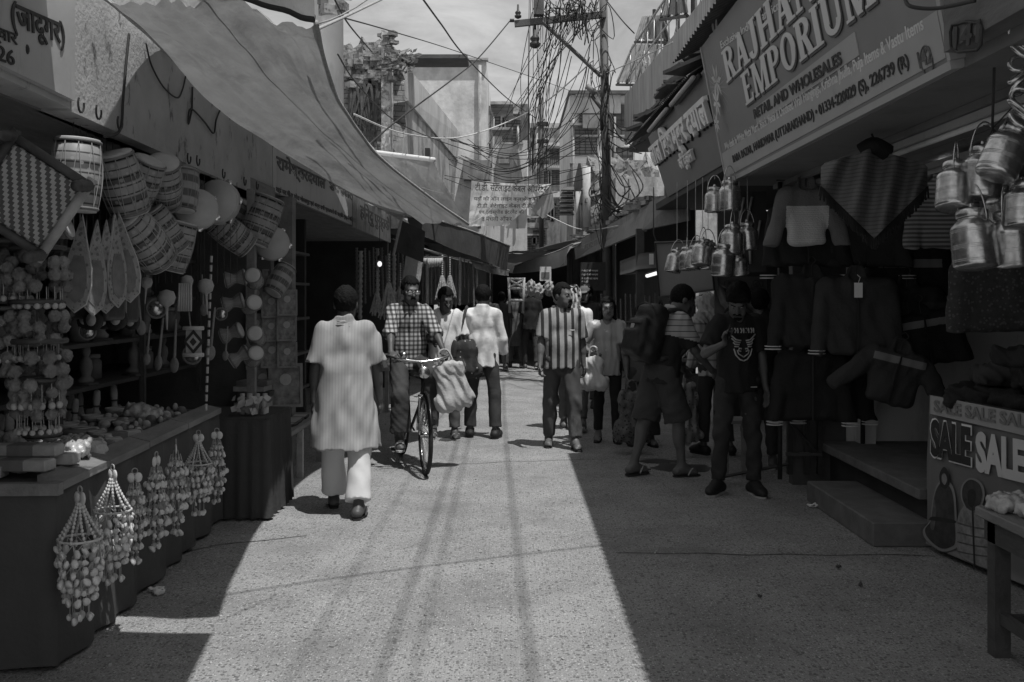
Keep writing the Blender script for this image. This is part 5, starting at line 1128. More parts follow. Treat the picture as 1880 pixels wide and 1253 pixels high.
    f.cone(sh[1], sh[-1], .05*s, .05*s, .03*s); f.ell(t(0, 0, .36), (.145*s*w, .095*s*w, .16*s), Rt, .04); f.ell(t(0, -.012*(w-1)*8, .14), (.128*s*w, .092*s*w**1.5, .15*s), Rt, .05); f.ell(t(0, .01, -.01), (.145*s*w, .105*s*w, .12*s), Rt, .05)
    f.cone(t(0, .01, .45), hp(0, .012, -.05), .062*s*w**.5, .054*s, .04*s)
    # head
    Rm = Rh; k = .02*hs
    f.ell(hp(0, .018, .032), (.073*hs, .092*hs, .092*hs), Rm, k); f.ell(hp(0, -.026, -.03), (.060*hs*w**.4, .066*hs, .078*hs), Rm, k); f.cone(hp(-.012, -.070, -.092), hp(.012, -.070, -.092), .021*hs, .021*hs, .03*hs)
    f.cone(hp(-.028, -.074, .026), hp(.028, -.074, .026), .017*hs, .017*hs, k); f.cone(hp(.042, -.055, -.015), hp(-.042, -.055, -.015), .02*hs, .02*hs, k)
    for sx in (-1, 1):
        f.ell(hp(sx*.031, -.098, .008), (.017*hs, .014*hs, .011*hs), Rm, .012*hs, True); f.ell(hp(sx*.076, .012, -.004), (.010*hs, .022*hs, .031*hs), Rm, .008*hs); f.ell(hp(sx*.036, -.062, -.058), (.022*hs, .022*hs, .022*hs), Rm, .03*hs)
    f.cone(hp(0, -.090, .018), hp(0, -.112, -.022), .008*hs, .013*hs, .012*hs); f.cone(hp(-.013, -.098, -.026), hp(.013, -.098, -.026), .009*hs, .009*hs, .008*hs)
    f.cone(hp(-.017, -.088, -.052), hp(.017, -.088, -.052), .009*hs, .009*hs, .006*hs); f.cone(hp(-.014, -.087, -.066), hp(.014, -.087, -.066), .010*hs, .010*hs, .006*hs); 
    # arms and hands
    for i, (a, el, wr) in enumerate(J.arms):
        sx = 1 if i == 0 else -1; g = w**.6
        f.cone(a, el, .050*s*g, .037*s*g, .03*s); f.cone(el, wr, .037*s*g, .024*s*g, .02*s, ); f.cone(el.lerp(wr, .2), el.lerp(wr, .4), .038*s*g, .034*s*g, .02*s)
        spec = (handL, handR)[i]
        d = V(spec[0]).normalized() if spec else (wr-el).normalized(); n = V(spec[1]) if spec else V((-sx, -.25, 0)); n = (n-d*n.dot(d)).normalized(); q = d.cross(n); q = q if (q.y < 0 or spec) else -q   # q points to the thumb side (forward)
        if spec and len(spec) > 2: q = V(spec[2]); q = (q-d*q.dot(d)-n*q.dot(n)).normalized()
        cu = R((curlL, curlR)[i]); pc = wr+d*.052*s
        f.cone(wr+d*.01, wr+d*.085*s, .026*s, .026*s, .015*s, flat=(n, .52)); f.cone(wr+d*.07*s-q*.024*s, wr+d*.07*s+q*.024*s, .020*s, .020*s, .012*s, flat=(n, .6))
        for m_, (off, ln) in enumerate(((.030, .072), (.010, .082), (-.010, .076), (-.029, .058))):
            if res > .0105 and m_ in (1, 3): pass
            b0 = wr+d*.086*s+q*off*s; c1, c2, c3 = cu*.5, cu*1.1, cu*1.6; r0 = .0088*s
            b1 = b0+(d*math.cos(c1)+n*math.sin(c1))*ln*.48*s; b2 = b1+(d*math.cos(c2)+n*math.sin(c2))*ln*.30*s; b3 = b2+(d*math.cos(c3)+n*math.sin(c3))*ln*.24*s
            f.cone(b0-d*.01, b1, r0, r0*.95, .004); f.cone(b1, b2, r0*.95, r0*.88, .003); f.cone(b2, b3, r0*.88, r0*.75, .003)
        th = wr+d*.03*s+q*.024*s; t1 = th+(d*.6+q*.62+n*.3).normalized()*.042*s; t2 = t1+(d*.9+q*.15+n*.4).normalized()*.032*s
        f.cone(th, t1, .012*s, .0105*s, .012*s); f.cone(t1, t2, .0105*s, .0085*s, .004)
    # legs and feet
    J.feet = []
    for i, (h, kn, an, pit) in enumerate(J.legs):
        sx = 1 if i == 0 else -1; g = w**.7
        f.cone(h, kn, .078*s*g, .052*s*g, .04*s); f.cone(kn, an, .050*s*g, .034*s, .03*s); sd = (an-kn).normalized(); bk = V((0, 1, 0)); bk = (bk-sd*bk.dot(sd)).normalized()
        f.ell(kn.lerp(an, .3)+bk*.014*s, (.047*s*g, .047*s*g, .12*s), None, .03*s)
        fy = R(footyaw[i]*sx); fp = R(min(pit, 55)) if an.z > ah+.015 else 0
        if pel is not None: fp = R(pel[3]) if len(pel) > 3 else 0
        fd = V((math.sin(fy)*math.cos(fp), -math.cos(fy)*math.cos(fp), -math.sin(fp))); fu = V((math.sin(fy)*math.sin(fp), -math.cos(fy)*math.sin(fp), math.cos(fp))); fx = fd.cross(fu)
        bot = an-fu*.07*s; J.feet.append((an, bot, fd, fu, fx))
        he = bot-fd*.045*s+fu*.032*s; ba = bot+fd*.115*s+fu*.022*s; clip = (bot, -fu)
        f.cone(an, he, .036*s, .033*s, .03*s); f.cone(he, ba, .034*s, .036*s, .03*s, flat=(fu, .8), clip=clip); f.cone(an+fd*.03*s-fu*.01*s, ba, .034*s, .030*s, .03*s, clip=clip)
        for m_ in range(5): q = ba+fx*(.030-.0155*m_)*s*-sx*-1; f.cone(q, q+fd*(.05-.007*m_ if m_ else .056)*s-fu*.006*s, .0125*s if m_ == 0 else .0095*s, .010*s if m_ == 0 else .008*s, .006*s, clip=clip)
    e0 = [NP(hp(sx*.031, -.091, .008)) for sx in (-1, 1)]; lp = NP(hp(0, -.098, -.058)); Ri = np.array(Rh.to_3x3().transposed(), np.float32)
    def mf(c):
        o = np.zeros(len(c), int); q = (c-lp) @ Ri.T; o[(np.abs(q[:, 0]) < .022*hs) & (np.abs(q[:, 2]) < .010*hs) & (np.abs(q[:, 1]) < .02*hs)] = 1; return o
    J.body = f.mesh('body', [skin, m_lip], p, mf)
    for sx in (-1, 1):
        e = MB(); c = hp(sx*.031, -.0775, .008); e.ball(c, .0125*hs, 10, 7); e.ball(hp(sx*.031, -.0850, .008), (.0062*hs,)*3, 8, 6, 1); e.build('eye', [m_eye, m_iris], p, True, local=True)
    # hair and beard
    if hair:
        hm = m_hair if not isinstance(hair, tuple) else hair[1]; hs_ = hair if not isinstance(hair, tuple) else hair[0]
        f = Field(NP(hc)-.24*hs, NP(hc)+.24*hs, min(res, .008)); th = {'short': .011, 'full': .02, 'long': .014, 'crop': .006}[hs_]
        f.ell(hp(0, .022, .036), ((.073+th)*hs, (.092+th)*hs, (.092+th)*hs), Rm)
        fcz = .071 if hs_ != 'full' else .062
        def fc(X, Y, Z):
            x, y, z = X-hc.x, Y-hc.y, Z-hc.z; ly = Ri[1, 0]*x+Ri[1, 1]*y+Ri[1, 2]*z; lz = Ri[2, 0]*x+Ri[2, 1]*y+Ri[2, 2]*z; lx = Ri[0, 0]*x+Ri[0, 1]*y+Ri[0, 2]*z
            return np.maximum(ly+.030*hs-np.maximum(0, (.035*hs-lz))*.55, lz-fcz*hs-np.abs(lx)*.10+.006*np.sin(lx*260))
        f.put(fc, NP(hc)-.3, NP(hc)+.3, .012*hs, True); f.cut(hp(0, 0, -.075), -(Rh.to_3x3() @ V((0, -.2, 1)).normalized()))
        if hs_ == 'full': f.cone(hp(-.045, -.062, .085), hp(.05, -.066, .09), .034*hs, .03*hs, .03*hs); f.cone(hp(.0, -.02, .115), hp(.02, .05, .11), .03*hs, .035*hs, .03*hs)
        if hs_ == 'long': f.cone(hp(.02, .075, -.02), hp(.03, .085, -.17), .06*hs, .03*hs, .03*hs); [f.cone(hp(q*.072, .0, .02), hp(q*.082, .02, -.17), .026*hs, .026*hs, .03*hs) for q in (-1, 1)]
        for sx in (-1, 1): f.cone(hp(sx*.018, -.093, .027), hp(sx*.044, -.083, .030), .0058*hs, .0048*hs)
        f.folds(.0022, .03, seed+5, .8); f.mesh('hair', hm, p)
    if beard:
        f = Field(NP(hc)-.17*hs, NP(hc)+.17*hs, min(res, .007))
        if 'b' in beard:
            f.ell(hp(0, -.026, -.034), (.065*hs*w**.4, .071*hs, .083*hs), Rm); f.cone(hp(-.01, -.072, -.094), hp(.01, -.072, -.094), .026*hs, .026*hs, .02*hs)
            def up_(X, Y, Z):
                x, y, z = X-hc.x, Y-hc.y, Z-hc.z; ly = Ri[1, 0]*x+Ri[1, 1]*y+Ri[1, 2]*z; lz = Ri[2, 0]*x+Ri[2, 1]*y+Ri[2, 2]*z
                return -(lz+.052*hs-np.maximum(0, ly+.045*hs)*1.1)
            f.put(up_, NP(hc)-.3, NP(hc)+.3, .006*hs, True); f.ell(hp(0, -.1, -.058), (.022*hs, .03*hs, .014*hs), Rm, .005, True)
        elif 'g' in beard: f.ell(hp(0, -.082, -.092), (.024*hs, .022*hs, .024*hs), Rm)
        if 'm' in beard:
            for sx in (-1, 1): f.cone(hp(sx*.004, -.104, -.043), hp(sx*.028, -.090, -.053), .0085*hs, .006*hs, .004)
        f.folds(.003, .02, seed+3, 1); f.mesh('beard', m_hair, p)
    # clothes
    cr_s = max(res, .009)
    if top:
        th = top.get('loose', .016)*s; f = Field(lo-.03, hi+.03, cr_s)
        f.cone(t(-sw, .005, .448), t(sw, .005, .448), .052*s+th*.4, .052*s+th*.4, .03*s); f.cone(t(-sw*.35, .01, .478), t(sw*.35, .01, .478), .06*s, .06*s, .05*s); f.ell(t(0, 0, .35), (.145*s*w+th, .097*s*w+th, .17*s+th), Rt, .04); f.ell(t(0, -.012*(w-1)*8, .15), (.132*s*w+th, .096*s*w**1.5+th, .17*s), Rt, .05)
        hem = top.get('hem', -.10)*s; fl = top.get('flare', .01)*s
        rr = .152*s*w+th; dn = t(0, .005, .05); e_ = dn-V((0, 0, 1))*(.05*s-hem+.04)-tu*.0
        f.cone(t(0, 0, .14), e_, rr*.98, rr+fl, .05*s, flat=(tf, .74 if w < 1.1 else .80)); 
        f.cut(V((0, 0, P0.z+hem)), (0, 0, -1))
        f.cone(neck-tu*.06*s, neck+tu*.012*s, .085*s, .066*s+th*.3, .03*s, clip=(neck+tu*(.018 if top.get('collar') else -.002)*s+tf*.02, tu*.9+tf*.25))
        if top.get('collar'): f.cone(neck-tu*.03*s+tf*.01, neck+tu*.03*s-tf*.005, .078*s, .070*s, .012, clip=(neck+tu*.032*s, tu+tf*.35))
        if top.get('vneck'): f.cone(neck-tu*.01*s+tf*.09*s, neck-tu*.075*s+tf*.12*s, .045*s, .012*s, .008, True)
        elif not top.get('collar'): f.cone(neck+tf*.055*s+tu*.03*s, neck+tf*.10*s-tu*.005*s, .062*s, .05*s, .01, True)
        sl = top.get('sleeve', .45)
        for (a, el, wr) in J.arms:
            g = w**.6; r1, r2, r3 = .052*s*g+th, .043*s*g+th, .030*s*g+th*.9; u1 = (el-a).normalized(); u2 = (wr-el).normalized(); ex = top.get('sflare', .006)*s
            if sl <= .53:
                c = a+u1*((el-a).length*sl/.53); f.cone(a, el, r1+.004, r2+ex+.012, .035*s, clip=(c, u1))
            else: c = el+u2*((wr-el).length*(sl-.53)/.47); f.cone(a, el, r1, r2, .035*s); f.cone(el, el.lerp(wr, 1.0), r2, r3+ex, .02*s, clip=(c, u2))
        f.folds(top.get('fold', .006)*.8, top.get('wl', .12), seed, top.get('vert', 4.5)); J.top = f.mesh(top.get('name', 'shirt'), top['mat'], p, top.get('matfn') and top['matfn'](J))
    if bottom:
        th = bottom.get('loose', .012)*s; f = Field(lo-.05, hi+.05, cr_s); g = w**.7
        f.ell(t(0, .01, -.01), (.146*s*w+min(th, .006), .106*s*w+min(th, .006), .12*s), Rt, .04)
        cutf = bottom.get('cut', .94)
        for (h, kn, an, pit) in J.legs:
            u2 = (an-kn).normalized(); u1 = (kn-h).normalized(); fl = bottom.get('flare', 0)*s
            if cutf < .56: c = h+u1*(l1*cutf/.5); f.cone(h, kn, .080*s*g+min(th, .014), .064*s*g+th+fl, .04*s, clip=(c, u1))
            else: c = kn+u2*(l2*(cutf-.5)/.5); f.cone(h, kn, .080*s*g+min(th, .014), .056*s*g+th, .04*s); f.cone(kn, an, .056*s*g+th, .044*s+th+fl, .03*s, clip=(c, u2))
        f.cut(t(0, 0, .10), tu); f.folds(bottom.get('fold', .006)*.62, bottom.get('wl', .15), seed+9, bottom.get('vert', .9)); J.bottom = f.mesh(bottom.get('name', 'trousers'), bottom['mat'], p, bottom.get('matfn') and bottom['matfn'](J))
    for i, (an, bot, fd, fu, fx) in enumerate(J.feet):
        sx = 1 if i == 0 else -1
        out = [(-.02, -.078), (-.036, -.05), (-.036, .0), (-.042, .09), (-.036, .15), (-.010, .185), (.018, .18), (.038, .15), (.044, .09), (.034, .0), (.034, -.05), (.02, -.078)]
        if feet == 'sandal':
            sm = sole_mat or m_sole; m = MB(); n_ = len(out); vv = [bot+fx*x*s+fd*y*s*.98-fu*.001 for x, y in out]; m.add(vv+[q-fu*.018*s for q in vv], [tuple(range(n_)), tuple(range(2*n_-1, n_-1, -1))]+[(j, j+n_, (j+1) % n_+n_, (j+1) % n_) for j in range(n_)])
            so_ = m.build('sandal', sm, p, local=True); st = MB(); tp_ = bot+fd*.14*s+fx*.012*s*sx+fu*.004
            for q in (-1, 1): st.tube(spline([tp_, bot+fd*.10*s+fx*.02*s*q+fu*.055*s, bot+fd*.06*s+fx*.044*s*q+fu*.03*s, bot+fd*.04*s+fx*.044*s*q], 10), .0065*s, 5)
            st.build('strap', feet_mat or sm, so_, True, local=True)
        elif feet == 'shoe':
            f = Field(NP(bot)-.26, NP(bot)+.26, .008); he = bot-fd*.045*s+fu*.032*s; ba = bot+fd*.13*s+fu*.026*s; cl_ = (bot-fu*.004, -fu)
            f.cone(an+fu*.0, he, .047*s, .044*s, .03*s, clip=(an+fu*.01*s, fu)); f.cone(he, ba, .044*s, .046*s, .03*s, flat=(fu, .8), clip=cl_); f.cone(an+fd*.03*s, ba, .045*s, .042*s, .03*s, clip=cl_); f.cone(ba, ba+fd*.045*s-fu*.004*s, .044*s, .036*s, .02, flat=(fu, .75), clip=cl_)
            so_ = f.mesh('shoe', feet_mat or m_shoe, p); m = MB(); n_ = len(out); vv = [bot+fx*x*1.12*s+fd*(y*1.07)*s for x, y in out]; m.add(vv+[q-fu*.018*s for q in vv], [tuple(range(n_)), tuple(range(2*n_-1, n_-1, -1))]+[(j, j+n_, (j+1) % n_+n_, (j+1) % n_) for j in range(n_)])
            m.build('sole', sole_mat or m_sole, so_, local=True); lc = MB()
            for q in range(4): c = an+fd*(.035+.022*q)*s+fu*(.012-.016*q)*s; lc.tube([c-fx*.022*s, c+fu*.006+fd*.004, c+fx*.022*s], .0035*s, 4)
            lc.build('lace', m_sole if (feet_mat or m_shoe) is m_shoe else m_soled, so_, local=True)
    return J
def worldpt(J, v): return J.root.matrix_basis @ V(v) if False else (Matrix.Translation(J.root.location) @ Matrix.Rotation(J.root.rotation_euler.z, 4, 'Z')) @ V(v)
def wear(J, name, mb, mat, smooth=True): return mb.build(name, mat, J.root, smooth, local=True)

# man in the striped kurta, walking away
m_kurta = M('kurta_cloth', .34, .9, .05, 3, .05, pat=stripes(0, .022, .3, .29, .3), bscale=40)
m_whitecl = M('white_cotton', .60, .9, .06, 4, .08, bscale=25)
K = person('stout man in a pale striped kurta and white trousers walking away', (-1.22, 7.28), 184, 1.66, 1.16, lean=2, head=(0, 6, 0), armL=(-6, 12, 14), armR=(6, 14, 10), legL=(18, 2, 6), legR=(-8, 3, 14), top=dict(mat=m_kurta, loose=.02, hem=-.41, flare=.075, sleeve=.46, sflare=.008, name='kurta', fold=.009, collar=1, wl=.16, vert=3), bottom=dict(mat=m_whitecl, loose=.022, flare=.03, cut=.95, fold=.0045, wl=.2), skin=SKD, feet='sandal', sole_mat=m_soled, feet_mat=m_sole, seed=1, res=.0078)
sc = MB()
for i, (r, z) in enumerate(((.080, .505), (.088, .488), (.074, .522))):
    sc.tube([K.t(r*1.0*math.cos(q), .01+r*.82*math.sin(q)*1.0, z+.012*math.sin(q*1+i)+.004*math.sin(q*5+i)) for q in np.linspace(0, 6.283, 33)[:-1]], .016, 8, closed=True)
wear(K, 'scarf', sc, M('scarf_stripe', .36, .9, .1, 5, .3, pat=stripes(2, .012, .4, .12, .3)))

# cyclist
m_plaid = M('plaid_shirt', .42, .85, .1, 5, .2, pat=checks(.042, .042, .13))
m_trdark = M('dark_trousers', .045, .85, .2, 6, .2); m_trgrey = M('grey_trousers', .09, .85, .2, 6, .2)
CY = (-.93, 9.35); CR = 17
C = person('cyclist in a checked shirt and glasses riding towards the camera', CY, CR, 1.70, .98, lean=6, head=(4, 6, 0), pel=(0, .22, .98, 0), armL=('ik', (.25, -.22, 1.06), (.6, .5, -.3)), armR=('ik', (-.25, -.22, 1.06), (-.6, .5, -.3)), legL=('ik', (.12, -.10, .46)), legR=('ik', (-.13, -.02, .235)), top=dict(mat=m_plaid, loose=.02, hem=-.10, sleeve=.62, collar=1, fold=.006), bottom=dict(mat=m_trdark, loose=.022, flare=.035, cut=.90), skin=SKD, beard='m', feet='sandal', seed=2, handL=((-.1, -.9, -.35), (-.2, -.1, -1), (-1, 0, 0)), handR=((.1, -.9, -.35), (.2, -.1, -1), (1, 0, 0)), curlL=75, curlR=75, res=.0082)
gl = MB()
for sx in (-1, 1):
    gl.tube([C.hp(sx*.033+.024*math.cos(q), -.108, .006+.018*math.sin(q)) for q in np.linspace(0, 6.283, 19)[:-1]], .0022, 5, closed=True); gl.tube([C.hp(sx*.057, -.106, .010), C.hp(sx*.082, .0, .012)], .002, 4)
gl.tube([C.hp(-.009, -.109, .010), C.hp(.009, -.109, .010)], .002, 4); wear(C, 'glasses', gl, m_steel)
ln = MB()
for sx in (-1, 1): ln.ball(C.hp(sx*.033, -.107, .006), (.022, .002, .017), 12, 6)
wear(C, 'lens', ln, M('lens', .30, .08, .05, 3, 0, spec=.8)); C.root.children[-1]['kind'] = 'stuff'
# bicycle
m_tyre = M('tyre', .025, .8, .3, 30, .3); m_chrome = M('chrome', .55, .2, .15, 9, 0, metal=.95); m_paint = M('black_enamel', .012, .25, .1, 5, 0)
bk = thing('bicycle', 'old black roadster bicycle ridden towards the camera', 'bicycle', (CY[0], CY[1], 0)); bk.rotation_euler = (0, R(0), R(CR)); WLOC[bk.name] = V((0, 0, 0))
def wheel(cy, steer=0):
    A = Matrix.Translation(V((0, cy, .355))) @ Matrix.Rotation(R(steer), 4, 'Z'); c = lambda q, r, x=0: A @ V((x, r*math.cos(q), r*math.sin(q)))
    w_ = MB().tube([c(q, .335) for q in np.linspace(0, 6.2832, 57)[:-1]], .020, 8, closed=True).build('wheel', m_tyre, bk, True, local=True)
    MB().tube([c(q, .312) for q in np.linspace(0, 6.2832, 57)[:-1]], .010, 6, closed=True).build('rim', m_chrome, w_, True, local=True)
    s_ = MB()
    for i in range(36): q = 2*math.pi*i/36; s_.tube([c(q+(.35 if i % 2 else -.35), .022, .03*(1 if i % 4 < 2 else -1)), c(q, .306)], .0016, 4)
    s_.build('spokes', m_chrome, w_, local=True); MB().tube([A @ V((-.045, 0, 0)), A @ V((.045, 0, 0))], .02, 10).build('hub', m_chrome, w_, True, local=True)
    MB().tube([c(q, .375) for q in np.linspace(R(-12), R(165), 26)], [.014]*26, 6).build('mudguard', m_paint, bk, True, local=True)
wheel(-.56, -4); wheel(.60)
fr_ = MB(); hd, hb_, bb_, ss = V((0, -.44, .84)), V((0, -.47, .70)), V((0, .14, .30)), V((0, .30, .86))
for a, b_, r in ((hd, ss+V((0, -.02, -.03)), .014), (hb_, bb_, .015), (ss, bb_, .014), (hd+V((0, 0, .05)), hb_, .017), (bb_+V((.04, 0, 0)), V((.06, .60, .355)), .009), (bb_+V((-.04, 0, 0)), V((-.06, .60, .355)), .009), (ss+V((.02, 0, -.06)), V((.06, .60, .355)), .008), (ss+V((-.02, 0, -.06)), V((-.06, .60, .355)), .008)): fr_.tube([a, b_], r, 8)
fr_.build('frame', m_paint, bk, True, local=True)
fk = MB()
for sx in (-1, 1): fk.tube(spline([hb_+V((sx*.03, 0, -.02)), V((sx*.045, -.50, .56)), V((sx*.05, -.56, .355))], 10), [.013]*5+[.010]*5, 6)
fk.tube([hb_, hd+V((0, .03, .14))], .012, 8); fk.tube([hb_+V((-.05, -.005, -.01)), hb_+V((.05, -.005, -.01))], .014, 6); fk.build('fork', m_chrome, bk, True, local=True)
hbm = MB(); hbm.tube(spline([(-.27, -.20, 1.03), (-.27, -.30, 1.035), (-.2, -.40, 1.02), (0, -.42, .99), (.2, -.40, 1.02), (.27, -.30, 1.035), (.27, -.20, 1.03)], 40), .012, 8); hbm.tube([(-.23, -.37, .99), (.23, -.37, .99)], .006, 6); hbm.build('handlebar', m_chrome, bk, True, local=True)
for sx in (-1, 1): MB().tube([(sx*.27, -.15, 1.03), (sx*.27, -.28, 1.035)], .017, 8).build('grip', m_tyre, bk, True, local=True)
MB().ball((-.17, -.43, 1.055), (.035, .035, .03), 12, 8).build('bell', m_chrome, bk, True, local=True)
hl_ = MB(); hl_.lathe([(.02, -.06), (.045, -.02), (.055, .02), (.05, .03)], 16, Matrix.Translation(V((0, -.50, .90))) @ Matrix.Rotation(R(90), 4, 'X')); hl_.build('headlamp', m_chrome, bk, True, local=True)
sd_ = Field((-.14, .12, .82), (.14, .5, 1.0), .009); sd_.cone((0, .20, .90), (0, .38, .91), .035, .085, .03, flat=((0, 0, 1), .4)); sd_.mesh('saddle', m_tyre, bk)
ck = MB(); ck.lathe([(.085, -.004), (.09, 0), (.085, .004)], 24, Matrix.Translation(bb_+V((-.055, 0, 0))) @ Matrix.Rotation(R(90), 4, 'Y')); ck.build('chainring', m_chrome, bk, True, local=True)
for sx, dz, dy in ((-1, -.165, -.03), (1, .165, .03)): 
    m = MB().tube([bb_+V((sx*.07, 0, 0)), bb_+V((sx*.08, dy, dz))], .009, 6).build('crank', m_chrome, bk, True, local=True); MB().box(tuple(bb_+V((sx*.085 if sx > 0 else -.185, dy-.035, dz-.012))), tuple(bb_+V((.185 if sx > 0 else -.085, dy+.035, dz+.012)))).build('pedal', m_tyre, m, local=True)
MB().box((-.06, .45, .76), (.06, .85, .775)).build('carrier', m_paint, bk, local=True)
def sack(name, label, cat, pos, W, Hh, D, mat, seed, handle=True, rz=0, tilt=(0, 0), strap=None, flare=1.15, group=None, h=.009):
    t = thing(name, label, cat, pos, 0, group); t.rotation_euler = (R(tilt[0]), R(tilt[1]), R(rz)); WLOC[t.name] = V((0, 0, 0))
    f = Field((-W*.8, -D*.9-.03, -Hh-.05), (W*.8, D*.9+.03, .06), h); f.cone((-W*.22, 0, -.04), (W*.22, 0, -.04), D*.30, D*.30, .04); f.cone((-W*.36*flare+D*.1, 0, -Hh*.8), (W*.36*flare-D*.1, 0, -Hh*.8), D*.45, D*.45, .10); f.box((0, 0, -Hh*.55), (W*.42, D*.36, Hh*.42), .05, k=.08); f.folds(.010, .12, seed, 2.2)
    f.mesh('sack', mat, t)
    if handle: m = MB(); [m.tube(spline([(-W*.2, y, -.03), (-W*.12, y*.5, .10), (W*.12, y*.5, .10), (W*.2, y, -.03)], 14), .008, 6) for y in (-.02, .02)]; m.build('handle', mat, t, True, local=True)
    return t
m_poly = M('white_plastic_bag', .62, .45, .1, 8, .2, transl=.2); m_clothbag = M('pale_cloth_bag', .40, .85, .15, 8, .3)
sack('cloth_bag', 'pale cloth bag hanging from the bicycle handlebar', 'bag', tuple(worldpt(C, (.23, -.36, .98))), .34, .45, .15, m_clothbag, 3, rz=17, tilt=(0, -14))

# masked man behind the cyclist
m_tee = M('white_tshirt', .62, .9, .06, 4, .2)
Mk = person('man in a white t-shirt and dark face mask behind the cyclist', (-.75, 11.0), 8, 1.66, 1.02, head=(14, 24, 0), armL=(6, 10, 12), armR=(20, 4, 70), legL=(4, 3, 4), legR=(-4, 3, 4), top=dict(mat=m_tee, loose=.02, hem=-.12, sleeve=.42, sflare=.02), bottom=dict(mat=m_trgrey), skin=SKD, seed=3, res=.009)
f = Field(NP(Mk.hc)-.16, NP(Mk.hc)+.16, .008); f.ell(Mk.hp(0, -.026, -.034), (.066, .073, .086), Mk.Rh); f.cone(Mk.hp(0, -.095, .0), Mk.hp(0, -.112, -.03), .016, .02, .02); f.cut(Mk.hp(0, 0, -.005), Mk.Rh.to_3x3() @ V((0, 0, 1))); f.cut(Mk.hp(0, -.01, 0), Mk.Rh.to_3x3() @ V((0, 1, 0))); f.mesh('face_mask', M('mask_print', .03, .8, .2, 5, .1, pat=dots(60, .3, .25)), Mk.root)

# man in the white shirt with a dotted shoulder bag, seen from behind
m_wshirt = M('white_shirt', .66, .85, .05, 4, .25)
W_ = person('man in a white shirt and dark trousers with a dotted shoulder bag', (-.33, 11.1), 176, 1.68, .98, head=(-4, 16, 0), armL=(18, 8, 85, .5), armR=(2, 13, 18), legL=(3, 6, 2), legR=(-3, 7, 4), top=dict(mat=m_wshirt, loose=.024, hem=-.13, sleeve=.86, collar=1, fold=.007), bottom=dict(mat=m_trdark, loose=.014, flare=.012, cut=.95), feet='shoe', sole_mat=m_soled, skin=SK, seed=4, res=.0088)
bg_ = sack('shoulder_bag', 'dark dotted cloth shoulder bag of the man in the white shirt', 'bag', tuple(worldpt(W_, (.24, .14, 1.08))), .46, .40, .2, M('dotted_cloth', .035, .85, .2, 6, .2, pat=dots(17, .13, .5, .15)), 5, handle=False, rz=8)
m = MB(); q = [worldpt(W_, W_.t(.17, .075, .545)), worldpt(W_, W_.t(.20, .15, .40)), worldpt(W_, W_.t(.22, .17, .25)), worldpt(W_, (.22, .15, 1.02))]; q2 = [worldpt(W_, W_.t(.17, .05, .545)), worldpt(W_, W_.t(.19, -.10, .44)), worldpt(W_, W_.t(.24, -.10, .25)), worldpt(W_, (.24, .08, 1.02))]
inv = (Matrix.Translation(bg_.location) @ bg_.rotation_euler.to_matrix().to_4x4()).inverted()
for qq in (q, q2): pp_ = spline([inv @ a for a in qq], 14); m.tube(pp_, .016, 6)
m.build('strap', m_trdark, bg_, True, local=True)

# striped polo man
m_jeans = M('blue_jeans', .065, .85, .35, 2.6, .2, blotch=(3.2, .55, .72, 2.6, (1, 1, .5)))
S_ = person('smiling man in a vertically striped polo shirt and jeans', (.52, 10.35), 4, 1.70, 1.12, lean=-2, head=(38, 4, 0), armL=(-10, 12, 14), armR=(8, 13, 14), legL=(14, 3, 8), legR=(-6, 4, 6), top=dict(mat=M('striped_polo', .30, .85, .08, 4, .15, pat=stripes(0, .078, .42, .03, .05, .2)), loose=.016, hem=-.09, sleeve=.44, collar=1, sflare=.01, fold=.006), bottom=dict(mat=m_jeans, loose=.016, cut=.95, flare=.004, fold=.010), beard='mg', skin=SK, sole_mat=m_soled, feet_mat=m_soled, seed=6, res=.0082, curlL=70, curlR=70)
pk_ = MB(); pk_.cbox(S_.t(.09, -.145, .30), (.05, .006, .008)); wear(S_, 'pocket_print', pk_, m_letw)

# people behind the striped man
B1 = person('man with a patterned headcloth and white shirt behind the striped man', (.72, 11.7), 175, 1.68, 1.02, armL=(4, 10, 10), armR=(-6, 10, 14), legL=(10, 3, 4), legR=(-10, 3, 14), top=dict(mat=m_wshirt, loose=.022, hem=-.14, sleeve=.8), bottom=dict(mat=m_trgrey), hair='short', seed=7, res=.011)
f = Field(NP(B1.hc)-.24, NP(B1.hc)+.2, .010); f.ell(B1.hp(0, .02, .03), (.092, .112, .112), B1.Rh); f.cone(B1.hp(0, .08, -.03), B1.hp(0, .12, -.2), .08, .09, .05); f.folds(.006, .06, 3, 1); f.mesh('headcloth', M('patterned_headcloth', .45, .9, .2, 6, .2, pat=stripes(0, .05, .5, .12, .2, 0, .08)), B1.root)
B2 = person('bearded man in a cap and black jacket walking in the shade', (1.06, 14.0), -14, 1.72, 1.05, head=(-22, 16, 0), legL=(10, 3, 4), legR=(-8, 3, 12), top=dict(mat=M('black_jacket', .03, .8, .2, 5, .1), loose=.03, hem=-.12, sleeve=.95, collar=1), bottom=dict(mat=m_trdark), beard='bm', feet='shoe', seed=8, res=.0105)
f = Field(NP(B2.hc)-.2, NP(B2.hc)+.2, .009); f.ell(B2.hp(0, .015, .045), (.088, .108, .098), B2.Rh); f.cut(B2.hp(0, 0, .05), -(B2.Rh.to_3x3() @ V((0, 0, 1)))); f.cone(B2.hp(-.04, -.09, .055), B2.hp(.04, -.09, .055), .045, .045, .02, flat=(B2.Rh.to_3x3() @ V((0, 0, 1)), .25)); f.mesh('cap', M('cap_cloth', .14, .9, .2, 8, .2), B2.root)
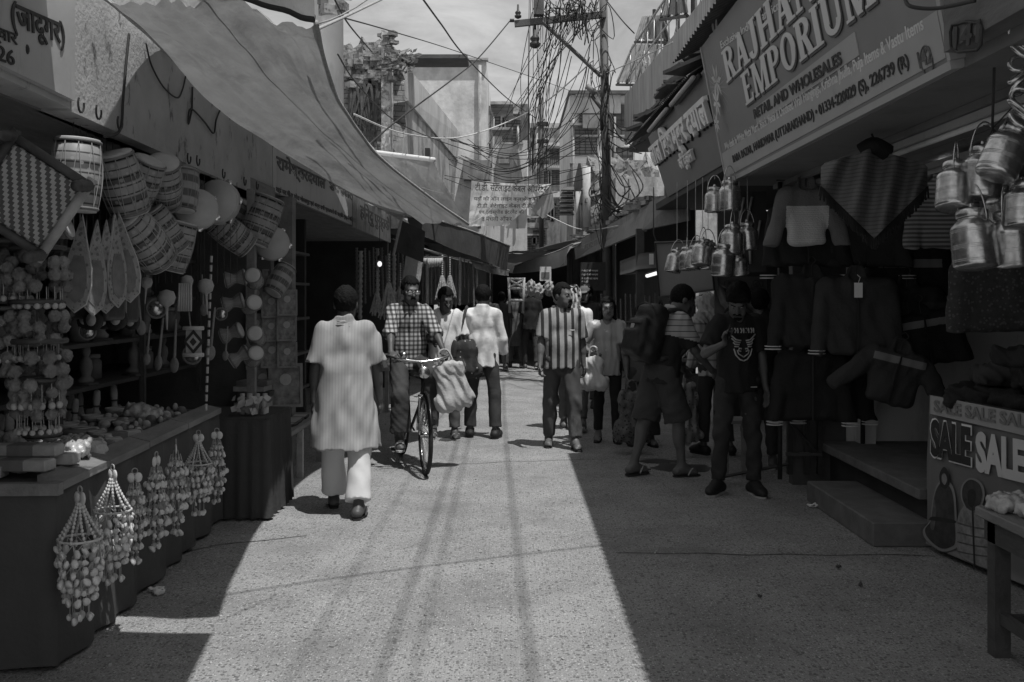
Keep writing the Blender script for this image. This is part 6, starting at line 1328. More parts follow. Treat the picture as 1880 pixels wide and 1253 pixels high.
# woman with the plastic bag
Wm = person('smiling woman in a pale printed top carrying a white plastic bag', (1.03, 10.75), -4, 1.54, .96, head=(6, 2, 0), armL=(8, 10, 30), armR=('ik', (-.17, -.16, .97), (-.7, .3, -.5)), legL=(3, 2, 2), legR=(-3, 2, 3), top=dict(mat=M('printed_top', .38, .85, .1, 5, .2, blotch=(9, .58, .62, 1.7)), loose=.014, hem=-.13, sleeve=.40, sflare=.02), bottom=dict(mat=M('black_leggings', .018, .85, .2, 5, .1), loose=.008, cut=.93), hair='long', skin=SKL, sole_mat=m_soled, feet_mat=m_soled, seed=10, res=.0085, curlR=70)
sack('plastic_bag', 'white plastic carrier bag held by the smiling woman', 'bag', tuple(worldpt(Wm, (-.15, -.25, .93))), .27, .34, .14, m_poly, 11, rz=-20)
# backpack man
m_pol2 = M('polo_two_tone', .40, .85, .08, 5, .15)
def two(J): return lambda c: np.where(((c @ np.array(tuple(J.T.inverted().to_3x3()[2]))-(J.P0.dot(V(J.T.inverted().to_3x3()[2])))) > .30*J.s), 0, 1)
m_pol2 = M('polo_pale_lines', .40, .85, .08, 5, .15, pat=stripes(2, .05, .14, .04, .05))
BP = person('man in shorts and a two tone polo bending forward under a black backpack', (1.30, 8.75), 118, 1.72, 1.05, lean=16, head=(-10, 22, 0), armL=(22, 6, 20), armR=(24, 6, 22), legL=(-10, 3, 8), legR=(16, 3, 12), top=dict(mat=[m_pol2, M('polo_black', .02, .85, .2, 5, .1)], loose=.016, hem=-.10, sleeve=.44, collar=1, matfn=two), bottom=dict(mat=M('grey_shorts', .05, .85, .2, 5, .2), cut=.50, loose=.03, flare=.03, name='shorts'), skin=SK, sole_mat=m_soled, feet_mat=m_sole, seed=12, res=.0082)
bp = thing('backpack', 'large black backpack worn by the man in shorts', 'backpack', tuple(worldpt(BP, BP.t(0, .10, .28)))); Rb = Matrix.Rotation(R(118), 4, 'Z') @ Matrix.Rotation(R(16), 4, 'X'); bp.rotation_euler = Rb.to_euler(); WLOC[bp.name] = V((0, 0, 0))
f = Field((-.24, -.04, -.34), (.24, .40, .34), .010); f.box((0, .11, 0), (.165, .10, .26), .09); f.box((0, .21, -.06), (.13, .07, .17), .06, k=.03); f.box((0, .27, -.10), (.10, .035, .10), .03, k=.02); f.folds(.0025, .14, 4, 1); f.mesh('pack', M('nylon_black', .02, .55, .3, 9, .15), bp)
m = MB(); m.tube([(-.15, .17, .14), (-.12, .21, .22), (0, .215, .25), (.12, .21, .22), (.15, .17, .14)], .006, 5); m.tube([(-.12, .29, .05), (.12, .29, .05)], .005, 5); m.build('zip', m_iron, bp, True, local=True)
for sx in (-1, 1): MB().tube(spline([(sx*.11, .03, .22), (sx*.12, -.05, .25), (sx*.13, -.18, .22), (sx*.15, -.235, .05), (sx*.15, -.16, -.12), (sx*.14, .02, -.2)], 20), .024, 6).build('strap', M('strap_web', .03, .7, .2, 20, .1), bp, True, local=True)
MB().cbox((.0, .288, .02), (.045, .008, .04)).build('badge', m_strip, bp, local=True)
MB().tube(spline([(-.03, .05, .26), (0, .06, .31), (.03, .05, .26)], 10), .009, 6).build('grab_handle', m_jk3, bp, True, local=True)
# figure hidden behind the backpack man
H1 = person('short person with dark hair mostly hidden behind the backpack man', (1.36, 10.5), 8, 1.46, .98, head=(10, 8, 0), legL=(4, 3, 3), legR=(-4, 3, 3), top=dict(mat=m_trgrey, hem=-.15, sleeve=.5), bottom=dict(mat=m_trdark, loose=.03, flare=.05), sole_mat=m_soled, seed=13, res=.011)
sack('patterned_bag', 'dark patterned shopping bag behind the legs of the backpack man', 'bag', (1.20, 9.95, .62), .30, .50, .2, M('floral_bag', .10, .8, .5, 18, .2, pat=dots(30, .3, .03, 1)), 14)
# shopkeeper
SK1 = person('shopkeeper in a pale shirt standing behind the upright board', (2.22, 13.3), -50, 1.66, .95, head=(-10, 14, 0), armL=(10, 8, 40), top=dict(mat=M('pale_grey_shirt', .30, .85, .1, 5, .2), hem=-.12, sleeve=.9, collar=1), bottom=dict(mat=m_trdark), feet='shoe', seed=15, skin=SKD, res=.011)
# plaid man with headscarf
PM = person('man in a plaid shirt with a pale scarf over his head looking down', (2.02, 9.95), 205, 1.60, 1.0, lean=4, head=(20, 26, 0), armL=(6, 10, 14), armR=(10, 10, 30), legL=(4, 3, 4), legR=(-5, 3, 6), top=dict(mat=M('pale_plaid', .42, .85, .1, 5, .2, pat=checks(.09, .09, .2, .2)), hem=-.10, sleeve=.9, loose=.022), bottom=dict(mat=m_trdark), feet='shoe', sole_mat=m_soled, skin=SKD, seed=16, res=.0095)
f = Field(NP(PM.hc)-.32, NP(PM.hc)+.25, .010); f.ell(PM.hp(0, .015, .03), (.098, .118, .118), PM.Rh); f.cone(PM.hp(0, .03, -.04), PM.t(0, .0, .50), .10, .13, .05); f.cone(PM.t(-.14, 0, .5), PM.t(.14, 0, .5), .08, .08, .05); f.ell(PM.hp(0, -.10, -.02), (.065, .06, .085), PM.Rh, .02, True); f.folds(.008, .07, 6, 1); f.mesh('headscarf', M('scarf_white', .50, .9, .1, 6, .3), PM.root)
sack('patterned_bag', 'tall pale patterned bag held low by the plaid shirt man', 'bag', tuple(worldpt(PM, (.30, -.02, .72))), .24, .62, .14, M('pale_print_bag', .28, .7, .4, 14, .2, pat=dots(26, .28, .12, 1)), 17, rz=25)
# young man with phone
m_blkt = M('black_tshirt', .018, .9, .15, 5, .15)
PH = person('young bearded man in a black printed t-shirt looking at his phone', (1.80, 7.95), 8, 1.68, .96, lean=0, head=(-24, 38, 4), armL=(-2, 12, 10), armR=('ik', (-.21, -.28, 1.22), (-.6, .5, -.9)), legL=(2, 5, 2), legR=(-2, 6, 3), top=dict(mat=m_blkt, loose=.018, hem=-.10, sleeve=.42, sflare=.012, vneck=1, fold=.006), bottom=dict(mat=M('dark_jeans', .035, .85, .4, 3, .2, blotch=(3.5, .55, .75, 2.2, (1, 1, .5))), loose=.012, cut=.96, fold=.010), beard='bm', hair='full', feet='shoe', skin=SK, seed=18, res=.0075, footyaw=(2, 42), handR=((-.1, -.45, .9), (.5, -.8, .1), (1, .2, 0)), curlR=60, curlL=30)
ph = thing('phone', 'black phone in the right hand of the young man', 'phone', tuple(worldpt(PH, PH.arms[1][2]+V((.01, -.075, .085))))); ph.rotation_euler = (R(35), R(-60), R(8+30)); MB().bevbox((-.036, -.004, -.072), (.036, .004, .072), .003).build('case', m_paint, ph, local=True); MB().box((-.033, .0042, -.066), (.033, .0048, .066)).build('screen', m_glass, ph, local=True)
em2 = MB()                                                            # winged face print on the chest
def chest(x, z): return PH.t(x, -.128-.012*math.cos(x*9)+abs(x)*.20, z)
def strip(pts, wd):
    em2.tube([chest(x, z) for x, z in pts], wd, 5)
for sx in (-1, 1):
    for k in range(4): strip([(sx*(.02+.006*k), .315-.016*k), (sx*(.06+.004*k), .322-.018*k), (sx*(.105-.012*k), .365-.032*k)], .006)
    strip([(sx*.075, .25), (sx*.06, .20), (sx*.03, .165), (0, .155)], .006); strip([(sx*.05, .24), (sx*.04, .21), (0, .185)], .005); strip([(sx*.015, .25), (sx*.035, .255), (sx*.04, .235), (sx*.02, .23)], .006)
for k in range(9): x = -.09+.0225*k; strip([(x, .375), (x+.008*(k % 2), .395), (x-.004, .415)], .006)
wear(PH, 'chest_print', em2, M('print_white', .42, .8, .1, 9, 0)); PH.root.children[-1]['kind'] = 'stuff'
wear(PH, 'hem_label', MB().box(tuple(PH.t(.05, -.165, -.055)), tuple(PH.t(.10, -.158, -.05))), m_letw, False)
MB().tube(spline([PH.t(.02, -.13, .42), PH.t(.025, -.145, .38), PH.t(.03, -.14, .34)], 6), .006, 5).build('sunglasses', m_paint, PH.root, True, local=True)
# man reaching up
RA = person('man in the back row reaching up to the hung clothes', (2.28, 9.15), 170, 1.62, 1.0, head=(-10, 0, 0), armR=('ik', (.38, -.12, 1.72), (.3, -.3, .4)), armL=('ik', (.40, -.10, 1.74), (.8, .3, -.3)), top=dict(mat=m_blkt, hem=-.12, sleeve=.4), bottom=dict(mat=m_trdark), skin=SK, seed=19, res=.0105)
# man sitting at the right edge of the photo behind the clothes heap
SE = person('seller in a pale shirt at the right edge behind the clothes heap', (3.45, 5.9), -70, 1.6, 1.0, head=(0, 0, 0), top=dict(mat=M('pale_shirt', .34, .85, .1, 5, .2), hem=-.1, sleeve=.5), bottom=dict(mat=m_trdark), seed=20, res=.012)
# crowd further down the street
CR_ = [('walker in dark clothes with a pale belt strap seen from behind', -.22, 20.8, 176, 1.62, m_trdark, m_trdark, 0), ('walker in a long grey kurta seen from behind mid street', .08, 21.6, 182, 1.70, M('grey_kurta', .12, .9, .15, 5, .2), m_trgrey, -.45), ('tall walker in black seen from behind right of the grey kurta', .40, 21.2, 180, 1.76, m_blkt, m_trdark, 0),
       ('person in a pale shirt by the left shop behind the white shirt man', -.46, 19.0, 170, 1.66, m_trgrey, m_trdark, 0), ('distant walker with a pale headscarf in the far shade', 1.02, 20.5, 5, 1.60, m_trgrey, m_trdark, -.3), ('distant walker in dark clothes near the far right shops', 1.3, 22.5, 0, 1.66, m_trdark, m_trdark, 0), ('distant walker in the middle of the far dark street', -.1, 23.5, 180, 1.66, m_trdark, m_trgrey, 0), ('distant walker left of the far dark street', -.75, 22.5, 175, 1.64, m_trdark, m_trdark, 0)]
for i, (lab, x, y, rz, H_, mt, mb_, hm_) in enumerate(CR_):
    person(lab, (x, y), rz, H_, 1.0, legL=(8, 3, 4), legR=(-8, 3, 10), top=dict(mat=mt, hem=hm_ or -.12, sleeve=.6 if i % 2 else .45, flare=.03), bottom=dict(mat=mb_), seed=40+i, res=.013, skin=SKD)
# ---------------------------------------------------------------- left stall goods
m_cloth = M('stall_cloth', .075, .9, .15, 3, .3, bscale=20); m_clothdk = M('stall_cloth_dark', .05, .9, .15, 3, .3, bscale=20)
m_head = M('drum_skin', .42, .6, .15, 6, .1); m_shell = M('shell', .62, .45, .2, 40, .2); m_bead = M('bead', .5, .4, .3, 50, 0)
m_pale = M('pale_goods', .34, .6, .3, 12, .1); m_mid = M('mid_goods', .15, .6, .35, 12, .1); m_dk = M('dark_goods', .05, .5, .35, 12, .1)
def TX(d): return -1.77-.045*d
tb1 = thing('stall_table', 'long market table with a wooden edge draped in dark cloth at left', 'table', (-2.4, 5.6, 0))
a0, a1 = V((TX(4.24), 4.24, 0)), V((TX(6.96), 6.96, 0)); dr = (a1-a0).normalized(); nn = V((-dr.y, dr.x, 0))
def tp(u, v, z): return a0+dr*u+nn*v+V((0, 0, z))                     # u along the table, v away from the street
Lt = (a1-a0).length; mb = MB()
v8 = [tp(0, .02, .74), tp(Lt, .02, .74), tp(Lt, 1.0, .74), tp(0, 1.0, .74), tp(0, .02, .795), tp(Lt, .02, .795), tp(Lt, 1.0, .795), tp(0, 1.0, .795)]
CUBE = [(0, 3, 2, 1), (4, 5, 6, 7), (0, 1, 5, 4), (1, 2, 6, 5), (2, 3, 7, 6), (3, 0, 4, 7)]
mb.add(v8, CUBE).build('top', m_woodd, tb1)
for u0, u1 in ((.0, .55), (.56, 1.15), (1.16, 1.9), (1.91, Lt)):
    k = U(-.006, .006); MB().add([tp(u0, -.05, .765+k), tp(u1, -.05, .765+k), tp(u1, .06, .797), tp(u0, .06, .797), tp(u0, -.05, .80+k), tp(u1, -.05, .80+k), tp(u1, .06, .828), tp(u0, .06, .828)], CUBE).build('edge_board', m_wood, tb1)
MB().add([tp(-.05, -.05, .75), tp(-.002, -.05, .75), tp(-.002, 1.0, .75), tp(-.05, 1.0, .75), tp(-.05, -.05, .80), tp(-.002, -.05, .80), tp(-.002, 1.0, .80), tp(-.05, 1.0, .80)], CUBE).build('edge_board', m_wood, tb1)
path = [tp(-.03, .98-.98*i/20, 0) for i in range(20)]+[tp(-.03+(Lt+.05)*i/90, -.03, 0) for i in range(91)]
pn = [V((0, -1, 0))]*20+[-nn]*91
rows = []
for j in range(18):
    z = .775-.755*j/17; k = j/17; row = []
    for i, (p, q) in enumerate(zip(path, pn)):
        s_ = i*.031; am = .012+.020*k; o = am*(math.sin(s_*17+1.3*math.sin(s_*5))*.6+.5*noise.noise(V((s_*3.1, k*1.2, 4))))+.02*k
        row.append(p+q*o+V((0, 0, z+(.03*noise.noise(V((s_*2, 9, 1))) if j == 17 else 0))))
    rows.append(row)
MB().sheet(rows).build('drape', m_cloth, tb1, True)
# second and third tables
tb2 = thing('stall_table', 'small dark cloth covered table standing beyond the long draped table', 'table', (-1.95, 7.5, 0))
def drape_box(x0, x1, y0, y1, z, mat, t, amp=.018):
    pa = [(x0+(x1-x0)*i/20, y0) for i in range(21)]+[(x1, y0+(y1-y0)*i/20) for i in range(1, 21)]; nr_ = [V((0, -1, 0))]*20+[V((.7, -.7, 0))]+[V((1, 0, 0))]*20
    g = []
    for j in range(12):
        k = j/11; g.append([V((x, y, z-.01-(z-.03)*k))+q*(amp*(.4+k)*math.sin(i*1.9+noise.noise(V((i*.3, 0, 1)))*3)+.02*k) for i, ((x, y), q) in enumerate(zip(pa, nr_))])
    MB().sheet(g).build('drape', mat, t, True); MB().box((x0, y0+.004, z-.03), (x1-.004, y1, z+.004)).build('top', mat, t)
drape_box(-2.35, -1.73, 7.02, 7.75, .72, m_clothdk, tb2)
tb3 = thing('book_bench', 'low wooden bench with books outside the bookshop', 'bench', (-2.0, 8.5, 0))
MB().bevbox((-2.35, 7.82, .42), (-1.82, 9.6, .46), .005).build('top', m_wood, tb3)
for x, y in ((-1.87, 7.9), (-1.87, 8.65), (-1.87, 9.5), (-2.3, 7.9), (-2.3, 9.5)): MB().box((x, y, 0), (x+.05, y+.05, .418)).build('leg', m_pale if y == 8.65 else m_wood, tb3)
# --- drums
def bands(N, L, m, xyz, tc, base, v, no):
    o_ = stripes(2, .118, .34, .085, .06, .15)(N, L, m, xyz, tc, base, v, no); o_ = stripes(2, .047, .16, .05, .05, .4)(N, L, m, xyz, tc, o_, v, no)
    vo = N.new('ShaderNodeTexVoronoi'); vo.inputs['Scale'].default_value = 26; L.new(tc.outputs['Object'], vo.inputs['Vector']); return mixv(N, L, m('MULTIPLY', m('LESS_THAN', vo.outputs['Distance'], .28), .45), o_, v*1.5)
dm_shell = M('drum_shell', .27, .5, .2, 5, .05, pat=bands); dm_shell2 = M('drum_shell_dark', .10, .45, .12, 5, .05, pat=stripes(2, .12, .5, .30, .08, .3)); m_lace = M('lace', .30, .8, .1, 5, 0)
def drum(mat, r=.10, rm=.114, L=.32, n=11, waist=False):
    t = thing('drum', 'x', 'drum', (0, 0, 0)); h = L/2
    prof = [(r, -h), (rm*.97, -h*.5), (rm, 0), (rm*.97, h*.5), (r, h)] if not waist else [(r, -h), (r*.98, -h*.75), (rm, -h*.15), (rm, h*.15), (r*.98, h*.75), (r, h)]
    MB().lathe(prof, 26).build('shell', mat, t, True)
    for s_ in (-1, 1): MB().lathe([(r*.99, s_*(h+.001)), (r*.99, s_*(h+.012)), (r*.6, s_*(h+.014)), (.001, s_*(h+.015))], 26).build('drumhead', m_head, t, True)
    for s_ in (-1, 1): MB().tube([(1.02*r*math.cos(q), 1.02*r*math.sin(q), s_*h*.985) for q in np.linspace(0, 6.283, 27)[:-1]], .008, 6, closed=True).build('hoop', m_mid, t, True)
    lc = MB(); pts = []
    for i in range(2*n): q = math.pi*i/n; z = h*.97*(1 if i % 2 else -1); pts.append((q, z))
    for (q0, z0), (q1, z1) in zip(pts, pts[1:]+[(2*math.pi, pts[0][1])]):
        sg_ = []
        for k in range(7): w = k/6; zz = z0+(z1-z0)*w; rr = np.interp(zz, [p[1] for p in prof], [p[0] for p in prof])+.004; qq = q0+(q1-q0)*w; sg_.append((rr*math.cos(qq), rr*math.sin(qq), zz))
        lc.tube(sg_, .0017, 4)
    lc.build('lacing', m_lace, t)
    return t
dA, dB = drum(dm_shell), drum(dm_shell2); uA, uB = [], []
for p, rot, sc_, lab, k in (((140, 322, 4.35), (.0, .05, .3), 1.0, 'upright striped drum hanging nearest the woven frame', 0), ((224, 338, 4.95), (.15, -.38, .8), 1.0, 'tilted striped drum second from the upright drum', 0), ((258, 338, 5.25), (.5, -.15, 1.4), .9, 'drum half hidden showing its pale round skin', 0), ((300, 338, 5.5), (.75, .1, .2), .95, 'drum tipped to show its pale lower skin under the fascia', 0), ((338, 350, 5.9), (.1, .15, 2), .8, 'smaller dark laced drum right of the tipped drum', 1),
     ((262, 440, 5.1), (.1, -.85, 1.0), 1.05, 'slanted striped drum in the lower row of drums', 0), ((300, 425, 5.5), (.2, -.6, .4), .85, 'drum lying behind the slanted one in the lower row', 0), ((322, 452, 5.6), (.1, .25, .4), .9, 'leaning drum with a small bell at the end of the lower row', 0), ((425, 430, 7.2), (.3, -.9, .2), 1.0, 'drum lying sideways beside the tall narrow drum', 0), ((480, 405, 7.6), (.1, .35, .6), 1.2, 'big pale drum hanging under the fascia corner', 0), ((514, 514, 8.3), (-.25, .55, .4), .85, 'dark drum with crossed lacing and a pale skin by the bookshop post', 1), ((440, 395, 7.7), (.6, .3, .9), .7, 'small drum wedged behind the big pale drum', 1)):
    place((dA, dB)[k], (uA, uB)[k], P(*p), rot, lab, 'drums hanging at the left stall', sc_*.92)
dC = drum(M('small_drum_shell', .22, .5, .2, 9, .05), .055, .030, .13, 7, True); uC = []
for i, (x, y, rot) in enumerate(((432, 512, (0, 1.4, .2)), (466, 512, (1.2, .3, 0)), (428, 556, (.2, 1.3, .4)), (462, 560, (1.3, .1, .5)), (425, 612, (.1, 1.2, .1)), (470, 618, (1.2, -.2, .2)), (440, 655, (.3, 1.0, .6)), (466, 655, (1.1, .4, .3)), (95, 425, (.2, 1.2, .3)))):
    place(dC, uC, P(x, y, 7.3 if x > 200 else 4.3), rot, 'tiny hourglass drum %s' % (('on the post, top left', 'on the post, top right with a pale skin', 'on the post, second row left', 'on the post, second row right', 'on the post, third row left', 'on the post, third row right', 'on the post, bottom left', 'on the post, bottom right')[i]+' of the cluster' if i < 8 else 'hanging under the woven frame'), 'tiny drums tied to the stall post')
pst = thing('stall_post', 'pale wooden post carrying the tiny drums', 'post', P(462, 500, 7.55)); MB().box((P(462, 0, 7.55).x-.03, 7.52, .0), (P(462, 0, 7.55).x+.03, 7.58, 2.395)).build('post', m_wood, pst)
# tambourines
tm = thing('tambourine', 'x', 'tambourine', (0, 0, 0)); MB().lathe([(.125, -.03), (.13, -.03), (.13, .03), (.125, .03)], 28, cap=False).build('ring', m_pale, tm, True); MB().lathe([(.128, .026), (.128, .032), (.001, .033)], 28).build('skin', m_head, tm, True)
for i in range(6): q = i*1.047; MB().lathe([(.022, -.003), (.024, 0), (.022, .003)], 10, Matrix.Translation(V((.128*math.cos(q), .128*math.sin(q), -.004)))).build('jingle', m_steel, tm, True)
ut = []
place(tm, ut, P(360, 385, 6.1), (1.15, .35, .2), 'round tambourine facing the street with bright jingles', 'tambourines'); place(tm, ut, P(400, 372, 6.7), (1.3, -1.1, .1), 'tambourine seen almost edge on beside the round one', 'tambourines', 1.15); place(tm, ut, P(500, 448, 8.0), (1.35, .1, .2), 'dark backed tambourine hanging below the big pale drum', 'tambourines', 1.05)
# woven frame
def weave(N, L, m, xyz, tc, base, v, no):
    a = m('FRACT', m('ADD', m('DIVIDE', m('ADD', xyz.outputs[0], m('MULTIPLY', m('FLOOR', m('DIVIDE', xyz.outputs[2], .016)), .011)), .044), 50.0)); return mixv(N, L, m('GREATER_THAN', a, .5), m('MULTIPLY', base, .25), base)
wf = thing('woven_stool', 'small string woven stool frame with turned wooden legs hung at far left', 'stool', P(50, 360, 4.0)); wf.rotation_euler = (R(8), R(34), R(12)); WLOC[wf.name] = V((0, 0, 0))
MB().bevbox((-.15, -.012, -.15), (.15, .012, .15), .01).build('seat_weave', M('string_weave', .40, .9, .15, 20, .3, pat=weave), wf, local=True)
for x in (-.17, .17): MB().tube([(x, 0, -.2), (x, 0, .2)], .021, 10).build('rail', m_pale if x > 0 else m_woodd, wf, True, local=True)
for z in (-.17, .17): MB().tube([(-.19, 0, z), (.19, 0, z)], .019, 10).build('rail', m_woodd, wf, True, local=True)
for x in (-.17, .17):
    for z in (-.17, .17): MB().lathe([(.02, -.02), (.026, .02), (.016, .05), (.026, .09), (.018, .13), (.024, .16), (.012, .18)], 12, Matrix.Translation(V((x, 0, z))) @ Matrix.Rotation(R(90), 4, 'X')).build('leg', m_woodd, wf, True, local=True)
# paddles
pd = thing('decorated_paddle', 'x', 'paddle', (0, 0, 0)); o = [(0, -.0), (.012, -.06), (.03, -.14), (.055, -.24), (.06, -.32), (.045, -.40), (0, -.44), (-.045, -.40), (-.06, -.32), (-.055, -.24), (-.03, -.14), (-.012, -.06)]
MB().prism(o, .018).build('blade', M('paddle_face', .24, .7, .3, 16, .2, pat=dots(45, .35, .12, 1)), pd); MB().prism([(x*.72, -.30+(z+.30)*.72) for x, z in o[2:11]], .024).build('inlay', m_mid, pd); MB().tube([(x*1.0, -.002, z) for x, z in o], .006, 5, closed=True).build('rim', m_pale, pd); ud = []
for i, (x, y, d, r, lab) in enumerate(((152, 395, 4.5, (0, .08, .2), 'broad decorated paddle hanging leftmost below the drums'), (178, 405, 4.6, (0, .05, 1.0), 'decorated paddle turned edgeways, second of its row'), (195, 405, 4.7, (.1, -.05, .9), 'narrow decorated paddle in the middle of its row'), (210, 395, 4.75, (0, -.05, 1.2), 'decorated paddle next to the last of its row'), (218, 390, 4.85, (0, -.12, .3), 'decorated paddle tilting outward at the right of its row'))): place(pd, ud, P(x, y, d), r, lab, 'decorated paddles')
# pompom hangings
pm = thing('pompom_hanging', 'x', 'hanging', (0, 0, 0)); m = MB()
m.tube([(.1*math.cos(q), .1*math.sin(q), .06) for q in np.linspace(0, 6.283, 19)[:-1]], .012, 6, closed=True); m.build('hoop', m_dk, pm, True)
f = Field((-.2, -.2, -.2), (.2, .2, .12), .009); rr_ = random.Random(4)
for i in range(20): q = i*.63; z = -.0-.05*(i % 3); f.ell(((.10+.012*(i % 2))*math.cos(q), .10*math.sin(q), z), (.027,)*3, None, .004)
f.folds(.004, .014, 5, 1); f.mesh('pompoms', M('pompom_wool', .17, .95, .5, 14, .6, bscale=90), pm); pm.children[-1]['kind'] = 'stuff'
m = MB()
for i in range(16): q = i*.393; m.tube([(.09*math.cos(q), .09*math.sin(q), -.1), (.092*math.cos(q), .092*math.sin(q), -.17)], .002, 4); m.ball((.092*math.cos(q), .092*math.sin(q), -.18), .014, 7, 5)
m.build('tassel_beads', m_pale, pm, True); pm.children[-1]['kind'] = 'stuff'; MB().tube([(0, 0, .06), (0, 0, .3)], .003, 4).build('cord', m_dk, pm); up_ = []
for i, (x, y, sc_, lab) in enumerate(((70, 482, 1.02, 'top pompom hanging below the woven stool'), (66, 580, .98, 'second pompom hanging with small pale beads'), (68, 655, 1.12, 'largest woolly pompom hanging lowest in the column'), (12, 470, 1.0, 'pompom hanging cut off by the left edge of the photo'), (14, 590, .9, 'second pompom hanging at the left edge'), (70, 720, .9, 'small shiny pompom hanging just above the table goods'))): place(pm, up_, P(x, y, 4.2), (0, 0, i*.9), lab, 'pompom hangings', sc_)
# toy trucks on the shelf
tt = thing('toy_truck', 'x', 'toy', (0, 0, 0)); f = Field((-.12, -.22, -.02), (.12, .22, .3), .01); f.box((0, .03, .10), (.07, .12, .05), .01); f.box((0, -.11, .13), (.065, .06, .085), .02); f.mesh('body', m_dk, tt)
for x in (-.08, .08):
    for y in (-.1, .1): w_ = MB().lathe([(.03, -.015), (.05, -.015), (.052, 0), (.05, .015), (.03, .015)], 18, Matrix.Translation(V((x, y, .05))) @ Matrix.Rotation(R(90), 4, 'Y')).build('wheel', m_tyre, tt, True); MB().lathe([(.03, -.018), (.031, 0), (.03, .018)], 14, Matrix.Translation(V((x, y, .05))) @ Matrix.Rotation(R(90), 4, 'Y')).build('rim', m_head, w_, True, local=True)
utt = []
place(tt, utt, P(165, 605, 4.9), (0, 0, 1.2), 'dark toy truck with pale wheel rims on the rack', 'toy trucks'); place(tt, utt, P(200, 606, 5.1), (0, 0, 1.3), 'second dark toy truck behind the first on the rack', 'toy trucks', .85)
rk = thing('display_rack', 'dark wooden display rack behind the draped table', 'rack', (-2.95, 5.2, 0))
for z in (1.0, 1.27, 1.55, 1.85): MB().box((-3.3, 4.4, z), (-2.62, 8.3, z+.025)).build('shelf', m_woodd, rk)
for y in (4.42, 5.7, 7.0, 8.25): MB().box((-3.32, y, .25), (-3.28, y+.04, 2.39)).build('upright', m_woodd, rk); MB().box((-2.62, y, .8), (-2.585, y+.035, 2.39)).build('upright', m_woodd, rk)
# goods protos
def proto(name, cat, parts):
    t = thing(name, 'x', cat, (0, 0, 0))
    for nm, mbx, mt in parts: mbx.build(nm, mt, t, nm not in ('box', 'sleeve', 'card'), local=True)
    return t
g_jar = proto('jar', 'jar', [('body', MB().lathe([(.03, 0), (.038, .004), (.038, .09), (.028, .10), (.028, .105)], 14), m_mid), ('lid', MB().lathe([(.031, .106), (.031, .125), (.004, .127)], 14), m_pale)])
g_fig = proto('figurine', 'figurine', [('body', MB().lathe([(.035, 0), (.036, .015), (.02, .03), (.03, .07), (.026, .10), (.012, .12), (.02, .14), (.018, .165), (.004, .175)], 12), m_mid), ('base', MB().bevbox((-.045, -.035, -.016), (.045, .035, -.001), .004), m_woodd)])
g_box = proto('boxed_packet', 'box', [('box', MB().bevbox((-.16, -.045, 0), (.16, .045, .05), .006), m_pale), ('sleeve', MB().bevbox((-.06, -.0465, -.001), (.06, .0465, .0515), .004), m_mid)])
g_peg = proto('wooden_toy', 'toy', [('peg', MB().lathe([(.018, 0), (.022, .01), (.014, .05), (.02, .10), (.016, .14), (.004, .15)], 10), m_pale), ('ring', MB().lathe([(.019, .06), (.024, .065), (.019, .07)], 10, cap=False), m_dk)])
g_disc = proto('rolling_board', 'board', [('board', MB().lathe([(.09, 0), (.098, .006), (.098, .02), (.09, .026), (.001, .026)], 22), m_mid), ('foot', MB().lathe([(.03, -.016), (.03, -.001)], 10), m_woodd)])
f = Field((-.16, -.16, -.02), (.16, .16, .14), .009)
for i in range(16): f.ell((U(-.09, .09), U(-.09, .09), .03+U(0, .05)), (.033,)*3, None, .003)
f.folds(.003, .02, 2, 1); g_fuz = thing('wool_ball_heap', 'x', 'wool balls', (0, 0, 0)); f.mesh('balls', M('wool_ball', .26, .95, .4, 12, .5, bscale=80), g_fuz); g_fuz.children[-1]['kind'] = 'stuff'
g_pk = copy_tree(pk)
for c in list(g_pk.children): c.data.materials[0] = m_foil
GU = {id(q): [] for q in (g_jar, g_fig, g_box, g_peg, g_disc, g_fuz, g_pk)}
ORD = ['nearest', 'second', 'third', 'fourth', 'fifth', 'sixth', 'seventh', 'eighth', 'ninth', 'tenth', 'eleventh', 'twelfth', 'thirteenth', 'fourteenth', 'fifteenth', 'sixteenth', 'seventeenth', 'eighteenth']
def lay(pr, items, what, where, grp):
    for i, (pos, rot, sc_) in enumerate(items): place(pr, GU[id(pr)], pos, rot, '%s, %s from the near end %s' % (what, ORD[i], where), grp, sc_)
lay(g_box, [(tp(.12, .20, .83), (0, 0, -.1), 1.0), (tp(.28, .16, .83), (0, 0, .05), 1.0), (tp(.2, .2, .882), (0, 0, .0), 1.0), (tp(.10, .42, .80), (0, 0, .1), 1.1), (tp(.34, .48, .80), (0, 0, .1), 1.1), (tp(1.0, .18, .80), (0, 0, .5), .8), (tp(1.25, .16, .80), (0, 0, .9), .8)], 'long pale boxed packet', 'of the draped table', 'boxed packets on the draped table')
lay(g_pk, [(tp(.46, .10, .83), (0, 0, .3), 1.3), (tp(.58, .16, .80), (0, 0, 1.2), 1.4), (tp(.70, .10, .80), (.2, 0, 2.0), 1.3), (tp(.60, .30, .80), (0, .2, .5), 1.3), (tp(.84, .24, .80), (0, 0, 1.1), 1.2), (tp(2.1, .30, .80), (0, .3, .4), 1.6)], 'crinkled clear packet', 'of the draped table', 'clear packets on the draped table')
lay(g_fuz, [(tp(.22, .70, .80), (0, 0, 0), 1.2), (tp(.50, .62, .80), (0, 0, 1), 1.2), (tp(.74, .52, .80), (0, 0, 2), 1.15), (tp(.80, .82, .80), (0, 0, 2.4), 1.1)], 'heap of woolly balls', 'of the draped table', 'wool ball heaps')
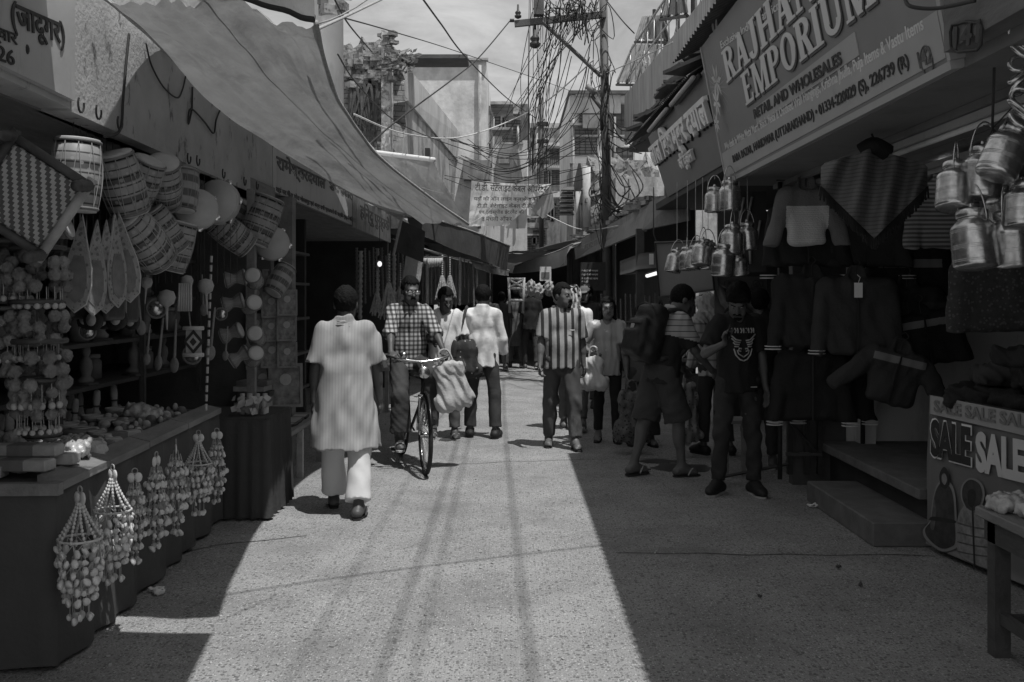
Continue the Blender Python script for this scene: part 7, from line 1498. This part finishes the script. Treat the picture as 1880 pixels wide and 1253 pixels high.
lay(g_disc, [(tp(1.05, .48, .816), (0, 0, 0), 1.1), (tp(1.05, .48, .846), (0, 0, 0), 1.05), (tp(1.35, .40, .816), (0, 0, 0), 1.0), (tp(1.6, .55, .816), (0, 0, 0), 1.0), (tp(1.85, .35, .816), (0, 0, 0), .9)], 'round wooden rolling board', 'of the draped table', 'rolling boards')
lay(g_peg, [(tp(1.0+.1*i+U(-.03, .03), .62+.1*(i % 3)+U(-.03, .03), .80), (0, U(-.1, .1), i), U(1.0, 1.35)) for i in range(16)], 'turned wooden toy peg', 'of the draped table', 'toy pegs on the draped table')
lay(g_fig, [(V((-2.72+U(-.06, .06), 4.7+.26*i, (1.042, 1.312, 1.592)[i % 3])), (0, 0, i), U(1.3, 1.6)) for i in range(14)], 'small carved figurine', 'of the display rack', 'figurines on the display rack')
lay(g_jar, [(V((-2.8+U(-.1, .1), 4.75+.22*i, (1.576, 1.026, 1.876, 1.296)[i % 4])), (0, 0, i), U(1.3, 1.7)) for i in range(16)], 'small lidded jar', 'of the display rack', 'jars on the display rack')
bw_ = proto('small_bowl', 'bowl', [('bowl', MB().lathe([(.02, 0), (.05, .015), (.06, .04), (.056, .04), (.045, .018), (.001, .01)], 16, cap=False), m_pale), ('foot', MB().lathe([(.022, -.008), (.022, .0)], 12), m_mid)]); GU[id(bw_)] = []
lay(bw_, [(tp(.5+.13*i, .28+.13*(i % 3), .81), (0, 0, 0), .8+.15*(i % 3)) for i in range(15)], 'small pale bowl', 'of the draped table', 'bowls on the draped table')
bt = MB()
for i in range(90):
    u, v_ = U(.1, Lt-.1), U(.10, .7); bt.ball(tp(u, v_, .825), (U(.014, .034), U(.014, .034), U(.012, .03)), 8, 6)
tag(bt.build('trinkets', m_pale, None, True), 'pale knobs and small wares strewn over the draped table', 'trinkets', kind='stuff')
bt = MB()
for i in range(110):
    u, v_ = U(.9, Lt-.1), U(.08, .9); bt.ball(tp(u, v_, .81), (U(.014, .04), U(.014, .04), U(.01, .035)), 8, 6)
tag(bt.build('trinkets', m_mid, None, True), 'scatter of small trinkets and beads spread over the draped table', 'trinkets', kind='stuff')
# picture frames and prints on the bookshop side wall
pf = thing('framed_print', 'x', 'picture', (0, 0, 0)); m = MB()
for lo, hi in (((-.085, -.012, -.11), (.085, 0, -.095)), ((-.085, -.012, .095), (.085, 0, .11)), ((-.085, -.012, -.095), (-.07, 0, .095)), ((.07, -.012, -.095), (.085, 0, .095))): m.box(lo, hi)
m.build('frame', m_wood, pf); MB().box((-.07, -.006, -.095), (.07, 0, .095)).build('picture', M('print_picture', .17, .4, .8, 22, 0), pf); MB().lathe([(.001, 0), (.02, .0), (.03, .001)], 10, Matrix.Translation(V((0, -.007, .03))) @ Matrix.Rotation(R(90), 4, 'X')).build('medallion', m_pale, pf); uf = []
for i, (x, y, sc_) in enumerate(((470, 545, 1), (498, 560, 1), (527, 556, 1), (470, 600, 1), (498, 605, .95), (526, 603, 1), (470, 655, 1), (499, 650, 1.1), (527, 652, 1), (482, 703, 1.35), (524, 708, 1.7), (498, 516, .9))):
    place(pf, uf, P(x, y, 8.40+.01*i), (R(-4), 0, R(20)), 'small framed print in row %s of the wall display, %s' % (ORD[i//3].replace('nearest', 'first'), ('left', 'middle', 'right')[i % 3]) if i < 9 else ('large framed print leaning at the left above the books', 'largest ornate framed print leaning above the books', 'framed print under the dark crossed drum')[i-9], 'framed prints', sc_)
bk_ = proto('book', 'book', [('cover', MB().bevbox((-.075, -.11, 0), (.075, .11, .022), .002), m_dk), ('card', MB().box((-.06, -.085, .0222), (.06, .085, .0232)), m_pale)]); GU[id(bk_)] = []
lay(bk_, [(V((-1.95-.19*(i % 2), 7.95+.2*(i//2), .461)), (0, 0, U(-.25, .25)), U(.9, 1.1)) for i in range(14)], 'small book lying flat', 'of the book bench', 'books on the bench')
bks = thing('book_pile', 'tall pile of thick books under the framed prints', 'books', (-2.15, 8.25, .46))
for i in range(9): MB().cbox((-2.15+U(-.02, .02), 8.3+U(-.02, .02), .50+.045*i), (.26, .2, .04), rz=U(-.1, .1)).build('book', (m_dk, m_pale, m_mid)[i % 3], bks)
fl = thing('paper_flowers', 'bunch of frilly pale paper flowers on the small cloth table', 'flowers', (-1.86, 7.15, .73)); m = MB()
for i in range(46): q = U(0, 6.28); r_ = U(0, .12); c = V((-1.88+r_*math.cos(q), 7.16+r_*math.sin(q), .75+U(0, .10))); s_ = U(.018, .035); a = V((U(-1, 1), U(-1, 1), U(-1, 1))).normalized(); b_ = a.orthogonal(); m.add([c+a*s_, c+b_*s_, c-a*s_, c-b_*s_+V((0, 0, .01))], [(0, 1, 2, 3)])
m.build('petals', m_head, fl); 
for i in range(4): MB().tube([(-1.95+.05*i, 7.2, .73), (-1.95+.055*i, 7.2, .88)], .018, 8).build('roll', m_pale, fl, True)
# tools hung on the rack: ladders, rattles, woven hangings
lw = thing('woven_hanging', 'small pale hanging with a dark diamond pattern on two rods', 'hanging', P(355, 628, 6.0)); 
q0 = [P(341, 650, 6.0), P(369, 650, 6.0), P(369, 605, 6.0), P(341, 605, 6.0)]; quad(MB(), *q0, .01).build('cloth', m_pale, lw); c_ = P(355, 628, 5.985)
for s_, mt, dy in ((.062, m_ink, 0), (.04, m_pale, .003), (.022, m_ink, .006)): MB().add([c_+V((s_, -dy, 0)), c_+V((0, -dy, s_*1.2)), c_+V((-s_, -dy, 0)), c_+V((0, -dy, -s_*1.2))], [(0, 1, 2, 3)]).build('diamond', mt, lw)
for y in (603, 652): MB().tube([P(336, y, 5.99), P(374, y, 5.99)], .012, 8).build('rod', m_head, lw, True)
bs = thing('bead_string', 'long vertical string of pale tube beads hanging before the shelves', 'beads', P(385, 480, 6.6)); m = MB()
for i in range(17): m.tube([P(388-.6*i, 470+17*i, 6.6), P(388-.6*i-.4, 482+17*i, 6.6)], .010, 6)
m.build('beads', m_head, bs, True); bs.children[-1]['kind'] = 'stuff'
fs = proto('flute_bundle', 'flutes', [('flutes', MB(), m_pale)]) if False else None
for i, (x, y0, y1, d, lab) in enumerate(((200, 485, 570, 4.9, 'dark pierced wooden strip hanging under the paddles'), (222, 480, 575, 5.0, 'second pierced wooden strip hanging under the paddles'), (340, 520, 572, 6.1, 'bundle of pale sticks hanging above the diamond cloth'))):
    t = thing('hanging_strip', lab, 'strip', P(x, y0, d)); m = MB()
    if i < 2:
        a = P(x-9, y1, d); b_ = P(x+9, y0, d)
        for xx in (a.x, b_.x-.012): m.box((xx, d, a.z), (xx+.012, d+.012, b_.z))
        for k in range(7): z = a.z+(b_.z-a.z)*k/6; m.box((a.x+.0125, d+.001, z-.005), (b_.x-.0125, d+.011, z+.005))
        m.build('lattice', m_wood, t)
    else:
        for k in range(6): m.tube([P(x-10+4*k, y0, d), P(x-12+4.4*k, y1, d)], .009, 6)
        m.build('sticks', m_head, t, True)
# --- shell wind chimes hung from the table edge
SHM = []
for q in range(3):
    m = MB(); m.ball((0, 0, 0), ((.014, .011, .017), (.017, .008, .015), (.012, .012, .019))[q], 9, 7)
    m.v = [p*(1+.18*noise.noise(p*90+V((q*5, 0, 0))))+V((0, .004*abs(p.x)/.01, 0)) for p in m.v]
    me = raw_mesh('shell', m.v, m.f); me.materials.append(m_shell); me.polygons.foreach_set('use_smooth', [True]*len(me.polygons)); SHM.append(me)
def chime(kind):
    t = thing('shell_chime', 'x', 'wind chime', (0, 0, 0)); rr = random.Random(5+kind)
    MB().tube([(.014*math.cos(q), 0, .012+.014*math.sin(q)) for q in np.linspace(0, 6.283, 15)[:-1]], .003, 5, closed=True).build('ring', m_rope, t, True)
    lf = MB()
    for s_ in (-1, 1): lf.ball((s_*.018, 0, -.022), (.020, .006, .026), 8, 6, T=None)
    lf.build('top_shell', m_shell, t, True)
    st = MB(); sh_ = []; bd = MB()
    if kind == 0:
        hp_ = MB(); hp_.tube([(.082*math.cos(q), .082*math.sin(q), -.185) for q in np.linspace(0, 6.283, 29)[:-1]], .005, 6, closed=True); hp_.build('hoop', m_bead, t, True)
        for i in range(10):
            q = i*.6283
            for k in range(11): w = k/10; r_ = .012+.070*w**1.25; bd.ball((r_*math.cos(q+.25*w), r_*math.sin(q+.25*w), -.045-.14*w), (.0065, .0065, .009), 6, 4)
        for tier, (r_, z0, z1, n_) in enumerate(((.082, -.19, -.27, 14), (.074, -.27, -.35, 13), (.06, -.35, -.42, 11), (.036, -.30, -.50, 7))):
            for i in range(n_):
                q = 6.283*i/n_+tier; a = V((r_*math.cos(q), r_*math.sin(q), z0)); b_ = V((r_*1.03*math.cos(q+.12), r_*1.03*math.sin(q+.12), z1)); st.tube([a, b_], .0022, 4); st.tube([a, V((r_*math.cos(q-.4), r_*math.sin(q-.4), (z0+z1)/2))], .002, 4)
                for w in (.45, 1.0): c = a.lerp(b_, w); sh_.append(c+V((rr.uniform(-.008, .008), rr.uniform(-.008, .008), rr.uniform(-.01, .01))))
    else:
        for tier, (r_, z0, z1, n_) in enumerate(((.022, -.03, -.10, 6), (.046, -.05, -.14, 10), (.034, -.12, -.20, 9), (.062, -.14, -.26, 13), (.05, -.22, -.32, 10), (.036, -.28, -.38, 7), (.02, -.34, -.45, 4))):
            for i in range(n_):
                q = 6.283*i/n_+tier*.7; a = V((r_*.5*math.cos(q), r_*.5*math.sin(q), z0)); b_ = V((r_*math.cos(q), r_*math.sin(q), z1)); st.tube([a, b_], .002, 4)
                sh_.append(b_+V((rr.uniform(-.006, .006), rr.uniform(-.006, .006), rr.uniform(-.008, .008))))
                bd.ball(tuple(a.lerp(b_, .6)), .007, 6, 4)
    st.build('strings', m_rope, t); t.children[-1]['kind'] = 'stuff'; bd.build('beads', m_bead, t, True); t.children[-1]['kind'] = 'stuff'
    for c in sh_: o = bpy.data.objects.new('shell', SHM[rr.randrange(3)]); COL.objects.link(o); o.parent = t; o.location = c; o.rotation_euler = (rr.uniform(-.5, .5), rr.uniform(-.5, .5), rr.uniform(0, 6)); o.scale = (rr.uniform(.75, 1.2),)*3
    return t
c0_, c1_ = chime(0), chime(1); uc0, uc1 = [], []
for x, y, k, sc_, lab in ((120, 903, 0, 1.05, 'shell wind chime with a hoop hanging nearest at the table corner'), (182, 862, 0, 1.0, 'sunlit shell wind chime with a hoop, brightest on the drape'), (224, 868, 1, .95, 'tiered shell wind chime half behind the sunlit one'), (265, 838, 1, 1.05, 'tiered shell wind chime third from the far end of the table'), (302, 815, 1, 1.1, 'tiered shell wind chime next to the far hooped one'), (345, 797, 0, .95, 'hooped shell wind chime near the far end of the table'), (380, 793, 1, 1.0, 'tiered shell wind chime at the very far end of the table')):
    d = 1.70/((940-x)/F-.045); place((c0_, c1_)[k], (uc0, uc1)[k], P(x, y, d)+V((.07, -.02, 0)), (0, 0, x*.1), lab, 'shell wind chimes on the draped table', sc_)
# small wares hung in the mouth of the stall
rn2 = random.Random(31)
rt_ = proto('rattle', 'rattle', [('cup', MB().lathe([(.004, -.2), (.008, -.1), (.01, -.085), (.035, -.07), (.045, -.04), (.035, -.01), (.004, 0)], 12), m_pale), ('ring', MB().tube([(.03*math.cos(q), .03*math.sin(q), -.055) for q in np.linspace(0, 6.283, 15)[:-1]], .006, 5, closed=True), m_dk)])
sp2 = proto('wooden_spoon', 'spoon', [('bowl', MB().ball((0, 0, -.26), (.03, .012, .045), 10, 7), m_wood), ('stem', MB().tube([(0, 0, 0), (0, 0, -.23)], [.006, .009], 6), m_wood)])
mr_ = proto('hand_mirror', 'mirror', [('rim', MB().tube([(.055*math.cos(q), 0, -.2+.055*math.sin(q)) for q in np.linspace(0, 6.283, 21)[:-1]], .008, 6, closed=True), m_mid), ('face', MB().lathe([(.053, -.003), (.053, .003), (.001, .0031)], 18, Matrix.Translation(V((0, 0, -.2))) @ Matrix.Rotation(R(90), 4, 'X')), m_steel), ('cord', MB().tube([(0, 0, -.14), (0, 0, 0)], .002, 4), m_dk)])
for pr, nm, n_, x0, x1, y0, y1, d0, d1 in ((rt_, 'turned wooden rattle hanging from the stall ceiling', 6, 180, 395, 500, 560, 5.0, 6.6), (sp2, 'wooden spoon hanging from the stall ceiling', 8, 240, 430, 500, 600, 5.6, 7.0), (mr_, 'small round mirror hanging from the stall ceiling', 5, 130, 440, 495, 590, 4.8, 7.2)):
    GU[id(pr)] = []
    lay(pr, [(P(x0+(x1-x0)*(k+.5)/n_, rn2.uniform(y0, y1), d0+(d1-d0)*(k+.5)/n_), (0, rn2.uniform(-.15, .15), rn2.uniform(-.5, .5)), rn2.uniform(.7, 1.2)) for k in range(n_)], nm, 'of the row', nm.split(' hanging')[0]+'s')
wr2 = thing('string_net', 'thin cords tied across the ceiling of the draped stall', 'cords', (-2.3, 5.5, 2.2)); m = MB()
for k in range(26): x = 135+12*k; d = 4.6+.1*k; q = P(x, 520, d); m.tube([q, V((q.x, q.y, 2.395))], .002, 4)
m.build('cord', m_dk, wr2)
# --- bulb, garlands and goods further along the left
lb = thing('light_bulb', 'lit bulb hanging under the stained signboard', 'lamp', P(697, 478, 13)); MB().ball(tuple(P(697, 485, 13)), (.03, .03, .036), 12, 8).build('bulb', glow('bulb_glow', .9, 1.0), lb, True); MB().lathe([(.03, .05), (.03, .10), (.006, .12)], 10, Matrix.Translation(P(697, 485, 13))).build('holder', m_iron, lb, True); MB().tube([P(697, 475, 13)+V((0, 0, .05)), V((P(697, 0, 13).x, 13, 2.49))], .005, 4).build('cord', m_cable, lb)
ts = thing('tassel', 'x', 'tassel', (0, 0, 0)); m = MB()
for i in range(26): q = i*.2417; m.tube([(0.02*math.cos(q), .02*math.sin(q), -.3), ((.05+.03*(i % 3))*math.cos(q), (.05+.03*(i % 3))*math.sin(q), -.62-.02*(i % 4))], [.006, .009], 4)
m.build('fringe', m_foil, ts); ts.children[-1]['kind'] = 'stuff'; m = MB()
for i in range(11): m.ball((0, 0, -.03*i), .014, 7, 5)
m.build('bead_cord', m_head, ts, True); us = []
for i, (x, y, d, sc_, lab) in enumerate(((714, 468, 12, 1.15, 'bright fringed tassel hanging before the dark bookshop end'), (735, 485, 12.6, .95, 'second fringed tassel just right of the bright one'), (692, 500, 12.4, .8, 'slim tassel hanging under the lit bulb'), (812, 470, 15, 1.0, 'tassel hanging under the dark awning'), (826, 474, 15.4, .9, 'tassel next to the post under the dark awning'))): place(ts, us, P(x, y, d), (0, 0, i), lab, 'tassels at the left shops', sc_)
gd = proto('garland', 'garland', [('strand', MB().tube([(0, 0, -.02*i) for i in range(40)], [.012 if i % 2 else .022 for i in range(40)], 6), m_mid)]); gd2 = proto('garland', 'garland', [('strand', MB().tube([(0, 0, -.03*i) for i in range(28)], [.02 if i % 2 else .034 for i in range(28)], 6), m_pale)]); ug, ug2 = [], []
for i in range(30):
    x = 655+7.6*i; d = 12.3+.21*i+U(-.3, .3); k = i % 4 == 1
    place(gd2 if k else gd, ug2 if k else ug, P(x, 455+.8*i+U(-6, 10), d), (0, U(-.05, .05), i), '%s garland strand hanging along the left shops, %s' % ('pale' if k else 'dark', 'counted %s from the bulb' % (ORD+['nineteenth', 'twentieth', 'twenty first', 'twenty second', 'twenty third', 'twenty fourth', 'twenty fifth', 'twenty sixth', 'twenty seventh', 'twenty eighth', 'twenty ninth', 'last'])[i].replace('nearest', 'first')), 'garlands along the left shops', U(.7, 1.15))
for i in range(12):
    x = 1104+9*i; d = 17-.35*i
    place(gd, ug, P(x, 545+U(-8, 8), d), (0, U(-.05, .05), i), 'dark garland strand at the right shops, %s from the menu board' % ORD[i].replace('nearest', 'first'), 'garlands along the right shops', U(.7, 1.1))
bn_ = proto('fan_bunch', 'ornaments', [('strips', MB(), m_pale)]) if False else None
po = thing('hanging_sticks', 'bunch of pale stick ornaments under the dark awning', 'ornaments', P(790, 480, 13.6)); m = MB()
for i in range(14): m.tube([P(772+3*i, 474, 13.6), P(772+3*i+U(-1, 1), 492+U(-4, 4)-abs(i-7), 13.6)], .014, 5)
m.build('sticks', m_head, po, True); MB().tube([P(768, 472, 13.6), P(818, 472, 13.6)], .008, 5).build('rod', m_iron, po)
ti = thing('goods_tray', 'low tray table with frilly white goods beyond the striped kurta man', 'table', P(700, 690, 14)); MB().bevbox((-2.15, 13.4, .56), (-1.65, 14.6, .60), .005).build('top', m_wood, ti)
for x, y in ((-2.12, 13.45), (-1.72, 13.45), (-2.12, 14.5), (-1.72, 14.5)): MB().box((x, y, 0), (x+.05, y+.05, .558)).build('leg', m_wood, ti)
wg = thing('frilly_goods', 'heap of frilly white goods on the low tray table', 'goods', (-1.9, 13.7, .6)); m = MB()
for i in range(80): c = V((U(-2.1, -1.7), U(13.45, 14.5), .62+U(0, .12))); a = V((U(-1, 1), U(-1, 1), U(-1, 1))).normalized()*U(.03, .06); b_ = a.orthogonal(); m.add([c+a, c+b_, c-a, c-b_], [(0, 1, 2, 3)])
m.build('frills', m_whitecl, wg); wg.children[-1]['kind'] = 'stuff'
ld = thing('bamboo_frame', 'pale bamboo frame with crossed braces in the far middle of the street', 'frame', P(945, 560, 19)); m = MB()
for a, b_ in (((934, 510), (936, 575)), ((962, 510), (960, 575)), ((934, 530), (962, 530)), ((934, 513), (962, 513)), ((934, 513), (962, 530)), ((962, 513), (934, 530)), ((935, 552), (961, 552))): m.tube([P(*a, 19), P(*b_, 19)], .028, 6)
m.build('poles', m_pale, ld, True)
sp_ = thing('hanging_bags', 'cluster of pale plastic bags hanging in the far shade', 'bags', P(985, 525, 20)); f = Field((-.5, -.25, -.4), (.6, .25, .3), .02)
for x, z in ((-.25, 0), (-.1, .05), (.05, -.02), (.25, .05), (.42, -.1)): f.ell((x, 0, z-.1), (.10, .09, .17), None, .02)
f.folds(.012, .08, 3, 1); f.mesh('bags', m_pale, sp_)
pst2 = thing('poster', 'pale printed poster hanging below the far awning', 'poster', P(1000, 505, 19.5)); MB().box(tuple(P(991, 516, 19.5)), tuple(P(1012, 490, 19.5)+V((0, .02, 0)))).build('sheet', m_whitecl, pst2); MB().box(tuple(P(994, 511, 19.49)), tuple(P(1009, 500, 19.49)+V((0, .005, 0)))).build('print', m_mid, pst2)
hs_ = thing('curtain_cloth', 'pale draped cloth hanging behind the tassels at the left', 'cloth', P(760, 490, 13)); g = patch([[P(745, 470, 13.2), P(775, 480, 13.4)], [P(738, 515, 13.2), P(770, 520, 13.4)], [P(722, 545, 13.1), P(745, 540, 13.3)]], 10, 12); wrinkle(g, .05, .4, .2, (0, 1, 0), 3); MB().sheet(g).build('cloth', m_tarp, hs_, True)
# stains on the ground

# stains and litter on the lane
m_wet = M('wet_patch', .05, .45, .3, 5, .2)
def stain(name, label, cx, cy, rx, ry, mat, seed, z=.004):
    n_ = 40; v = [V((cx, cy, z))]+[V((cx+rx*math.cos(q)*(1+.45*noise.noise(V((math.cos(q)*1.6, math.sin(q)*1.6, seed)))), cy+ry*math.sin(q)*(1+.45*noise.noise(V((math.cos(q)*1.6, math.sin(q)*1.6, seed+7)))), z)) for q in np.linspace(0, 6.283, n_+1)[:-1]]
    o = MB().add(v, [(0, 1+i, 1+(i+1) % n_) for i in range(n_)]).build(name, mat); return tag(o, kind='structure')
p_ = G(1255, 860); stain('wet_patch', '', p_.x, p_.y, .28, .22, m_wet, 1); p_ = G(1215, 848); stain('wet_patch', '', p_.x, p_.y, .22, .12, m_wet, 2); p_ = G(820, 808); stain('wet_patch', '', p_.x, p_.y, .1, .1, m_wet, 5)
def crack(pts, seed):
    g = [G(x, y) for x, y in pts]; g = spline(g, 60); g = [p+V((.05*noise.noise(p*3+V((0, 0, seed))), .05*noise.noise(p*3+V((5, 0, seed))), .003)) for p in g]
    v = []; 
    for i, p in enumerate(g): w = .004+.004*abs(noise.noise(p*6)); t_ = (g[min(i+1, 59)]-g[max(i-1, 0)]).normalized(); n_ = V((-t_.y, t_.x, 0)); v += [p-n_*w, p+n_*w]
    tag(MB().add(v, [(2*i, 2*i+1, 2*i+3, 2*i+2) for i in range(59)]).build('road_crack', m_ink), kind='structure')
crack([(1140, 1015), (1400, 1018), (1720, 1022)], 1); crack([(700, 862), (900, 850), (1050, 845), (1480, 838)], 2); crack([(330, 1018), (420, 1000), (560, 985)], 3); crack([(960, 700), (1010, 690), (1070, 700)], 4)
sd_ = random.Random(77); m = MB()
for i in range(420):
    y = 560+700*sd_.random()**.6; x = sd_.uniform(150, 1700); p = G(x, max(y, 700)); s_ = sd_.uniform(.004, .011); a = sd_.uniform(0, 6.28)
    m.cbox((p.x, p.y, s_*.35), (s_*2, s_, s_*.7), rz=a)
tag(m.build('grit', m_grime, None), 'fine grit and crumbs scattered over the lane', 'grit', kind='stuff')
